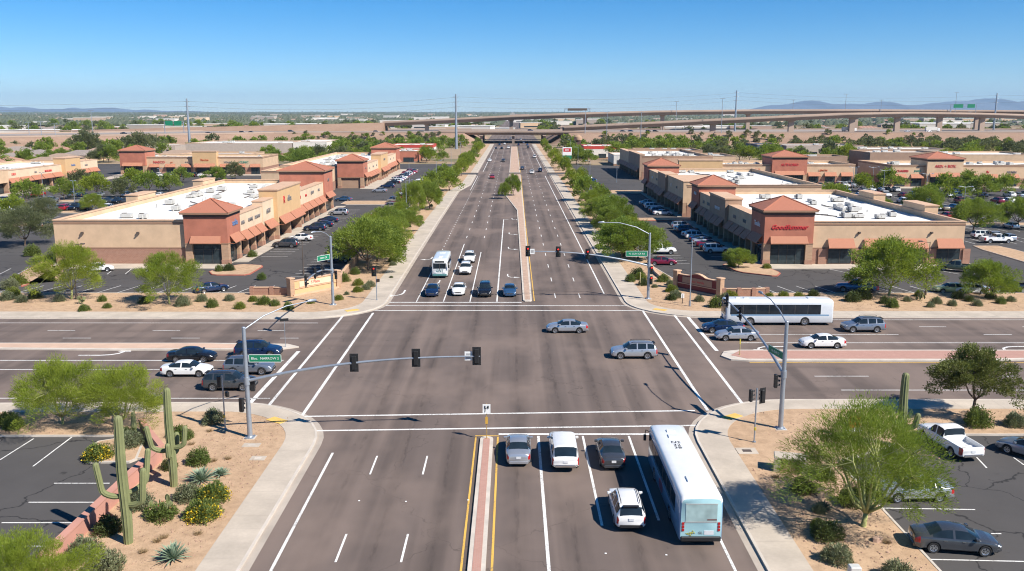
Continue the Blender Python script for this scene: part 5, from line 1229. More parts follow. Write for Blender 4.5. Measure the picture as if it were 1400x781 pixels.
def car_proto(kind, rails=False):
    c = CT[kind]; L, W = c['L'], c['W'] / 2; wr = c['wr']; Ra = wr + .055
    xs = set()
    for tab in (c['top'], c['belt'], c['wid']):
        for x, _ in tab: xs.add(round(x * L, 4))
    for w_ in c['wb']:
        for d in (-1.01, -1, -.93, -.78, -.55, -.28, 0, .28, .55, .78, .93, 1, 1.01): xs.add(round(w_ * L + d * Ra, 4))
    for a in list(c['win']) + [p for q_ in c['pil'] for p in q_] + list(c['wsh']) + list(c['rw']): xs.add(round(a * L, 4))
    xs = sorted(xs); X = [xs[0]]
    for x in xs[1:]:
        if x - X[-1] > .006 or x == xs[-1]: X.append(x)
    rings = []
    for x in X:
        u = x / L; zt = lerp_tab(c['top'], u); zb = lerp_tab(c['belt'], u); w = W * lerp_tab(c['wid'], u)
        sill = c['sill'] + .10 * max(0, abs(u) - .44) / .06
        za = sill
        for w_ in c['wb']:
            dx = abs(x - w_ * L)
            if dx < Ra: za = max(za, wr + math.sqrt(max(0, Ra * Ra - dx * dx)))
        bed = c.get('bed') and c['bed'][0] - 1e-4 <= u <= c['bed'][1] + 1e-4
        k = min(1, max(0, (zt - zb - .06) / .3)) if not bed else 0
        zmid = max(.58, za + .03); zsh = max(zb - .07, zmid + .02)
        zb2 = max(zb, zsh + .02)
        if bed:
            ring = [(0, za if za > sill else sill), (w * .9, za), (w, max(za + .02, sill + .1)), (w, zmid), (w * .99, zsh), (w * .96, zb2), (w * .88, zb2 + .005), (w * .86, .80), (0, .78)]
        else:
            yr = w * (.84 * (1 - k) + (c['roofw'] + .12) * k); zr = zb2 + max(.012, (zt - zb2)) * (.45 * (1 - k) + .86 * k)
            ring = [(0, za), (w * .9, za), (w, max(za + .02, sill + .1)), (w, zmid), (w * .985, zsh), (w * .945, zb2), (yr, zr), (w * (.6 * (1 - k) + c['roofw'] * .86 * k), max(zt - .02, zr + .005)), (0, max(zt, zr + .012))]
        rings.append(ring)
    n = 9; V = []
    for x, r_ in zip(X, rings): V += [(x, y, z) for y, z in r_]
    body, sw, ws, rw, hl, tl, gr = MB(), MB(), MB(), MB(), MB(), MB(), MB()
    def q4(dst, idx, out=0.0):
        P = [V[i] for i in idx]; s = 1
        dst.add(P, [(0, 1, 2, 3)]); dst.add([(p[0], -p[1], p[2]) for p in P], [(3, 2, 1, 0)])
    win0, win1 = c['win'][0] * L, c['win'][1] * L; eps = .008
    for i in range(len(X) - 1):
        xa, xb = X[i], X[i + 1]; xm = (xa + xb) / 2; um = xm / L
        inpil = any(p[0] * L - eps < xm < p[1] * L + eps for p in c['pil'])
        for k in range(n - 1):
            idx = (i * n + k, (i + 1) * n + k, (i + 1) * n + k + 1, i * n + k + 1); dst = body
            idx = idx[::-1] if False else idx
            if k == 5 and win0 < xm < win1 and not inpil: dst = sw
            elif k in (6, 7) and c['wsh'][0] * L < xm < c['wsh'][1] * L: dst = ws
            elif k in (6, 7) and c['rw'][0] * L < xm < c['rw'][1] * L: dst = rw
            elif k == 4 and um > .435 and um < .492: dst = hl
            elif k in (3, 4) and um < -.455 and um > -.496: dst = tl
            q4(dst, idx)
    for i, dst_ in ((0, -1), (len(X) - 1, 1)):
        for k in range(n - 1):
            a, b_ = V[i * n + k], V[i * n + k + 1]
            P = [a, b_, (b_[0], -b_[1], b_[2]), (a[0], -a[1], a[2])]
            d = body
            if dst_ == 1 and k in (3, ): d = gr
            if dst_ == 1 and k == 1: d = gr
            d.add(P, [(0, 1, 2, 3) if dst_ < 0 else (3, 2, 1, 0)])
    P = dict(body=mesh_of(body, 'body', PNT['white'], 38))
    # flip normals outward: recalc
    import bmesh
    def fix(me):
        bm = bmesh.new(); bm.from_mesh(me); bmesh.ops.remove_doubles(bm, verts=bm.verts, dist=.0005); bmesh.ops.recalc_face_normals(bm, faces=bm.faces); bm.to_mesh(me); bm.free(); me.update()
    fix(P['body']); P['body'].set_sharp_from_angle(angle=R(38))
    for nm_, mb, mt in (('side_window', sw, CARGL), ('windshield', ws, CARGL), ('rear_window', rw, CARGL), ('headlight', hl, HEADL), ('taillight', tl, TAIL)):
        if mb.v:
            if nm_ in ('side_window', 'headlight', 'taillight'):
                for sg in (1, -1):
                    m2 = MB(); 
                    for j in range(0, len(mb.v), 4):
                        if (sum(mb.v[j + t][1] for t in range(4)) > 0) == (sg > 0): m2.add(mb.v[j:j + 4], [(0, 1, 2, 3)])
                    me = mesh_of(m2, nm_, mt, 60); fix(me); P[nm_ + ('' if sg > 0 else '.')] = me
            else: me = mesh_of(mb, nm_, mt, 60); fix(me); P[nm_] = me
    # extra lamps wrap, bumper, grille, mirrors, plates, handles
    fx = L / 2; fz = lerp_tab(c['top'], .497)
    b = MB(); b.box(fx - .035, fx + .02, -W * .42, W * .42, fz - .16, fz - .02, 0)
    for i in range(3): b.box(fx + .02, fx + .028, -W * .4, W * .4, fz - .145 + i * .045, fz - .13 + i * .045, 1)
    P['grille'] = mesh_of(b, 'grille', [BLACK, CHROME], 30)
    b = MB(); b.bbox(fx - .12, fx + .035, -W * .66, W * .66, c['sill'] + .02, c['sill'] + .2, .03); P['bumper'] = mesh_of(b, 'bumper', BLACK, 30)
    b = MB(); b.bbox(-fx - .035, -fx + .12, -W * .74, W * .74, c['sill'] + .02, c['sill'] + .22, .03); P['rear_bumper'] = mesh_of(b, 'rear_bumper', BLACK if kind not in ('pickup', 'capped') else CHROME, 30)
    pz = .72 if kind == 'sedan' or kind == 'hatch' else .86
    b = MB(); b.box(-fx - .03, -fx + .02, -.16, .16, pz - .08, pz + .08); P['number_plate'] = mesh_of(b, 'number_plate', PLATE, 30)
    mx = c['wsh'][1] * L - .22; bz = lerp_tab(c['belt'], .2)
    for sg in (1, -1):
        b = MB(); y0 = sg * (W * .93); y1 = sg * (W + .17); b.bbox(mx - .1, mx + .08, min(y0, y1), max(y0, y1), bz + .02, bz + .17, .02); P['mirror' + ('' if sg > 0 else '.')] = mesh_of(b, 'mirror', PNT['white'], 30)
    for sg in (1, -1):
        b = MB()
        for hx in ((-.16, .05) if kind != 'pickup' else (-.02, .1)):
            y0 = sg * W * .975; y1 = sg * (W * 1.0 + .018); b.box(hx * L - .09, hx * L + .09, min(y0, y1), max(y0, y1), bz - .13, bz - .095)
        P['door_handle' + ('' if sg > 0 else '.')] = mesh_of(b, 'door_handle', CHROME, 30)
    # dark underside with wheel houses
    b = MB(); b.box(-L * .47, L * .46, -W * .72, W * .72, c['sill'] - .04, .78 if kind != 'pickup' else .74)
    P['underbody'] = mesh_of(b, 'underbody', BLACK, 30)
    if rails:
        zt = lerp_tab(c['top'], -.1)
        for sg in (1, -1):
            b = MB(); y = sg * W * .60; b.tube([(-L * .38, y, zt - .06), (-L * .34, y, zt + .04), (.02 * L, y, zt + .04), (.07 * L, y, zt - .05)], .025, 6)
            P['roof_rail' + ('' if sg > 0 else '.')] = mesh_of(b, 'roof_rail', BLACK, 30)
    if kind == 'suv':
        b = MB(); b.box(-L * .455, -L * .41, -W * .5, W * .5, 1.56, 1.61); P['spoiler'] = mesh_of(b, 'spoiler', BLACK, 30)
    if wr not in WM: WM[wr] = wheel_meshes(wr)
    P['_wheels'] = [(w_ * L, sg * (W - .125)) for w_ in c['wb'] for sg in (1, -1)]
    P['_wr'] = wr
    return P
CP = {'sedan': car_proto('sedan'), 'suv': car_proto('suv', True), 'suv_plain': None, 'pickup': car_proto('pickup'), 'capped': car_proto('capped'), 'hatch': car_proto('hatch')}
FARSKIP = {'door_handle', 'door_handle.', 'roof_rail.', 'number_plate', 'mirror', 'mirror.', 'grille', 'bumper', 'rear_bumper', 'roof_rail', 'spoiler'}
NAMES = {'sedan': 'sedan', 'suv': 'suv_car', 'pickup': 'pickup_truck', 'capped': 'pickup_truck', 'hatch': 'hatchback'}
def car(kind, color, x, y, heading, label, group=None, far=False, name=None, z=.012, s=1.0):
    """heading in degrees: 0 = +x, 90 = away from the camera"""
    P = CP[kind]; r = thing(name or NAMES[kind], label, {'sedan': 'car', 'suv': 'SUV', 'pickup': 'pickup truck', 'capped': 'pickup truck', 'hatch': 'car'}[kind], (x, y, z), R(heading), group); r.scale = (s, s, s)
    for k, me in P.items():
        if k[0] == '_' or (far and k in FARSKIP): continue
        o = link(me.name.split('.')[0], me, r)
        if k == 'body' or k.startswith('mirror') or (k in ('bumper', 'rear_bumper') and kind not in ('pickup', 'capped', 'suv')):
            o.material_slots[0].link = 'OBJECT'; o.material_slots[0].material = PNT[color]
    t, rm = WM[P['_wr']]
    for (wx, wy) in P['_wheels']:
        w = link('wheel', t, r, (wx, wy, P['_wr'])); 
        if not far or True: link('rim', rm, w)
    return r
def gcar(kind, color, px, py, heading, label, **k):
    x, y = G(px, py); return car(kind, color, x, y, heading, label, **k)

# waiting and moving traffic at the crossroads
car('sedan', 'silver', .42, 61.9, 90, 'silver sedan waiting next to the narrow median on the near road, seen from behind')
car('capped', 'white', 3.72, 61.3, 90, 'white pickup truck with a white bed cap waiting at the near stop line')
car('sedan', 'grey', 7.15, 61.2, 90, 'dark grey sedan waiting between the white capped pickup and the bus')
car('suv', 'white', 7.15, 51.9, 90, 'white SUV seen from behind, alone behind the dark grey sedan beside the bus')
car('sedan', 'navy', -11.1, 120.6, -90, 'dark blue sedan facing the camera at the far stop line, leftmost')
car('sedan', 'white', -7.5, 121.4, -90, 'white sedan facing the camera at the far stop line')
car('suv', 'black', -3.85, 120.4, -90, 'black car facing the camera at the far stop line, between white and blue cars')
car('sedan', 'blue', -.4, 120.6, -90, 'steel blue sedan in the far left turn lane beside the median')
car('suv', 'white', -7.4, 137.2, -90, 'front one of two white SUVs queuing beside the white shuttle bus')
car('suv', 'white', -7.3, 148.0, -90, 'rear one of two white SUVs queuing beside the white shuttle bus')
car('sedan', 'silver', 6.3, 99.3, 180, 'light silver sedan crossing the middle of the junction to the left', s=1.0)
car('suv', 'silver', 12.5, 88.5, 180, 'silver SUV crossing the right part of the junction to the left')
car('sedan', 'navy', 24.3, 99.4, 180, 'dark blue sedan beside the white bus on the right arm')
car('sedan', 'silver', 25.0, 95.8, 180, 'silver sedan waiting below the dark blue one at the right stop line')
car('sedan', 'white', 33.4, 92.6, 180, 'white sedan in the lane beside the brick median on the right arm')
car('suv', 'steel', 40.5, 99.6, 180, 'silver grey SUV behind the white bus on the right arm')
car('sedan', 'black', -32.7, 87.2, 0, 'black sedan above the white sedan on the left arm of the cross street')
car('sedan', 'white', -31.4, 82.2, 0, 'white sedan on the left arm between the black sedan and the dark SUV')
car('suv', 'navy', -26.4, 88.9, 0, 'dark blue SUV at the left stop line behind the green street sign')
car('suv', 'steel', -25.6, 82.9, 0, 'silver blue SUV partly hidden by the signal pole on the left arm')
car('suv', 'grey', -25.9, 77.9, 0, 'dark grey SUV in the nearest lane of the left arm')
gcar('sedan', 'red', 673, 244, -90, 'small red car driving towards the camera on the far road')
gcar('hatch', 'white', 669.5, 221, -90, 'small white car ahead of the red car far up the left road')
gcar('sedan', 'grey', 688, 221, -90, 'small dark car next to the far median')
gcar('suv', 'white', 727, 238, 90, 'white SUV driving away on the far right road')
gcar('suv', 'navy', 738.5, 235, 90, 'dark blue SUV beside the white one driving away on the far right road')
gcar('sedan', 'grey', 714, 232, 90, 'small dark sedan driving away beside the far median')
gcar('suv', 'white', 731, 216, 90, 'white van like car driving away beyond the second driveway')
for i, (px, py, k, c) in enumerate(((678, 204, 'sedan', 'grey'), (686, 204, 'sedan', 'black'), (695, 203, 'suv', 'white'), (709, 199, 'sedan', 'navy'), (722, 203, 'suv', 'grey'), (721, 199, 'sedan', 'blue'), (692, 192, 'sedan', 'black'), (686, 196, 'suv', 'grey'), (698, 190, 'sedan', 'silver'), (712, 192, 'suv', 'silver'), (683, 199, 'suv', 'navy'), (690, 198, 'sedan', 'white'), (716, 196, 'sedan', 'white'))):
    gcar(k, c, px, py, -90 if px < 704 else 90, 'tiny car in the traffic near the freeway underpass', far=True, group='cars near the underpass')

# parked cars one can tell apart
car('sedan', 'grey', 25.7, 47.7, -9, 'dark grey sedan parked at the bottom right corner')
car('sedan', 'silver', 26.4, 54.6, 182, 'silver sedan parked half under the big palo verde at lower right')
car('pickup', 'white', 32.9, 63.2, 98, 'white pickup with a dark bed parked beyond the silver sedan at lower right')
car('hatch', 'white', 33.6, 68.0 - 1.6, 185, 'x') if False else None
car('sedan', 'steel', 38.3, 61.6, 128, 'blue grey sedan cut by the right edge of the lower right car park')
gcar('sedan', 'navy', 289, 399, 40, 'small dark blue sedan alone in front of the near left store')
gcar('sedan', 'white', 134, 371, 22, 'white sedan parked against the wall of the near left store')
gcar('suv', 'grey', 391, 338, 178, 'dark grey SUV parked in front of the left shops, nearest in its row')
gcar('sedan', 'white', 411, 329, 180, 'white car second in the row before the left shops')
gcar('suv', 'navy', 431, 315, 178, 'dark blue SUV in the row before the gold left shop front')
gcar('sedan', 'navy', 441, 310, 180, 'dark blue car just beyond the dark blue SUV by the left shops')
gcar('sedan', 'navy', 449, 304, 180, 'third dark blue car in the row before the left shops')
gcar('suv', 'silver', 463, 294, 180, 'silver SUV near the end of the row before the left shops')
gcar('suv', 'navy', 462, 358, 0, 'dark blue SUV beside the big mesquite near the left monument wall')
gcar('sedan', 'navy', 472, 345, 0, 'dark blue car behind the SUV beside the big mesquite')
gcar('sedan', 'blue', 470, 275, 180, 'blue car by the island between the left shop strips')
gcar('sedan', 'silver', 519, 263, 180, 'silver car, nearest of the row before the second left strip')
gcar('suv', 'navy', 530, 257, 180, 'dark blue SUV second in the row before the second left strip')
gcar('pickup', 'white', 902, 347, 0, 'white pickup parked behind the green street sign at right')
gcar('sedan', 'maroon', 905, 362, 0, 'dark red sedan parked below the white pickup at right')
gcar('pickup', 'green', 1308, 371, 150, 'dark green pickup at the right end of the tan store wall')
gcar('pickup', 'blue', 1171, 399, 160, 'blue pickup parked under the wide tree in the right front lot')
gcar('sedan', 'lime', 1300, 400, 175, 'pale green car half hidden by the tree in the right front lot')
gcar('sedan', 'white', 1326, 401, 170, 'white and blue tinted car parked beside the pale green one')
gcar('pickup', 'black', 1378, 399, 178, 'black pickup at the right edge of the right front lot')
gcar('suv', 'white', 1345, 326, 0, 'white SUV parked beside the right hand lot island')
gcar('pickup', 'white', 1362, 332, 0, 'white pickup with a dark bed next to the white SUV at right')
gcar('suv', 'maroon', 911, 243, 0, 'x', far=True) if False else None
for i, (yy, k, c, ds) in enumerate(((157.5, 'suv', 'white', 'white SUV'), (161, 'sedan', 'black', 'black car'), (164.5, 'sedan', 'maroon', 'dark red car'), (168, 'sedan', 'silver', 'silver car'), (171.2, 'sedan', 'navy', 'navy car'), (175, 'suv', 'white', 'white SUV'), (178.4, 'sedan', 'white', 'white car'), (184, 'suv', 'navy', 'navy SUV'), (187.2, 'sedan', 'white', 'white sedan'), (190.4, 'suv', 'silver', 'silver SUV'))):
    car(k, c, 36.7, yy, 0, '%s in the shaded row before the right shops, %s in the row' % (ds, nth(i + 1)), group='cars parked before the right shops')
for i, (yy, k, c, ds) in enumerate(((216, 'sedan', 'white', 'white car'), (219.5, 'suv', 'navy', 'navy SUV'), (223, 'sedan', 'blue', 'blue car'), (230, 'suv', 'white', 'white SUV'), (233, 'sedan', 'navy', 'navy car'), (240, 'sedan', 'silver', 'silver car'))):
    car(k, c, 36.7, yy, 0, '%s before the second right strip, %s in the row' % (ds, nth(i + 1)), group='cars parked before the second right strip', far=True)
q = random.Random(31)
def park_row(pts, head, where, grp, skip=.3, seed=0):
    """loosely filled row of parked cars"""
    rq = random.Random(seed); i = 0
    for (x, y) in pts:
        if rq.random() < skip: continue
        i += 1; k = rq.choice(['sedan', 'suv', 'sedan', 'suv', 'hatch', 'pickup']); c = rq.choice(['white', 'white', 'silver', 'grey', 'black', 'navy', 'steel', 'maroon', 'red', 'tan', 'white', 'blue'])
        car(k, c, x + rq.uniform(-.15, .15), y + rq.uniform(-.2, .2), head + rq.choice([0, 180]), '%s %s, %s %s' % ({'steel': 'greyish blue'}.get(c, c), {'sedan': 'car', 'suv': 'SUV', 'hatch': 'hatchback', 'pickup': 'pickup'}[k], nth(i) if not head else (_ones[i] if i < 20 else nth(i)) + ' from the left', where), group=grp, far=True)
park_row([(-41.6, 302 + k * 2.85) for k in range(2, 27)], 0, 'in the row before the second left shop strip', 'cars before the second left strip', .25, 1)
park_row([(-32, 170 + k * 2.85) for k in range(0, 55)], 0, 'in the row beside the left street trees', 'cars by the left tree row', .5, 2)
park_row([(27.2, 290 + k * 2.85) for k in range(0, 22)], 0, 'in the row behind the right street trees', 'cars behind the right trees', .5, 3)
for j, (yy, nm_) in enumerate(((191, 'in the first line'), (209, 'in the second line'), (227, 'in the third line'), (245, 'in the fourth line'), (263, 'in the fifth line'))):
    park_row([(-143.6 + k * 2.62, yy) for k in range(0, 21)], 90, nm_ + ' of the left car park', 'cars in the left car park ' + str(j), .45 if j > 1 else .8, 10 + j)
for j, (yy, nm_) in enumerate(((173, 'in the first line'), (191, 'in the second line'), (209, 'in the third line'), (227, 'in the fourth line'), (245, 'in the fifth line'), (263, 'in the sixth line'), (281, 'in the seventh line'))):
    park_row([(95 + k * 2.62, yy) for k in range(0, 20 + j * 2)], 90, nm_ + ' of the right car park', 'cars in the right car park ' + str(j), .72 if j < 3 else .4, 20 + j)
park_row([(-98 + k * 2.7, 347) for k in range(0, 0)] + [(-145 + k * 2.7, 345) for k in range(15)], 90, 'before the shop row across the left car park', 'cars before the far left row', .35, 40)
park_row([(62 + k * 2.7, 296) for k in range(20)], 90, 'before the shop row with the middle red tower', 'cars before the right facing row', .45, 41)

# buses ----------------------------------------------------------
BUSW = paint('bus_white', (.80, .81, .80), 0, .35); BUSB = paint('bus_blue_side', (.16, .32, .50), 0, .3); BUST = paint('bus_teal', (.34, .56, .60), 0, .35); BUSG = glass('bus_glass', (.015, .02, .026)); BUSR = paint('bus_red_mark', (.35, .03, .05)); BUSG2 = glass('bus_rear_panel', (.24, .33, .33), .25)
def bus(label, x, y, heading, L=12.2, W=2.55, H=3.1, side=BUSW, back=BUSW, style='city'):
    r = thing('bus', label, 'bus', (x, y, .012), R(heading)); w = W / 2; l = L / 2
    # body: rounded cross section lofted along the length
    sec = [(w * .96, .36), (w, .45), (w, 1.2), (w * .995, 2.2), (w * .975, H - .3), (w * .93, H - .12), (w * .82, H - .03), (w * .55, H), (0, H + .015)]
    sec = [(y_, z_) for y_, z_ in sec]; full = sec + [(-y_, z_) for y_, z_ in sec[-2::-1]]
    b = MB(); st = [(-l, .93, .16), (-l + .06, .97, .05), (-l + .18, 1, 0), (l - .35, 1, 0), (l - .12, .975, .05), (l - .02, .93, .14), (l, .9, .2)]
    arches = [-l + 3.3, l - 2.9] if L > 10 else [-l + 2.2, l - 1.5]
    X = [s_[0] for s_ in st]
    for a in arches: X += [a + d * .56 for d in (-1.01, -1, -.9, -.7, -.35, 0, .35, .7, .9, 1, 1.01)]
    X = sorted(X); n = len(full); V = []
    for xx in X:
        sc = lerp_tab([(s_[0], s_[1]) for s_ in st], xx); dz = lerp_tab([(s_[0], s_[2]) for s_ in st], xx); za = 0
        for a in arches:
            if abs(xx - a) < .56: za = .5 + math.sqrt(.56 ** 2 - (xx - a) ** 2)
        for (y_, z_) in full: V.append((xx, y_ * sc, max(z_ - dz * (z_ / H), za) if z_ < 1.3 else z_ - dz * (z_ / H)))
    fs = []; mi = []
    for i in range(len(X) - 1):
        for k in range(n - 1):
            fs.append((i * n + k, (i + 1) * n + k, (i + 1) * n + k + 1, i * n + k + 1)); mi.append(1 if (k < 4 or k > n - 6) else 0)
        fs.append((i * n, i * n + n - 1, (i + 1) * n + n - 1, (i + 1) * n)); mi.append(2)
    fs.append(tuple(range(n))); mi.append(3); fs.append(tuple(range((len(X) - 1) * n + n - 1, (len(X) - 1) * n - 1, -1))); mi.append(1)
    b.v = V; b.f = fs; b.m = mi; o = b.build('body', [BUSW, side, BLACK, back], r, 40)
    import bmesh
    bm = bmesh.new(); bm.from_mesh(o.data); bmesh.ops.recalc_face_normals(bm, faces=bm.faces); bm.to_mesh(o.data); bm.free()
    zw0, zw1 = (1.38, 2.55) if style == 'city' else (1.5, 2.35)
    for sg in (1, -1):
        y0 = sg * (w - .03); y1 = sg * (w + .008); g = MB(); g.box(-l + (1.5 if style == 'city' else .5), l - .5, min(y0, y1), max(y0, y1), zw0, zw1); sw_ = g.build('side_window', BUSG, r)
        g = MB(); m_ = int(L / 1.6)
        for i in range(1, m_):
            xx = -l + 1.5 + (L - 2) * i / m_; y2 = sg * (w + .014); y3 = sg * (w + .009); g.box(xx - .03, xx + .03, min(y2, y3), max(y2, y3), zw0, zw1)
        g.build('mullion', FRAME, sw_)
        g = MB(); y2 = sg * (w + .007); g.box(-l + .5, l - .6, min(sg * (w - .02), y2), max(sg * (w - .02), y2), 1.22, 1.36); g.build('side_stripe', BUSB, r)
        for a in arches:
            wh = link('wheel', WB[0], r, (a, sg * (w - .17), .5)); link('rim', WB[1], wh)
    g = MB(); g.bbox(-l - .1, -l + .1, -w * .92, w * .92, .32, .62, .04); g.build('rear_bumper', BLACK, r, 30)
    g = MB(); g.bbox(l - .12, l + .1, -w * .9, w * .9, .32, .66, .04); g.build('front_bumper', BLACK if style == 'city' else M('shuttle_teal', (.08, .2, .2), .4), r, 30)
    g = MB(); g.box(l - .04, l + .03, -w * .8, w * .8, 1.25 if style == 'city' else 1.5, H - .65); g.box(l + .031, l + .04, -.03, .03, 1.3, H - .7, 1); g.build('windshield', [BUSG, FRAME], r)
    g = MB(); g.box(l - .03, l + .01, -w * .6, w * .6, H - .55, H - .3); g.build('destination_sign', M('destination_panel', (.02, .02, .02), .4), r)
    for sg in (1, -1):
        g = MB(); g.box(l - .02, l + .05, sg * w * .55 - .17, sg * w * .55 + .17, .78, .98); g.build('headlight', HEADL, r)
        g = MB(); g.tube([(l - .15, sg * w * .9, H - .6), (l + .2, sg * (w + .15), H - .55), (l + .22, sg * (w + .2), H - .95)], .03, 6); g.bbox(l + .14, l + .26, sg * (w + .2) - .1, sg * (w + .2) + .1, H - 1.35, H - .9, .02); g.build('mirror', BLACK, r)
        for zz in (.95, 1.15, 1.35): g = MB(); g.box(-l - .03, -l + .02, sg * w * .82 - .07, sg * w * .82 + .07, zz, zz + .15); g.build('taillight', TAIL, r)
    # rear window / engine door
    g = MB(); g.box(-l - .025, -l + .02, -w * .72, w * .72, 1.55, 2.62); rw_ = g.build('rear_window', BUSG2 if back is not BUSW else BUSG, r)
    g = MB(); g.box(-l - .035, -l - .026, -w * .74, w * .74, 1.50, 1.545); g.build('window_trim', ACM, rw_); g = MB(); g.box(-l - .035, -l - .026, -w * .74, w * .74, 2.625, 2.67); g.build('window_trim', ACM, rw_)
    if back is not BUSW:
        g = MB(); g.box(-l - .035, -l - .026, -.9, -.35, 1.63, 1.70); g.build('badge', M('brown_badge', (.15, .05, .04), .5), rw_)
        g = MB(); g.box(-l - .02, -l + .02, -.75, -.2, .72, .98); g.build('number_plate', PLATE, r)
        g = MB(); q_ = random.Random(2)
        for i in range(26):
            a, d = q_.uniform(0, 6.28), q_.uniform(0, .2); yy, zz = .62 + d * 1.3 * math.cos(a), .84 + d * .8 * math.sin(a); g.box(-l - .02 - .0005 * i, -l + .01, yy - .03, yy + .03, zz - .02, zz + .02)
        g.build('sunburst_mark', M('olive_mark', (.40, .38, .08), .5), r)
        text('GL', .22, LG, r, (-l - .022, .02, .84), (PI / 2, 0, -PI / 2), 'lettering', .004)
    for sg in (-1, 0, 1):
        g = MB(); g.box(-l + .02, -l + .14, sg * .22 - .07, sg * .22 + .07, H - .33, H - .22); g.build('marker_lamp', TAIL, r)
    for (hx, s_) in ((-l + 2.4, .42), (l - 2.6, .3), (l - 1.6, .25)):
        g = MB(); g.bbox(hx - s_, hx + s_, -s_ * 1.1, s_ * 1.1, H, H + .09, .025); g.build('roof_hatch', BUSW, r, 30)
    return r
WB = wheel_meshes(.5, .32)
bA_ = bus('white city bus with a pale teal back, waiting on the near road', 10.98, 54.0, 90, side=BUSB, back=BUST)
for i, s_ in enumerate(('N2', '32', '3B')): text(s_, .5, BLACK, bA_, (2.4 - i * .48, .0, 3.125), (0, 0, -PI / 2), 'roof_number', .004)
g_ = MB(); pts = [(.3 + .75 * math.cos(a * PI / 8), .95 + .42 * math.sin(a * PI / 8)) for a in range(16)]
g_.add([(p[0], 1.285, p[1]) for p in pts], [tuple(range(16))]); g_.build('red_emblem', BUSR, bA_)
bus('white bus with a blue stripe, stopped on the right arm of the cross street', 31.6, 103.4, 180, L=12.7, side=paint('bus_silver_side', (.66, .69, .72), 0, .35))
bs = bus('white shuttle bus facing the camera in the left queue of the far road', -11.1, 136.8, -90, L=8.6, W=2.4, H=2.95, style='shuttle')
text('GNT', .55, M('shuttle_mark', (.08, .22, .22), .4), bs, (4.32, 0, 1.15), (PI / 2, 0, PI / 2), 'lettering', .01)
# ---------------------------------------------------------------- signals, lamps, signs
def sig_head(parent, loc, rz, lit='r', back=True, s=1.0, mat=BLACK):
    """three lens signal looking to its local -y"""
    b = MB(); b.bbox(-.17, .17, -.1, .14, -.55, .55, .03)
    if back: b.box(-.33, .33, .0, .03, -.72, .72)
    o = b.build('signal_head', mat, parent, 30, loc); o.rotation_euler = (0, 0, rz); o.scale = (s, s, s)
    for i, z in enumerate((.36, 0, -.36)):
        b = MB(); b.prism([(.115 * math.cos(a * PI / 6), .115 * math.sin(a * PI / 6)) for a in range(12)], 0, .02); b.v = [(x, -.102 - z2, y + z) for x, y, z2 in b.v]
        b.build('lens', (LRED if (i == 0 and lit == 'r') else M('dim_lens_' + 'ryg'[i], ((.12, .01, .01), (.14, .09, .01), (.01, .09, .05))[i], .3)), o)
        b = MB(); V = []
        for k in range(7):
            a = PI * k / 6; V += [(.135 * math.cos(a), -.1, z + .135 * math.sin(a)), (.135 * math.cos(a), -.34 + .06 * (1 - math.sin(a)), z + .135 * math.sin(a) - .02)]
        b.add(V, [(2 * k, 2 * k + 1, 2 * k + 3, 2 * k + 2) for k in range(6)]); b.build('visor', mat, o)
    return o
def arm_curve(p0, p1, n=12):
    """mast arm rising in a curve from the pole to its level tip"""
    out = []
    for i in range(n + 1):
        t = i / n; rise = 1 - (1 - t) ** 2.3; out.append((p0[0] + (p1[0] - p0[0]) * t, p0[1] + (p1[1] - p0[1]) * t, p0[2] + (p1[2] - p0[2]) * rise))
    return out
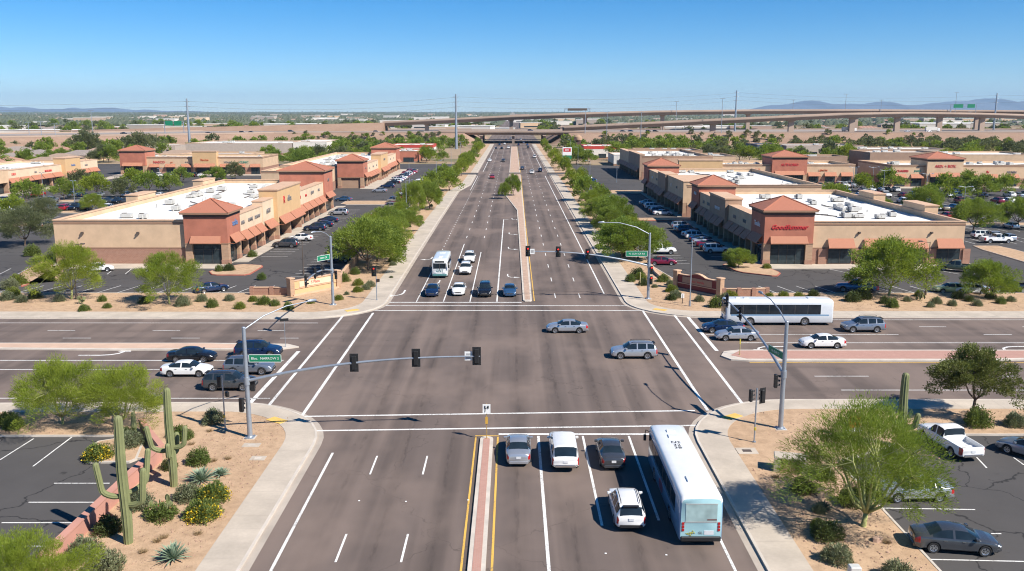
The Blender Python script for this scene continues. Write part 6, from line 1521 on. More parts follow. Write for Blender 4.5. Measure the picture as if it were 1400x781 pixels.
def mast(label, x, y, h, az0, tip, heads, face, lit, lum, sign=None, plate=None, arm_z=4.4, side_heads=(), sgside=1):
    """signal mast: pole, curved arm to tip (dx,dy,z), heads at fractions, luminaire arm"""
    r = thing('signal_mast', label, 'signal mast', (x, y, .13)); b = MB()
    b.tube([(0, 0, .14), (0, 0, h * .5), (0, 0, h)], [.2, .17, .14], 14); b.tube([(0, 0, h), (0, 0, h + .07)], [.16, .1], 14); b.bbox(-.35, .35, -.35, .35, 0, .06, .02)
    b.tube([(0, 0, .06), (0, 0, .16)], [.26, .22], 14)
    for sx in (-1, 1):
        for sy in (-1, 1): b.tube([(sx * .27, sy * .27, .05), (sx * .27, sy * .27, .14)], .03, 6)
    b.build('pole', GALV, r, 50)
    b = MB(); b.box(-.45, .45, -.45, .45, -.02, -.004); b.build('footing', CURB, r)
    L = arm_curve((0, 0, arm_z), tip); b = MB(); b.tube(L, [.13 - .075 * i / 12 for i in range(13)], 10); b.tube([(0, 0, arm_z - .3), (0, 0, arm_z + .3)], .24, 10); arm = b.build('mast_arm', GALV, r, 50)
    def at(t):
        k = min(11.999, t * 12); i = int(k); return tuple(L[i][j] + (L[i + 1][j] - L[i][j]) * (k - i) for j in range(3))
    for t in heads: p = at(t); sig_head(r, (p[0], p[1], p[2] + .02), face, lit)
    if lum:
        b = MB(); e = Vector(lum); s0 = Vector((0, 0, h - .15)); b.tube([s0, s0.lerp(e, .3) + Vector((0, 0, (e.z - s0.z) * .3)), s0.lerp(e, .65) + Vector((0, 0, (e.z - s0.z) * .3)), e], [.06, .05, .045, .04], 8)
        b.build('lamp_arm', GALV, r, 60); d = Vector((e.x, e.y, 0)).normalized(); b = MB()
        b.tube([e - d * .1, e + d * .1 + Vector((0, 0, .03)), e + d * .65, e + d * .8 - Vector((0, 0, .03))], [.05, .13, .12, .04], 8); b.build('lamp_head', GALV, r, 60)
    if plate: p = at(plate); b = MB(); b.box(-.3, .3, -.02, .02, -.35, .35); o = b.build('sign_plate', SIGNW, r, None, (p[0], p[1] - .1 if face == 0 else p[1] + .12, p[2])); 
    if plate: b = MB(); [b.box(-.2, .2, -.024, -.0201, -.2 + k * .16, -.12 + k * .16) for k in range(3)]; b.build('sign_print', LG, o)
    if sign:
        (t, w, hh, txt, dz, srz) = sign; p = at(t) if t is not None else (0, 0, 0)
        dx, dy = (math.cos(srz), math.sin(srz)); 
        sd = sgside * (1 if t == 0 else 0); c = Vector((p[0] + dx * (w / 2 + .25) * sd, p[1] + dy * (w / 2 + .25) * sd, dz))
        b = MB(); b.box(-w / 2, w / 2, -.02, .02, -hh / 2, hh / 2, 0)
        for (a0, a1, c0, c1) in ((-w / 2, w / 2, hh / 2 - .04, hh / 2), (-w / 2, w / 2, -hh / 2, -hh / 2 + .04), (-w / 2, -w / 2 + .04, -hh / 2, hh / 2), (w / 2 - .04, w / 2, -hh / 2, hh / 2)): b.box(a0, a1, -.025, -.0205, c0, c1, 1)
        o = b.build('street_sign', [SIGNG, SIGNW], r, None, tuple(c)); o.rotation_euler[2] = srz
        text(txt, hh * .44, SIGNW, o, (0, -.026, -.01), (PI / 2, 0, 0), 'lettering', .002)
    for (lx, ly, z, rz_) in side_heads: sig_head(r, (lx, ly, z), rz_, lit if lit == 'r' else '', False)
    return r
mast('signal mast at the near left corner with a long curved arm over the road', -20.4, 65.2, 8.75, 0, (17.9, .6, 6.35), (.46, .725, .985), PI, '', (4.0, 4.2, 9.9), (0, 2.5, .62, 'Bloc.  NARROW S', 6.35, 0.0), .95, 4.55, ((-.4, -.35, 2.75, PI * .9), (.35, .3, 4.2, PI)))
mast('signal mast at the near right corner with its arm reaching over the cross street', 21.4, 67.2, 8.75, 0, (-.1, 19.0, 6.4), (.72, .99), -PI / 2, '', (-.4, 5.8, 9.8), (0, 2.5, .62, 'N. GUN ST', 5.9, -PI * .44), None, 4.5, ((-.55, .1, 3.9, PI / 2),), -1)
mast('signal mast at the far right corner with three red lights over the far road', 18.3, 117.0, 8.9, 0, (-16.5, -.2, 6.5), (.985, .74, .5), 0, 'r', (-6.2, -.3, 10.4), (0, 2.9, .75, 'N. GUN CR Rd', 6.15, 0), .95, 4.5, ((.28, -.45, 4.0, 0), (.3, -.4, 2.6, 0)), -1)
mast('signal mast at the far left corner, its arm pointing towards the camera', -23.5, 113.2, 9.0, 0, (.6, -17.2, 6.4), (.98, .66, .40), PI / 2, '', (-1.4, -2.2, 9.9), (0, 2.2, .7, 'GUN CR', 6.4, R(55)), None, 4.5, ((.55, -.2, 4.0, 0),), -1)
# fix the direction of the street signs: text towards the camera
# small plates on the near arm seen from behind
def post(label, name, x, y, h, parts, cat, rad=.045, mat=GALV, z=.13):
    r = thing(name, label, cat, (x, y, z)); b = MB(); b.tube([(0, 0, 0), (0, 0, h)], rad, 8); b.tube([(0, 0, 0), (0, 0, .06)], rad * 2.4, 8); b.build('post', mat, r, 60)
    for f in parts: f(r)
    return r
def pedbox(z, rz, dx=0):
    def f(r):
        b = MB(); b.bbox(-.2, .2, -.14, .12, -.2, .2, .03); o = b.build('pedestrian_signal', BLACK, r, 30, (dx, -.0, z)); o.rotation_euler[2] = rz
        b = MB(); b.box(-.14, .14, -.145, -.1405, -.14, .14); b.build('lens', M('ped_lens', (.05, .03, .02), .4), o)
    return f
def button(z):
    def f(r): b = MB(); b.bbox(-.07, .07, -.16, -.04, z - .12, z + .12, .01); b.build('push_button', M('button_yellow', (.5, .38, .05), .5), r, 30)
    return f
post('signal post with two dark heads on the near right corner', 'signal_post', 18.5, 64.2, 4.3, [lambda r: sig_head(r, (-.42, .05, 3.7), PI * .6, '', False, .85), lambda r: sig_head(r, (.45, .05, 3.7), PI * 1.15, '', True, .85), button(1.1)], 'signal post', .06)
post('slim signal post on the near left corner beside the big mast', 'signal_post', -22.9, 67.0, 4.5, [lambda r: sig_head(r, (-.3, .1, 3.9), PI, '', False, .8), pedbox(2.9, 2.2, .3), button(1.1)], 'signal post', .06)
post('signal post with a red light on the far left corner by the right turn lane', 'signal_post', -18.2, 116.0, 4.6, [lambda r: sig_head(r, (-.25, -.2, 4.0), 0, 'r', True, 1), pedbox(2.7, 0, .25)], 'signal post', .06)
def ksign(r):
    b = MB(); b.box(-.3, .3, -.02, .02, -.38, .38); o = b.build('keep_right_sign', SIGNW, r, None, (0, -.06, 2.4))
    b = MB(); b.tube([(-.12, -.03, -.24), (-.1, -.03, 0), (.08, -.03, .15)], .028, 5); b.tube([(.12, -.03, .05), (.12, -.03, .26)], .05, 5); b.tube([(-.12, -.03, .05), (-.12, -.03, .26)], .045, 5); b.build('arrow_print', BLACK, o)
    b = MB(); b.box(-.1, .1, -.075, -.05, 1.2, 1.75); b.build('reflector', M('reflector_amber', (.62, .36, .06), .5), r)
post('white keep right sign on an amber post at the nose of the near median', 'keep_right_sign_post', -2.0, 64.9, 2.8, [ksign], 'road sign', .03, M('post_amber', (.50, .33, .10), .6), .16)
def blank(w, h, z, rz, mat=GALV):
    def f(r): b = MB(); b.box(-w / 2, w / 2, -.03, -.01, z - h / 2, z + h / 2); o = b.build('sign_plate', mat, r); o.rotation_euler[2] = rz
    return f
post('thin sign post on the left median seen edge on', 'sign_post', -24.4, 92.0, 3.2, [blank(.9, .3, 3.0, .35, BLACK)], 'road sign', .03)
post('short yellow post on the right median nose', 'marker_post', 23.6, 88.9, 1.7, [blank(.12, .5, 1.4, 0, M('marker_yellow', (.6, .5, .05), .5))], 'marker post', .035, M('post_yellow', (.45, .38, .12), .6), .16)
post('yellowish marker post in the gravel by the far right mast', 'marker_post', G(875, 392)[0], G(875, 392)[1], 2.0, [], 'marker post', .05, M('post_cream', (.55, .48, .28), .6))
post('small pinkish utility sign in front of the right monument wall', 'utility_sign', G(933, 416)[0], G(933, 416)[1], 1.2, [blank(.4, .6, 1.0, 0, SIGNW)], 'sign', .05, POLE_D)
# construction sign behind the big tree
r_ = post('orange and white road work sign half hidden by the big palo verde', 'road_work_sign', 26.2, 64.6, 1.9, [blank(1.0, .9, 1.5, .2, M('work_orange', (.75, .16, .02), .5)), blank(1.3, .3, .8, .2, SIGNW)], 'road sign', .03)
# slim poles by the far corners and in the lots
def lamp_pole(label, x, y, h, arm=None, mat=POLE_D, two=False, name='street_lamp', rad=.07, z=.13):
    r = thing(name, label, 'street lamp', (x, y, z)); b = MB(); b.tube([(0, 0, 0), (0, 0, .6)], rad * 2.2, 10); b.tube([(0, 0, .6), (0, 0, h)], [rad * 1.1, rad * .75], 8); b.build('pole', mat, r, 60)
    for a in ([arm] if not two else [arm, arm + PI]):
        c, s = math.cos(a), math.sin(a); b = MB(); L_ = 1.4 if h > 7 else .5; b.tube([(0, 0, h - .1), (c * L_, s * L_, h + .1)], .04, 6); b.build('arm', mat, r, 60)
        b = MB(); b.bbox(c * L_ - .18, c * L_ + .35, s * L_ - .2, s * L_ + .2, h + .02, h + .18, .03); b.build('lamp_head', mat, r, 30)
    return r
lamp_pole('tall slim grey lamp pole in front of the right monument wall', G(943, 420)[0], G(943, 420)[1], 8.6, 0, GALV)
lamp_pole('dark lamp pole standing in the left car park behind the left monument wall', G(415, 376)[0], G(415, 376)[1], 5.2, PI)
lamp_pole('brown lamp pole in front of the left part of the near left store', G(105, 410)[0], G(105, 410)[1], 7.4, 0)
lamp_pole('brown lamp pole behind the wide tree at right', G(1265, 405)[0], G(1265, 405)[1], 7.4, PI)
for i, (px, py, h) in enumerate(((556, 300, 9), (560, 262, 9), (597, 262, 9.5), (617, 236, 9.5), (630, 222, 10))):
    x, y = G(px, py); lamp_pole('thin street lamp among the trees left of the far road, %s counting away' % nth(i + 1), x, y, h, 0, GALV)
for i, (px, py, h) in enumerate(((806, 262, 9.5), (790, 232, 9.5), (780, 218, 10), (843, 250, 9.5))):
    x, y = G(px, py); lamp_pole('thin street lamp among the trees right of the far road, %s counting away' % nth(i + 1), x, y, h, PI, GALV)
for i, (px, py) in enumerate(((1150, 290), (1207, 268), (1165, 262), (1192, 262), (1316, 300), (1265, 275))):
    x, y = G(px, py); lamp_pole('lamp pole in the right hand car park, %s from the camera' % nth(i + 1), x, y, 7.5, 0, GALV, True)
for i, (px, py) in enumerate(((103, 285), (60, 270), (220, 262))):
    x, y = G(px, py); lamp_pole('lamp pole in the far left car park, %s from the camera' % nth(i + 1), x, y, 7, 0, GALV, True)
# steel power poles and their wires
def power_pole(label, px, py, h, wires=True):
    x, y = G(px, py); r = thing('power_pole', label, 'power pole', (x, y, 0)); b = MB(); b.tube([(0, 0, 0), (0, 0, h)], [1.0, .5], 10); b.build('pole', GALV, r, 60)
    b = MB()
    for k in range(3):
        for sg in (-1, 1): b.tube([(0, 0, h - 2 - k * 3.2), (sg * 2.2, .4, h - 1.8 - k * 3.2)], [.14, .08], 5)
    b.build('crossarm', GALV, r, 60); return (x, y, h)
PP = [power_pole('tall grey power pole at left behind the far shop row', 260, 205, 33), power_pole('tall grey power pole left of the freeway bridge', 624, 204, 36), power_pole('tall grey power pole right of centre before the flyover', 1004, 193, 42), power_pole('tall leaning grey power pole near the right edge', 1357, 190, 41)]
ends = [(-700, 600, 33)] + PP + [(900, 640, 40)]
for k, (lbk) in enumerate(('top', 'middle', 'low')):
    for i in range(len(ends) - 1):
        a, c = ends[i], ends[i + 1]; pts = []
        for j in range(17):
            t = j / 16; z = (a[2] - 1.8 - k * 3.2) * (1 - t) + (c[2] - 1.8 - k * 3.2) * t - 14 * t * (1 - t); pts.append((a[0] + (c[0] - a[0]) * t + 2.2, a[1] + (c[1] - a[1]) * t, z))
        b = MB(); b.tube(pts, .05, 4); o = b.build('power_line', POLE_D); tag(o, '%s faint power line sagging in the sky, span %s from the left' % (lbk, nth(i + 1) if i else 'first'), 'power line', 'power lines')

# monument signs and low walls
def monument(label, p, q, h, wall, pil, txt, curved=True, ph=2.6, panel=None):
    (x0, y0), (x1, y1) = p, q; L = math.hypot(x1 - x0, y1 - y0); a = math.atan2(y1 - y0, x1 - x0); r = thing('monument_sign', label, 'monument sign', (x0, y0, .11), a)
    b = MB(); top = []
    n = 16
    for i in range(n + 1):
        t = i / n; z = h + (.45 * math.cos((t - .5) * PI / .4) if curved and abs(t - .5) < .2 else 0); top.append((L * t, z))
    poly = [(0, 0), (L, 0)] + top[::-1]
    V = [(x, -.2, z) for x, z in poly] + [(x, .2, z) for x, z in poly]; m = len(poly)
    b.add(V, [tuple(range(m)), tuple(range(2 * m - 1, m - 1, -1))] + [((i + 1) % m, i, m + i, m + (i + 1) % m) for i in range(m)]); b.build('wall', wall, r)
    b = MB()
    for i in range(n): 
        (xa, za), (xb, zb_) = top[i], top[i + 1]; b.add([(xa, -.28, za + .002), (xb, -.28, zb_ + .002), (xb, .28, zb_ + .002), (xa, .28, za + .002), (xa, -.28, za + .1), (xb, -.28, zb_ + .1), (xb, .28, zb_ + .1), (xa, .28, za + .1)], [(0, 1, 5, 4), (1, 2, 6, 5), (2, 3, 7, 6), (3, 0, 4, 7), (4, 5, 6, 7), (3, 2, 1, 0)])
    b.build('cap', COPING, r)
    b = MB(); b.box(.2, L - .2, -.3, -.205, .9, 1.0); b.box(.1, L - .1, -.55, -.21, .0, .22); b.build('ledge', COPING, r)
    for xx in (-.35, L - .35):
        b = MB(); b.box(xx, xx + .7, -.42, .42, 0, ph); b.box(xx - .08, xx + .78, -.5, .5, ph, ph + .15, 1); b.build('pillar', [pil, COPING], r)
    b = MB(); b.box(L * .16, L * .84, -.26, -.205, 1.08, h - .15); b.build('sign_panel', panel or wall, r)
    text(txt, .55, LR, r, (L * .5, -.275, 1.5), (PI / 2, 0, 0), 'lettering', .01); return r
monument('brown monument sign wall with an arched maroon top at the far right corner', G(925, 395), G(984, 407), 2.1, MAROON, STONE, 'Casa Verde', True, 2.5, BROWN)
monument('tan monument sign wall with two pillars and red lettering at the far left corner', G(398, 406), G(461, 394), 2.0, GOLD, STONE, 'S Plaza', False, 2.4, CREAM)
def lowwall(label, pts, h, mat, t=.3, z=.1, piers=0, cap=None):
    r = thing('low_wall', label, 'wall', (pts[0][0], pts[0][1], z)); P = [(x - pts[0][0], y - pts[0][1]) for x, y in pts]
    b = MB(); strip(b, P, -t / 2, t / 2, -.05, h); b.build('wall', mat, r)
    b = MB(); strip(b, P, -t / 2 - .06, t / 2 + .06, h + .002, h + .1); b.build('cap', cap or COPING, r)
    if piers:
        for (x, y) in P: b = MB(); b.box(x - .28, x + .28, y - .28, y + .28, -.05, h + .14); b.build('pier', mat, r)
lowwall('low brick wall right of the far right monument sign', [G(989, 407), G(1010, 407), G(1030, 407), G(1048, 406)], 1.1, WAIN, piers=1)
lowwall('low wall left of the far left monument sign', [G(345, 404), G(372, 404), G(396, 405)], 1.0, WAIN, piers=1)
lowwall('tan wall running back along the car park from the left monument sign', [G(463, 392), G(478, 372), G(488, 360)], 1.3, BROWN, piers=1)
lowwall('curved pale wall end beside the right monument sign', [G(890, 366), G(897, 376), G(905, 383)], .35, CURB)
lowwall('long pink wall along the lower left car park', [(-25.75, 44.5), (-25.75, 50), (-25.75, 55.5), (-25.6, 60.6)], 1.0, PINKW, .35, cap=PINKW)
lowwall('short maroon retaining wall between the two cactus beds at lower left', [(-25.6, 61.0), (-27.4, 63.6), (-29.4, 66.6)], .95, BROWN, .3, cap=PINKW)
# bottom right: stone and concrete monument, utility cabinet, covers
def smallmon():
    x, y = G(1080, 645); r = thing('stone_monument', 'small weathered stone block structure beside the big palo verde', 'stone block', (x, y, .11), R(-15)); b = MB()
    b.box(-.9, .9, -.45, .45, 0, .95); b.build('block', STONE, r); b = MB(); b.bbox(-1.15, 1.1, -.6, .6, .952, 1.12, .04); b.build('slab', CONC, r); b = MB(); b.bbox(-1.15, -.7, -.62, -.47, 0, .9, .02); b.build('leg', CONC, r); b = MB(); b.bbox(.75, 1.15, -.62, -.47, 0, .9, .02); b.build('leg', CONC, r)
smallmon()
def cover(x, y, w, d, lb, mt=CONC, z=.122, lid=None):
    r = thing('utility_cover', lb, 'utility cover', (x, y, z)); b = MB(); b.box(-w / 2, w / 2, -d / 2, d / 2, 0, .035); b.build('slab', mt, r); b = MB(); b.box(-w * .22, w * .22, -d * .2, d * .2, .036, .045); b.build('lid', lid or POLE_D, r)
cover(*G(1021, 619), 1.5, 1.2, 'square utility cover with a brown lid on the lower right corner bed'); cover(*G(344, 611), 1.3, .8, 'upper pale utility cover by the near left mast', lid=CURB); cover(*G(353, 629), 1.1, .8, 'lower pale utility cover by the near left mast', lid=CURB)
x, y = G(1168, 782, .6); b = MB(); b.bbox(-.3, .3, -.25, .25, 0, .85, .04); o = b.build('utility_cabinet', M('cabinet_grey', (.55, .55, .52), .5), None, 30); o.location = (x, y, .12); tag(o, 'grey utility cabinet cut by the bottom edge at lower right', 'utility cabinet')
for i, (px, py) in enumerate(((555, 686), (640, 684), (828, 757), (911, 759), (744, 594), (491, 685))):
    x, y = G(px, py); b = MB(); b.bbox(-.06, .06, -.06, .06, 0, .02, .008); o = b.build('road_stud', SIGNW, None, 30); o.location = (x, y, .008); tag(o, 'small white reflective stud on the near road surface', 'road stud', 'road studs')
# green store sign by the far road, gas price style
r_ = thing('pylon_sign', 'white roadside pylon sign with red panel right of the far road', 'sign', (G(775, 232)[0], G(775, 232)[1], .1)); b = MB(); b.box(-.15, .15, -.15, .15, 0, 6); b.build('post', POLE_D, r_)
b = MB(); b.bbox(-2, 2, -.3, .3, 6, 9.5, .06); b.build('panel', SIGNW, r_, 30); b = MB(); b.box(-1.6, 1.6, -.33, -.31, 7.6, 9.1); b.build('red_panel', LR, r_); b = MB(); b.bbox(-1.9, 1.9, -.28, .28, 4.5, 5.95, .05); b.build('green_panel', SIGNG, r_, 30)
text('ER1', 1.1, SIGNW, r_, (0, -.345, 8.35), (PI / 2, 0, 0), 'lettering', .01)
r_ = thing('sign_tower', 'dark brown sign tower with a round top left of the white fast food building', 'sign tower', (G(790, 214)[0], G(790, 214)[1], .0)); b = MB(); b.box(-1.5, 1.5, -1.5, 1.5, 0, 9); b.build('shaft', DTRIM, r_); b = MB(); b.tube([(0, 0, 9), (0, 0, 9.5), (0, 0, 11), (0, 0, 12)], [2.2, 2.4, 2.2, .5], 12); b.build('dome', STONE, r_, 40)

# ---------------------------------------------------------------- freeway
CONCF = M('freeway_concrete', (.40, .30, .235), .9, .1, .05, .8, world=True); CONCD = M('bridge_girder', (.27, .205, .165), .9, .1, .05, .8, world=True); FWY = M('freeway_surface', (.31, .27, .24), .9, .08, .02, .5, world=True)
def ramp_poly(pts, w, thick, name, label, rail=1.0, piers=(), pw=3.0, base=0, deckm=None):
    """elevated deck along 3-D centre points; piers = [index fraction]"""
    r = thing(name, label, 'bridge', (pts[0][0], pts[0][1], 0)); o = pts[0]; P = [(p[0] - o[0], p[1] - o[1], p[2]) for p in pts]
    A = offs([(p[0], p[1]) for p in P], w / 2); B = offs([(p[0], p[1]) for p in P], -w / 2); A2 = offs([(p[0], p[1]) for p in P], w / 2 - 2.2); B2 = offs([(p[0], p[1]) for p in P], -w / 2 + 2.2)
    b = MB(); n = len(P); bars = (MB(), MB())
    for i in range(n - 1):
        z0, z1 = P[i][2], P[i + 1][2]
        b.add([(*A[i], z0), (*A[i + 1], z1), (*B[i + 1], z1), (*B[i], z0), (*A[i], z0 - .5), (*A[i + 1], z1 - .5), (*B[i + 1], z1 - .5), (*B[i], z0 - .5), (*A2[i], z0 - thick), (*A2[i + 1], z1 - thick), (*B2[i + 1], z1 - thick), (*B2[i], z0 - thick)],
              [(0, 1, 2, 3)], 0)
        b.add([(*A[i], z0), (*A[i + 1], z1), (*B[i + 1], z1), (*B[i], z0), (*A[i], z0 - .5), (*A[i + 1], z1 - .5), (*B[i + 1], z1 - .5), (*B[i], z0 - .5), (*A2[i], z0 - thick), (*A2[i + 1], z1 - thick), (*B2[i + 1], z1 - thick), (*B2[i], z0 - thick)],
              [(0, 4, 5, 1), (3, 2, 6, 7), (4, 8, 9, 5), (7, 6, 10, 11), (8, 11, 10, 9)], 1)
        for S0, S1 in ((A, -.35), (B, .35)):
            C_ = offs([(p[0], p[1]) for p in P], (w / 2 - .35) if S0 is A else (-w / 2 + .35))
            bars[0 if S0 is A else 1].add([(*S0[i], z0 + .01), (*S0[i + 1], z1 + .01), (*C_[i + 1], z1 + .01), (*C_[i], z0 + .01), (*S0[i], z0 + rail), (*S0[i + 1], z1 + rail), (*C_[i + 1], z1 + rail), (*C_[i], z0 + rail)], [(0, 1, 5, 4), (1, 2, 6, 5), (2, 3, 7, 6), (3, 0, 4, 7), (4, 5, 6, 7)], 0)
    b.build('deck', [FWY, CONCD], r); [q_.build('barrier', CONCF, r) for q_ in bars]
    for t in piers:
        k = min(n - 1.001, t * (n - 1)); i = int(k); f = k - i; x = P[i][0] + (P[i + 1][0] - P[i][0]) * f; y = P[i][1] + (P[i + 1][1] - P[i][1]) * f; z = P[i][2] + (P[i + 1][2] - P[i][2]) * f
        b = MB(); b.box(x - pw / 2, x + pw / 2, y - 1.6, y + 1.6, base - .5, z - thick - .6); b.box(x - pw * .75, x + pw * .75, y - 3, y + 3, z - thick - .598, z - thick - .004); b.build('pier', CONCF, r)
    return r
# embankments either side of the road opening
def bank(x0, x1, label, endcap):
    """earth bank with the freeway on top"""
    b = MB(); xs = [x0 + (x1 - x0) * i / 40 for i in range(41)]; V = []; q = random.Random(4)
    def front(x): return 700 - max(0, -x - 170) * .78 if x < 0 else 700 - max(0, x - 500) * .25
    rows = []
    for x in xs:
        f = front(x); rows.append([(x, f - 34, 0), (x + q.uniform(-2, 2), f - 25 + q.uniform(-2, 2), 2 + q.uniform(-.5, .5)), (x, f - 12 + q.uniform(-2, 2), 5 + q.uniform(-.6, .6)), (x, f - 1, 8.0), (x, f + 5, 8.2), (x, f + 135, 8.2), (x, f + 170, 0)])
    for r_ in rows: V += r_
    fs = [(i * 7 + j, (i + 1) * 7 + j, (i + 1) * 7 + j + 1, i * 7 + j + 1) for i in range(40) for j in range(6)]
    b.add(V, fs); e = rows[0] if endcap == 'l' else rows[-1]; s = -1 if endcap == 'l' else 1
    ex = [(p[0] + s * 15 * (1 - p[2] / 8.2), p[1], 0) for p in e[3:6]]
    # sloping abutment
    a = [(p[0], p[1], p[2]) for p in e]; m = [(p[0] + s * 14, p[1], 0) for p in e]
    b.add(a + m, [(i, i + 1, 8 + i, 7 + i) for i in range(6)])
    o = b.build('embankment', BERM); struct(o, label)
    b = MB(); V = []
    for x in xs: f = front(x); V += [(x, f + 4, 8.26), (x, f + 62, 8.26), (x, f + 70, 8.26), (x, f + 130, 8.26)]
    b.add(V, [(i * 4 + j, (i + 1) * 4 + j, (i + 1) * 4 + j + 1, i * 4 + j + 1) for i in range(40) for j in (0, 2)]); struct(b.build('freeway', FWY))
    for off in (3, 132):
        b = MB()
        for i in range(40):
            x, x2 = xs[i], xs[i + 1]; f, f2 = front(x) + off, front(x2) + off
            b.prism([(x, f), (x2, f2), (x2, f2 + .5), (x, f + .5)], 8.2, 9.2)
        o = b.build('freeway_barrier', CONCF); tag(o, '%s concrete barrier of the freeway %s of the underpass' % ('near' if off == 3 else 'far', 'left' if x0 < 0 else 'right'), 'barrier')
    return front
fr = bank(-1500, -38, 'tan earth bank carrying the freeway left of the underpass', 'r'); bank(44, 1300, 'brown earth bank carrying the freeway right of the underpass', 'l')
ramp_poly([(-62, 730, 8.9), (0, 730, 9.0), (56, 730, 8.9)], 56, 2.3, 'freeway_bridge', 'freeway bridge crossing straight over the far road', 1.0, (), 2, 0)
for i, (x, lb) in enumerate(((-24.5, 'left'), (0.5, 'middle'), (25, 'right'))):
    r_ = thing('bridge_pier', lb + ' line of bridge piers under the freeway bridge', 'bridge pier', (x, 730, 0))
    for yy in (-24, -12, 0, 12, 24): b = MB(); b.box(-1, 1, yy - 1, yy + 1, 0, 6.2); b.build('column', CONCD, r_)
    b = MB(); b.box(-1.4, 1.4, -27, 27, 5.8, 6.68); b.build('cap', CONCF, r_)
U = [(-112, 780, 15.2), (-60, 782, 17.5), (0, 788, 20.4), (60, 796, 22.6), (130, 808, 24.4), (220, 826, 25.4), (330, 850, 25.6), (450, 880, 25), (620, 920, 24), (900, 980, 23)]
ramp_poly(U, 15, 3.0, 'flyover', 'upper flyover ramp curving above the freeway', 1.1, (.08, .22, .34, .45, .55, .66, .78), 3.2, 8)
Lr = [(40, 712, 12.4), (90, 714, 14.6), (150, 716, 17.4), (210, 722, 20.0), (270, 736, 22.4), (330, 756, 23.3), (400, 782, 22.5), (480, 815, 20.5), (600, 860, 18), (800, 930, 15)]
ramp_poly(Lr, 14, 2.9, 'flyover', 'lower nearer flyover ramp rising to the right', 1.1, (.24, .36, .46, .54, .61, .68, .76, .85), 4.2, 8)
# ramp bank at left leading up to the flyover
b = MB(); xs = [-430 + i * 20 for i in range(17)]; V = []
for i, x in enumerate(xs):
    z = 8.2 + 7 * max(0, min(1, (x + 400) / 290)); V += [(x, 758, 8.2), (x, 771, z), (x, 789, z), (x, 800, 8.2)]
V += []; b.add(V, [(i * 4 + j, i * 4 + 4 + j, i * 4 + 5 + j, i * 4 + 1 + j) for i in range(16) for j in range(3)] + [(64, 65, 66, 67)]); o = b.build('ramp_bank', BERM); struct(o, 'brown earth ramp bank rising to the flyover')
# freeway traffic
for i, (px, c, k, rd_) in enumerate(((10, 'grey', 'sedan', 20), (30, 'black', 'suv', 40), (50, 'black', 'sedan', 45), (225, 'grey', 'sedan', 60), (304, 'black', 'sedan', 20), (340, 'black', 'suv', 22), (350, 'black', 'sedan', 26), (396, 'grey', 'suv', 40), (512, 'grey', 'suv', 14), (576, 'green', 'suv', 10), (728, 'navy', 'suv', 22), (857, 'grey', 'sedan', 38), (893, 'black', 'suv', 34), (903, 'black', 'suv', 30), (868, 'navy', 'sedan', 44), (1178, 'white', 'pickup', 60), (1255, 'silver', 'sedan', 30), (1285, 'white', 'suv', 30))):
    x = (px - 703) / 1240 * (690 + rd_); y = fr(x) + rd_ if x < 0 else 700 + rd_
    z = 8.28 if not (-60 < x < 54) else 9.05
    car(k, c, x, y, 0, '%s vehicle on the freeway, %s from the left edge' % (c, nth(i + 1) if i else 'first'), group='freeway traffic', far=True, z=z)
# box lorries on the freeway at right
for i, (px, lb) in enumerate(((1172, 'white box lorry on the freeway under the flyover'), (1288, 'second white box lorry on the freeway further right'))):
    x = (px - 703) / 1240 * 735; r_ = thing('box_truck', lb, 'truck', (x, 742, 8.28)); b = MB(); b.bbox(-6, 3.2, -1.25, 1.25, 1.0, 3.9, .05); b.build('cargo_box', WHW, r_, 30); b = MB(); b.bbox(3.4, 5.6, -1.2, 1.2, .6, 3.0, .12); b.build('cab', PNT['white'], r_, 30)
    b = MB(); b.box(5.2, 5.64, -1, 1, 1.8, 2.7); b.build('windshield', CARGL, r_)
    for wx in (-5, -3.8, 4.4):
        for sg in (1, -1): w_ = link('wheel', WB[0], r_, (wx, sg * 1.05, .5)); link('rim', WB[1], w_)
# high light masts and gantries
for i, (px, y, top, z0) in enumerate(((928, 800, 138, 8), (991, 700, 134, 0), (1160, 840, 128, 22), (1311, 860, 126, 22), (1088, 840, 136, 22), (1209, 845, 136, 22), (833, 660, 152, 0), (803, 690, 150, 8), (123, 640, 150, 0), (1304, 850, 150, 20), (52, 620, 165, 0), (35, 640, 166, 0), (71, 640, 168, 0), (880, 660, 152, 0), (352, 1500, 152, 0), (1332, 860, 152, 20))):
    x = (px - 703) / 1240 * y * 1.0; ztop = CH + (151 - top) / 1240 * y
    r_ = thing('light_mast', 'tall thin light mast beside the freeway', 'light mast', (x, y, z0), 0, 'freeway light masts'); b = MB(); h = ztop - z0; b.tube([(0, 0, 0), (0, 0, h)], [.3, .18], 6); b.build('pole', GALV, r_, 60)
    b = MB(); b.box(-2, 2, -.3, .3, h - .3, h); b.build('lamp_head', GALV, r_)
def gantry(label, px, y, z0, h, w, green, rz=0, dark=False):
    x = (px - 703) / 1240 * y; r_ = thing('sign_gantry', label, 'road sign', (x, y, z0), rz); b = MB()
    for s in (-1, 1): b.tube([(s * w / 2, 0, 0), (s * w / 2, 0, h)], .3, 6)
    b.box(-w / 2, w / 2, -.25, .25, h - 1.6, h - 1.2); b.box(-w / 2, w / 2, -.25, .25, h - .3, h); b.build('frame', GALV, r_)
    for (c, ww) in green: b = MB(); b.box(c - ww / 2, c + ww / 2, -.5, -.3, h - (3 if not dark else 2.2), h + (.4 if not dark else -.2)); b.build('sign_panel', SIGNG if not dark else POLE_D, r_)
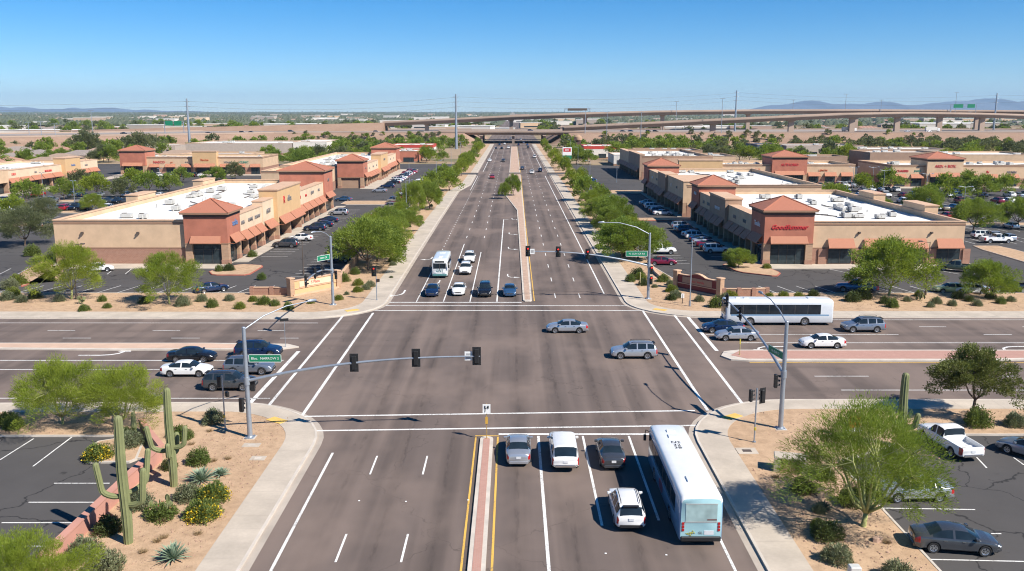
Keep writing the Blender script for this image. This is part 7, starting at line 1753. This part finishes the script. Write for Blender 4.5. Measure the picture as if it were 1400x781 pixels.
gantry('green overhead freeway sign gantry at left', 236, 660, 8, 9.5, 14, ((-3.5, 5.5), (3, 5.5))); gantry('dark overhead sign gantry over the flyover in the middle', 792, 790, 22, 5.5, 22, ((0, 17),), 0, True); gantry('green overhead freeway signs on the flyover at right', 1322, 850, 22, 9, 24, ((-5, 9), (7, 7)))

# ---------------------------------------------------------------- far town
q = random.Random(77); FW = [WHW, CREAM, STUCCO, GREYW, M('far_tan', (.45, .34, .25), .9), M('far_pink', (.48, .33, .26), .9)]
fm = {}
def far_b(x, y, w, d, h, k, lb, rz=0, tile=False):
    key = (k, tile)
    if key not in fm:
        b = MB(); b.box(-.5, .5, -.5, .5, 0, 1 if not tile else .6, 0)
        if tile: b.add([(-.54, -.54, .6), (.54, -.54, .6), (.54, .54, .6), (-.54, .54, .6), (-.25, 0, 1), (.25, 0, 1)], [(0, 1, 5, 4), (1, 2, 5), (2, 3, 4, 5), (3, 0, 4)], 1)
        else: b.box(-.51, .51, -.51, .51, 1.001, 1.05, 1)
        b.box(-.4, .4, -.504, -.501, .15, .42, 2)
        me = bpy.data.meshes.new('building'); me.from_pydata(b.v, [], b.f)
        for m_ in (FW[k], ROOFW if not tile else HT[k % 3], SHOPGL): me.materials.append(m_)
        me.polygons.foreach_set('material_index', b.m); me.update(); fm[key] = me
    o = link('distant_building', fm[key]); o.location = (x, y, 0); o.scale = (w, d, h); o.rotation_euler[2] = rz; tag(o, lb, 'building', 'distant buildings of the town')
spec = [(-500, 880, 150, 30, 7, 0, 'long low white roofed building beyond the freeway at left'), (560, 1150, 120, 40, 10, 3, 'long grey blue building seen under the right flyover'), (210, 1050, 90, 30, 8, 0, 'white building seen between the two flyovers'), (780, 1250, 110, 40, 9, 0, 'white hall beyond the right flyover')]
for s_ in spec: far_b(*s_[:6], s_[6])
for i in range(299):
    y = 880 * (1 + 5.2 * q.random() ** 1.7); x = q.uniform(-.64, .64) * y * 1.0
    if abs(x) < 26: continue
    t = q.random() < .5; far_b(x, y, q.uniform(16, 34) * (1 if t else 1.9), q.uniform(12, 26), q.uniform(5, 7) if t else q.uniform(6, 12), q.choice([0, 0, 0, 1, 2, 3, 4, 5]), 'small distant building of the town beyond the freeway', q.uniform(-.2, .2), t)
# far trees: the nearest as things, the rest as one mass
got = []
for i in range(299):
    y = 845 * (1 + .9 * q.random() ** 1.5); x = q.uniform(-.62, .62) * y
    if abs(x) < 24: continue
    o = put_tree('distant_tree', FAR[q.randrange(4)], 'small distant tree of the town beyond the freeway', x, y, q.uniform(.9, 1.6), None, 'distant trees beyond the freeway')
g = np.random.default_rng(5); n = 26000
yy = 1500 * (1 + 8.5 * g.random(n) ** 1.8); xx = (g.random(n) * 2 - 1) * .66 * yy; cl = np.sin(xx * .006 + 1.3 * np.sin(yy * .004)) + np.sin(yy * .009 + xx * .002) + g.normal(size=n) * .8
keep = (cl > -.9) & (np.abs(xx) > 22); xx, yy = xx[keep], yy[keep]; n = len(xx); rad = g.uniform(3.5, 8, n) * (1 + yy / 9000)
dirs = np.array([[1, 0, .4], [.3, .9, .45], [-.8, .6, .35], [-.8, -.6, .45], [.3, -.95, .35], [.1, .1, 1.25]])
V = np.zeros((n, 6, 3)); V += np.stack([xx, yy, np.zeros(n)], 1)[:, None, :]; V += dirs[None] * rad[:, None, None] * g.uniform(.75, 1.25, (n, 6, 1)) * np.array([1, 1, .8])
F_ = np.array([[0, 1, 5], [1, 2, 5], [2, 3, 5], [3, 4, 5], [4, 0, 5]]); idx = (np.arange(n)[:, None, None] * 6 + F_[None]).reshape(-1, 3)
me = bpy.data.meshes.new('distant_woodland'); me.from_pydata(V.reshape(-1, 3).tolist(), [], idx.tolist()); me.materials.append(foliage('woodland', (.09, .10, .06), (.14, .145, .085), 0)); me.update()
o = link('distant_woodland', me); o['kind'] = 'stuff'; o['label'] = 'dark green band of far off town trees under the horizon'; o['category'] = 'woodland'
# scrub on the banks: countable bushes
def scrub(n, fn, lab, grp, sc, seed, protos=None):
    rq = random.Random(seed)
    for i in range(n):
        x, y, z = fn(rq); o = put_tree('desert_bush', FAR[rq.choice([1, 3, 3, 2])], lab, x, y, rq.uniform(*sc), None, grp, None, z, 'bush')
def onbank(rq):
    s = rq.random() < .5
    x = rq.uniform(-170, -50) if s else rq.uniform(60, 330); t = rq.random(); return (x, 666 + 32 * t, 8 * t - .4)
scrub(150, onbank, 'small bush on the earth bank of the freeway', 'bushes on the freeway bank', (.15, .55), 3)
scrub(170, lambda rq: (rq.uniform(190, 420), rq.uniform(540, 665), 0), 'bush on the open sandy ground at the upper right', 'bushes on the sandy ground', (.3, .95), 4)
b = MB(); b.sheet([(200, 545), (460, 520), (520, 664), (215, 664)], .012); struct(b.build('sand', desert('pale_sand', (.50, .33, .17), (.58, .40, .23), stone=False)))

# mountains on the horizon
def ridge(name, label, x0, x1, y, hs, seed, depth=3500):
    q = random.Random(seed); n = 260; m = 14; V = []
    ph = [q.uniform(0, 6.28) for _ in range(8)]
    for j in range(m):
        v = j / (m - 1); prof = math.sin(PI * min(1, v * 1.0)) 
        for i in range(n):
            t = i / (n - 1); base = lerp_tab(hs, t); w = sum(math.sin(t * (14 + 27 * k) + ph[k] + v * (2 + 2 * k)) / (k * .8 + 1.6) for k in range(8))
            V.append((x0 + (x1 - x0) * t, y + depth * v + 250 * math.sin(t * 40 + v * 5), max(-2, prof * base * (1 + .30 * w) - 4)))
    b = MB(); b.add(V, [(j * n + i, j * n + i + 1, (j + 1) * n + i + 1, (j + 1) * n + i) for j in range(m - 1) for i in range(n - 1)])
    o = b.build(name, M('mountain_rock', (.10, .105, .13), .95, .2, .0006, .004, world=True, bmp=0), None, 179); o['kind'] = 'structure'; o['label'] = label; o['category'] = 'mountains'
ridge('mountains', 'blue mountain range on the right horizon', 5600, 15500, 21000, [(0, 0), (.06, 110), (.1, 170), (.2, 190), (.3, 180), (.37, 230), (.45, 180), (.55, 260), (.65, 220), (.78, 250), (.85, 330), (.95, 420), (1, 380)], 5)
ridge('mountains', 'low pale mountains on the left horizon', -15000, -8000, 22000, [(0, 130), (.3, 120), (.5, 80), (.62, 95), (.75, 60), (.9, 30), (1, 0)], 6)

# ---------------------------------------------------------------- air, sky, sun
hz = MB(); hz.box(-30000, 30000, -2000, 29500, -1.0, 560); ho = hz.build('haze', []); ho.data.materials.clear()
hm = bpy.data.materials.new('haze'); hm.use_nodes = True; nt = hm.node_tree; nt.nodes.remove(nt.nodes['Principled BSDF']); pv = nt.nodes.new('ShaderNodeVolumePrincipled')
pv.inputs['Color'].default_value = (.50, .74, 1, 1); pv.inputs['Density'].default_value = HAZE_D = 4.2e-5; pv.inputs['Anisotropy'].default_value = .0
nt.links.new(pv.outputs[0], nt.nodes['Material Output'].inputs['Volume']); ho.data.materials.append(hm); ho['kind'] = 'stuff'; ho['label'] = 'thin blue haze over the far town and hills'; ho['category'] = 'haze'
SD = Vector((5.6, -3.8, 6.5)).normalized(); el = math.asin(SD.z); az = math.atan2(SD.x, SD.y)
sun = bpy.data.lights.new('sun', 'SUN'); sun.energy = 4.6; sun.angle = R(.53); sun.color = (1, .94, .85); so = bpy.data.objects.new('sun', sun); COL.objects.link(so)
so.rotation_euler = SD.to_track_quat('Z', 'Y').to_euler()
w = bpy.data.worlds.new('World'); scene.world = w; w.use_nodes = True; nt = w.node_tree; bg = nt.nodes['Background']
sky = nt.nodes.new('ShaderNodeTexSky'); sky.sky_type = 'NISHITA'; sky.sun_disc = False; sky.sun_elevation = el; sky.sun_rotation = az; sky.altitude = 3000; sky.air_density = 1.0; sky.dust_density = .1; sky.ozone_density = 5
hs = nt.nodes.new('ShaderNodeHueSaturation'); hs.inputs['Saturation'].default_value = 1.38; nt.links.new(sky.outputs[0], hs.inputs['Color'])
nt.links.new(hs.outputs[0], bg.inputs[0]); bg.inputs[1].default_value = .078
scene.view_settings.view_transform = 'Standard'; scene.view_settings.look = 'None'; scene.view_settings.exposure = 0.74; scene.view_settings.gamma = 1
cy = scene.cycles; cy.max_bounces = 5; cy.diffuse_bounces = 2; cy.glossy_bounces = 2; cy.transmission_bounces = 2; cy.volume_bounces = 0; cy.transparent_max_bounces = 4
cy.filter_width = 1.1; cy.adaptive_threshold = .008; cy.caustics_reflective = False; cy.caustics_refractive = False; cy.use_denoising = True; cy.use_adaptive_sampling = True
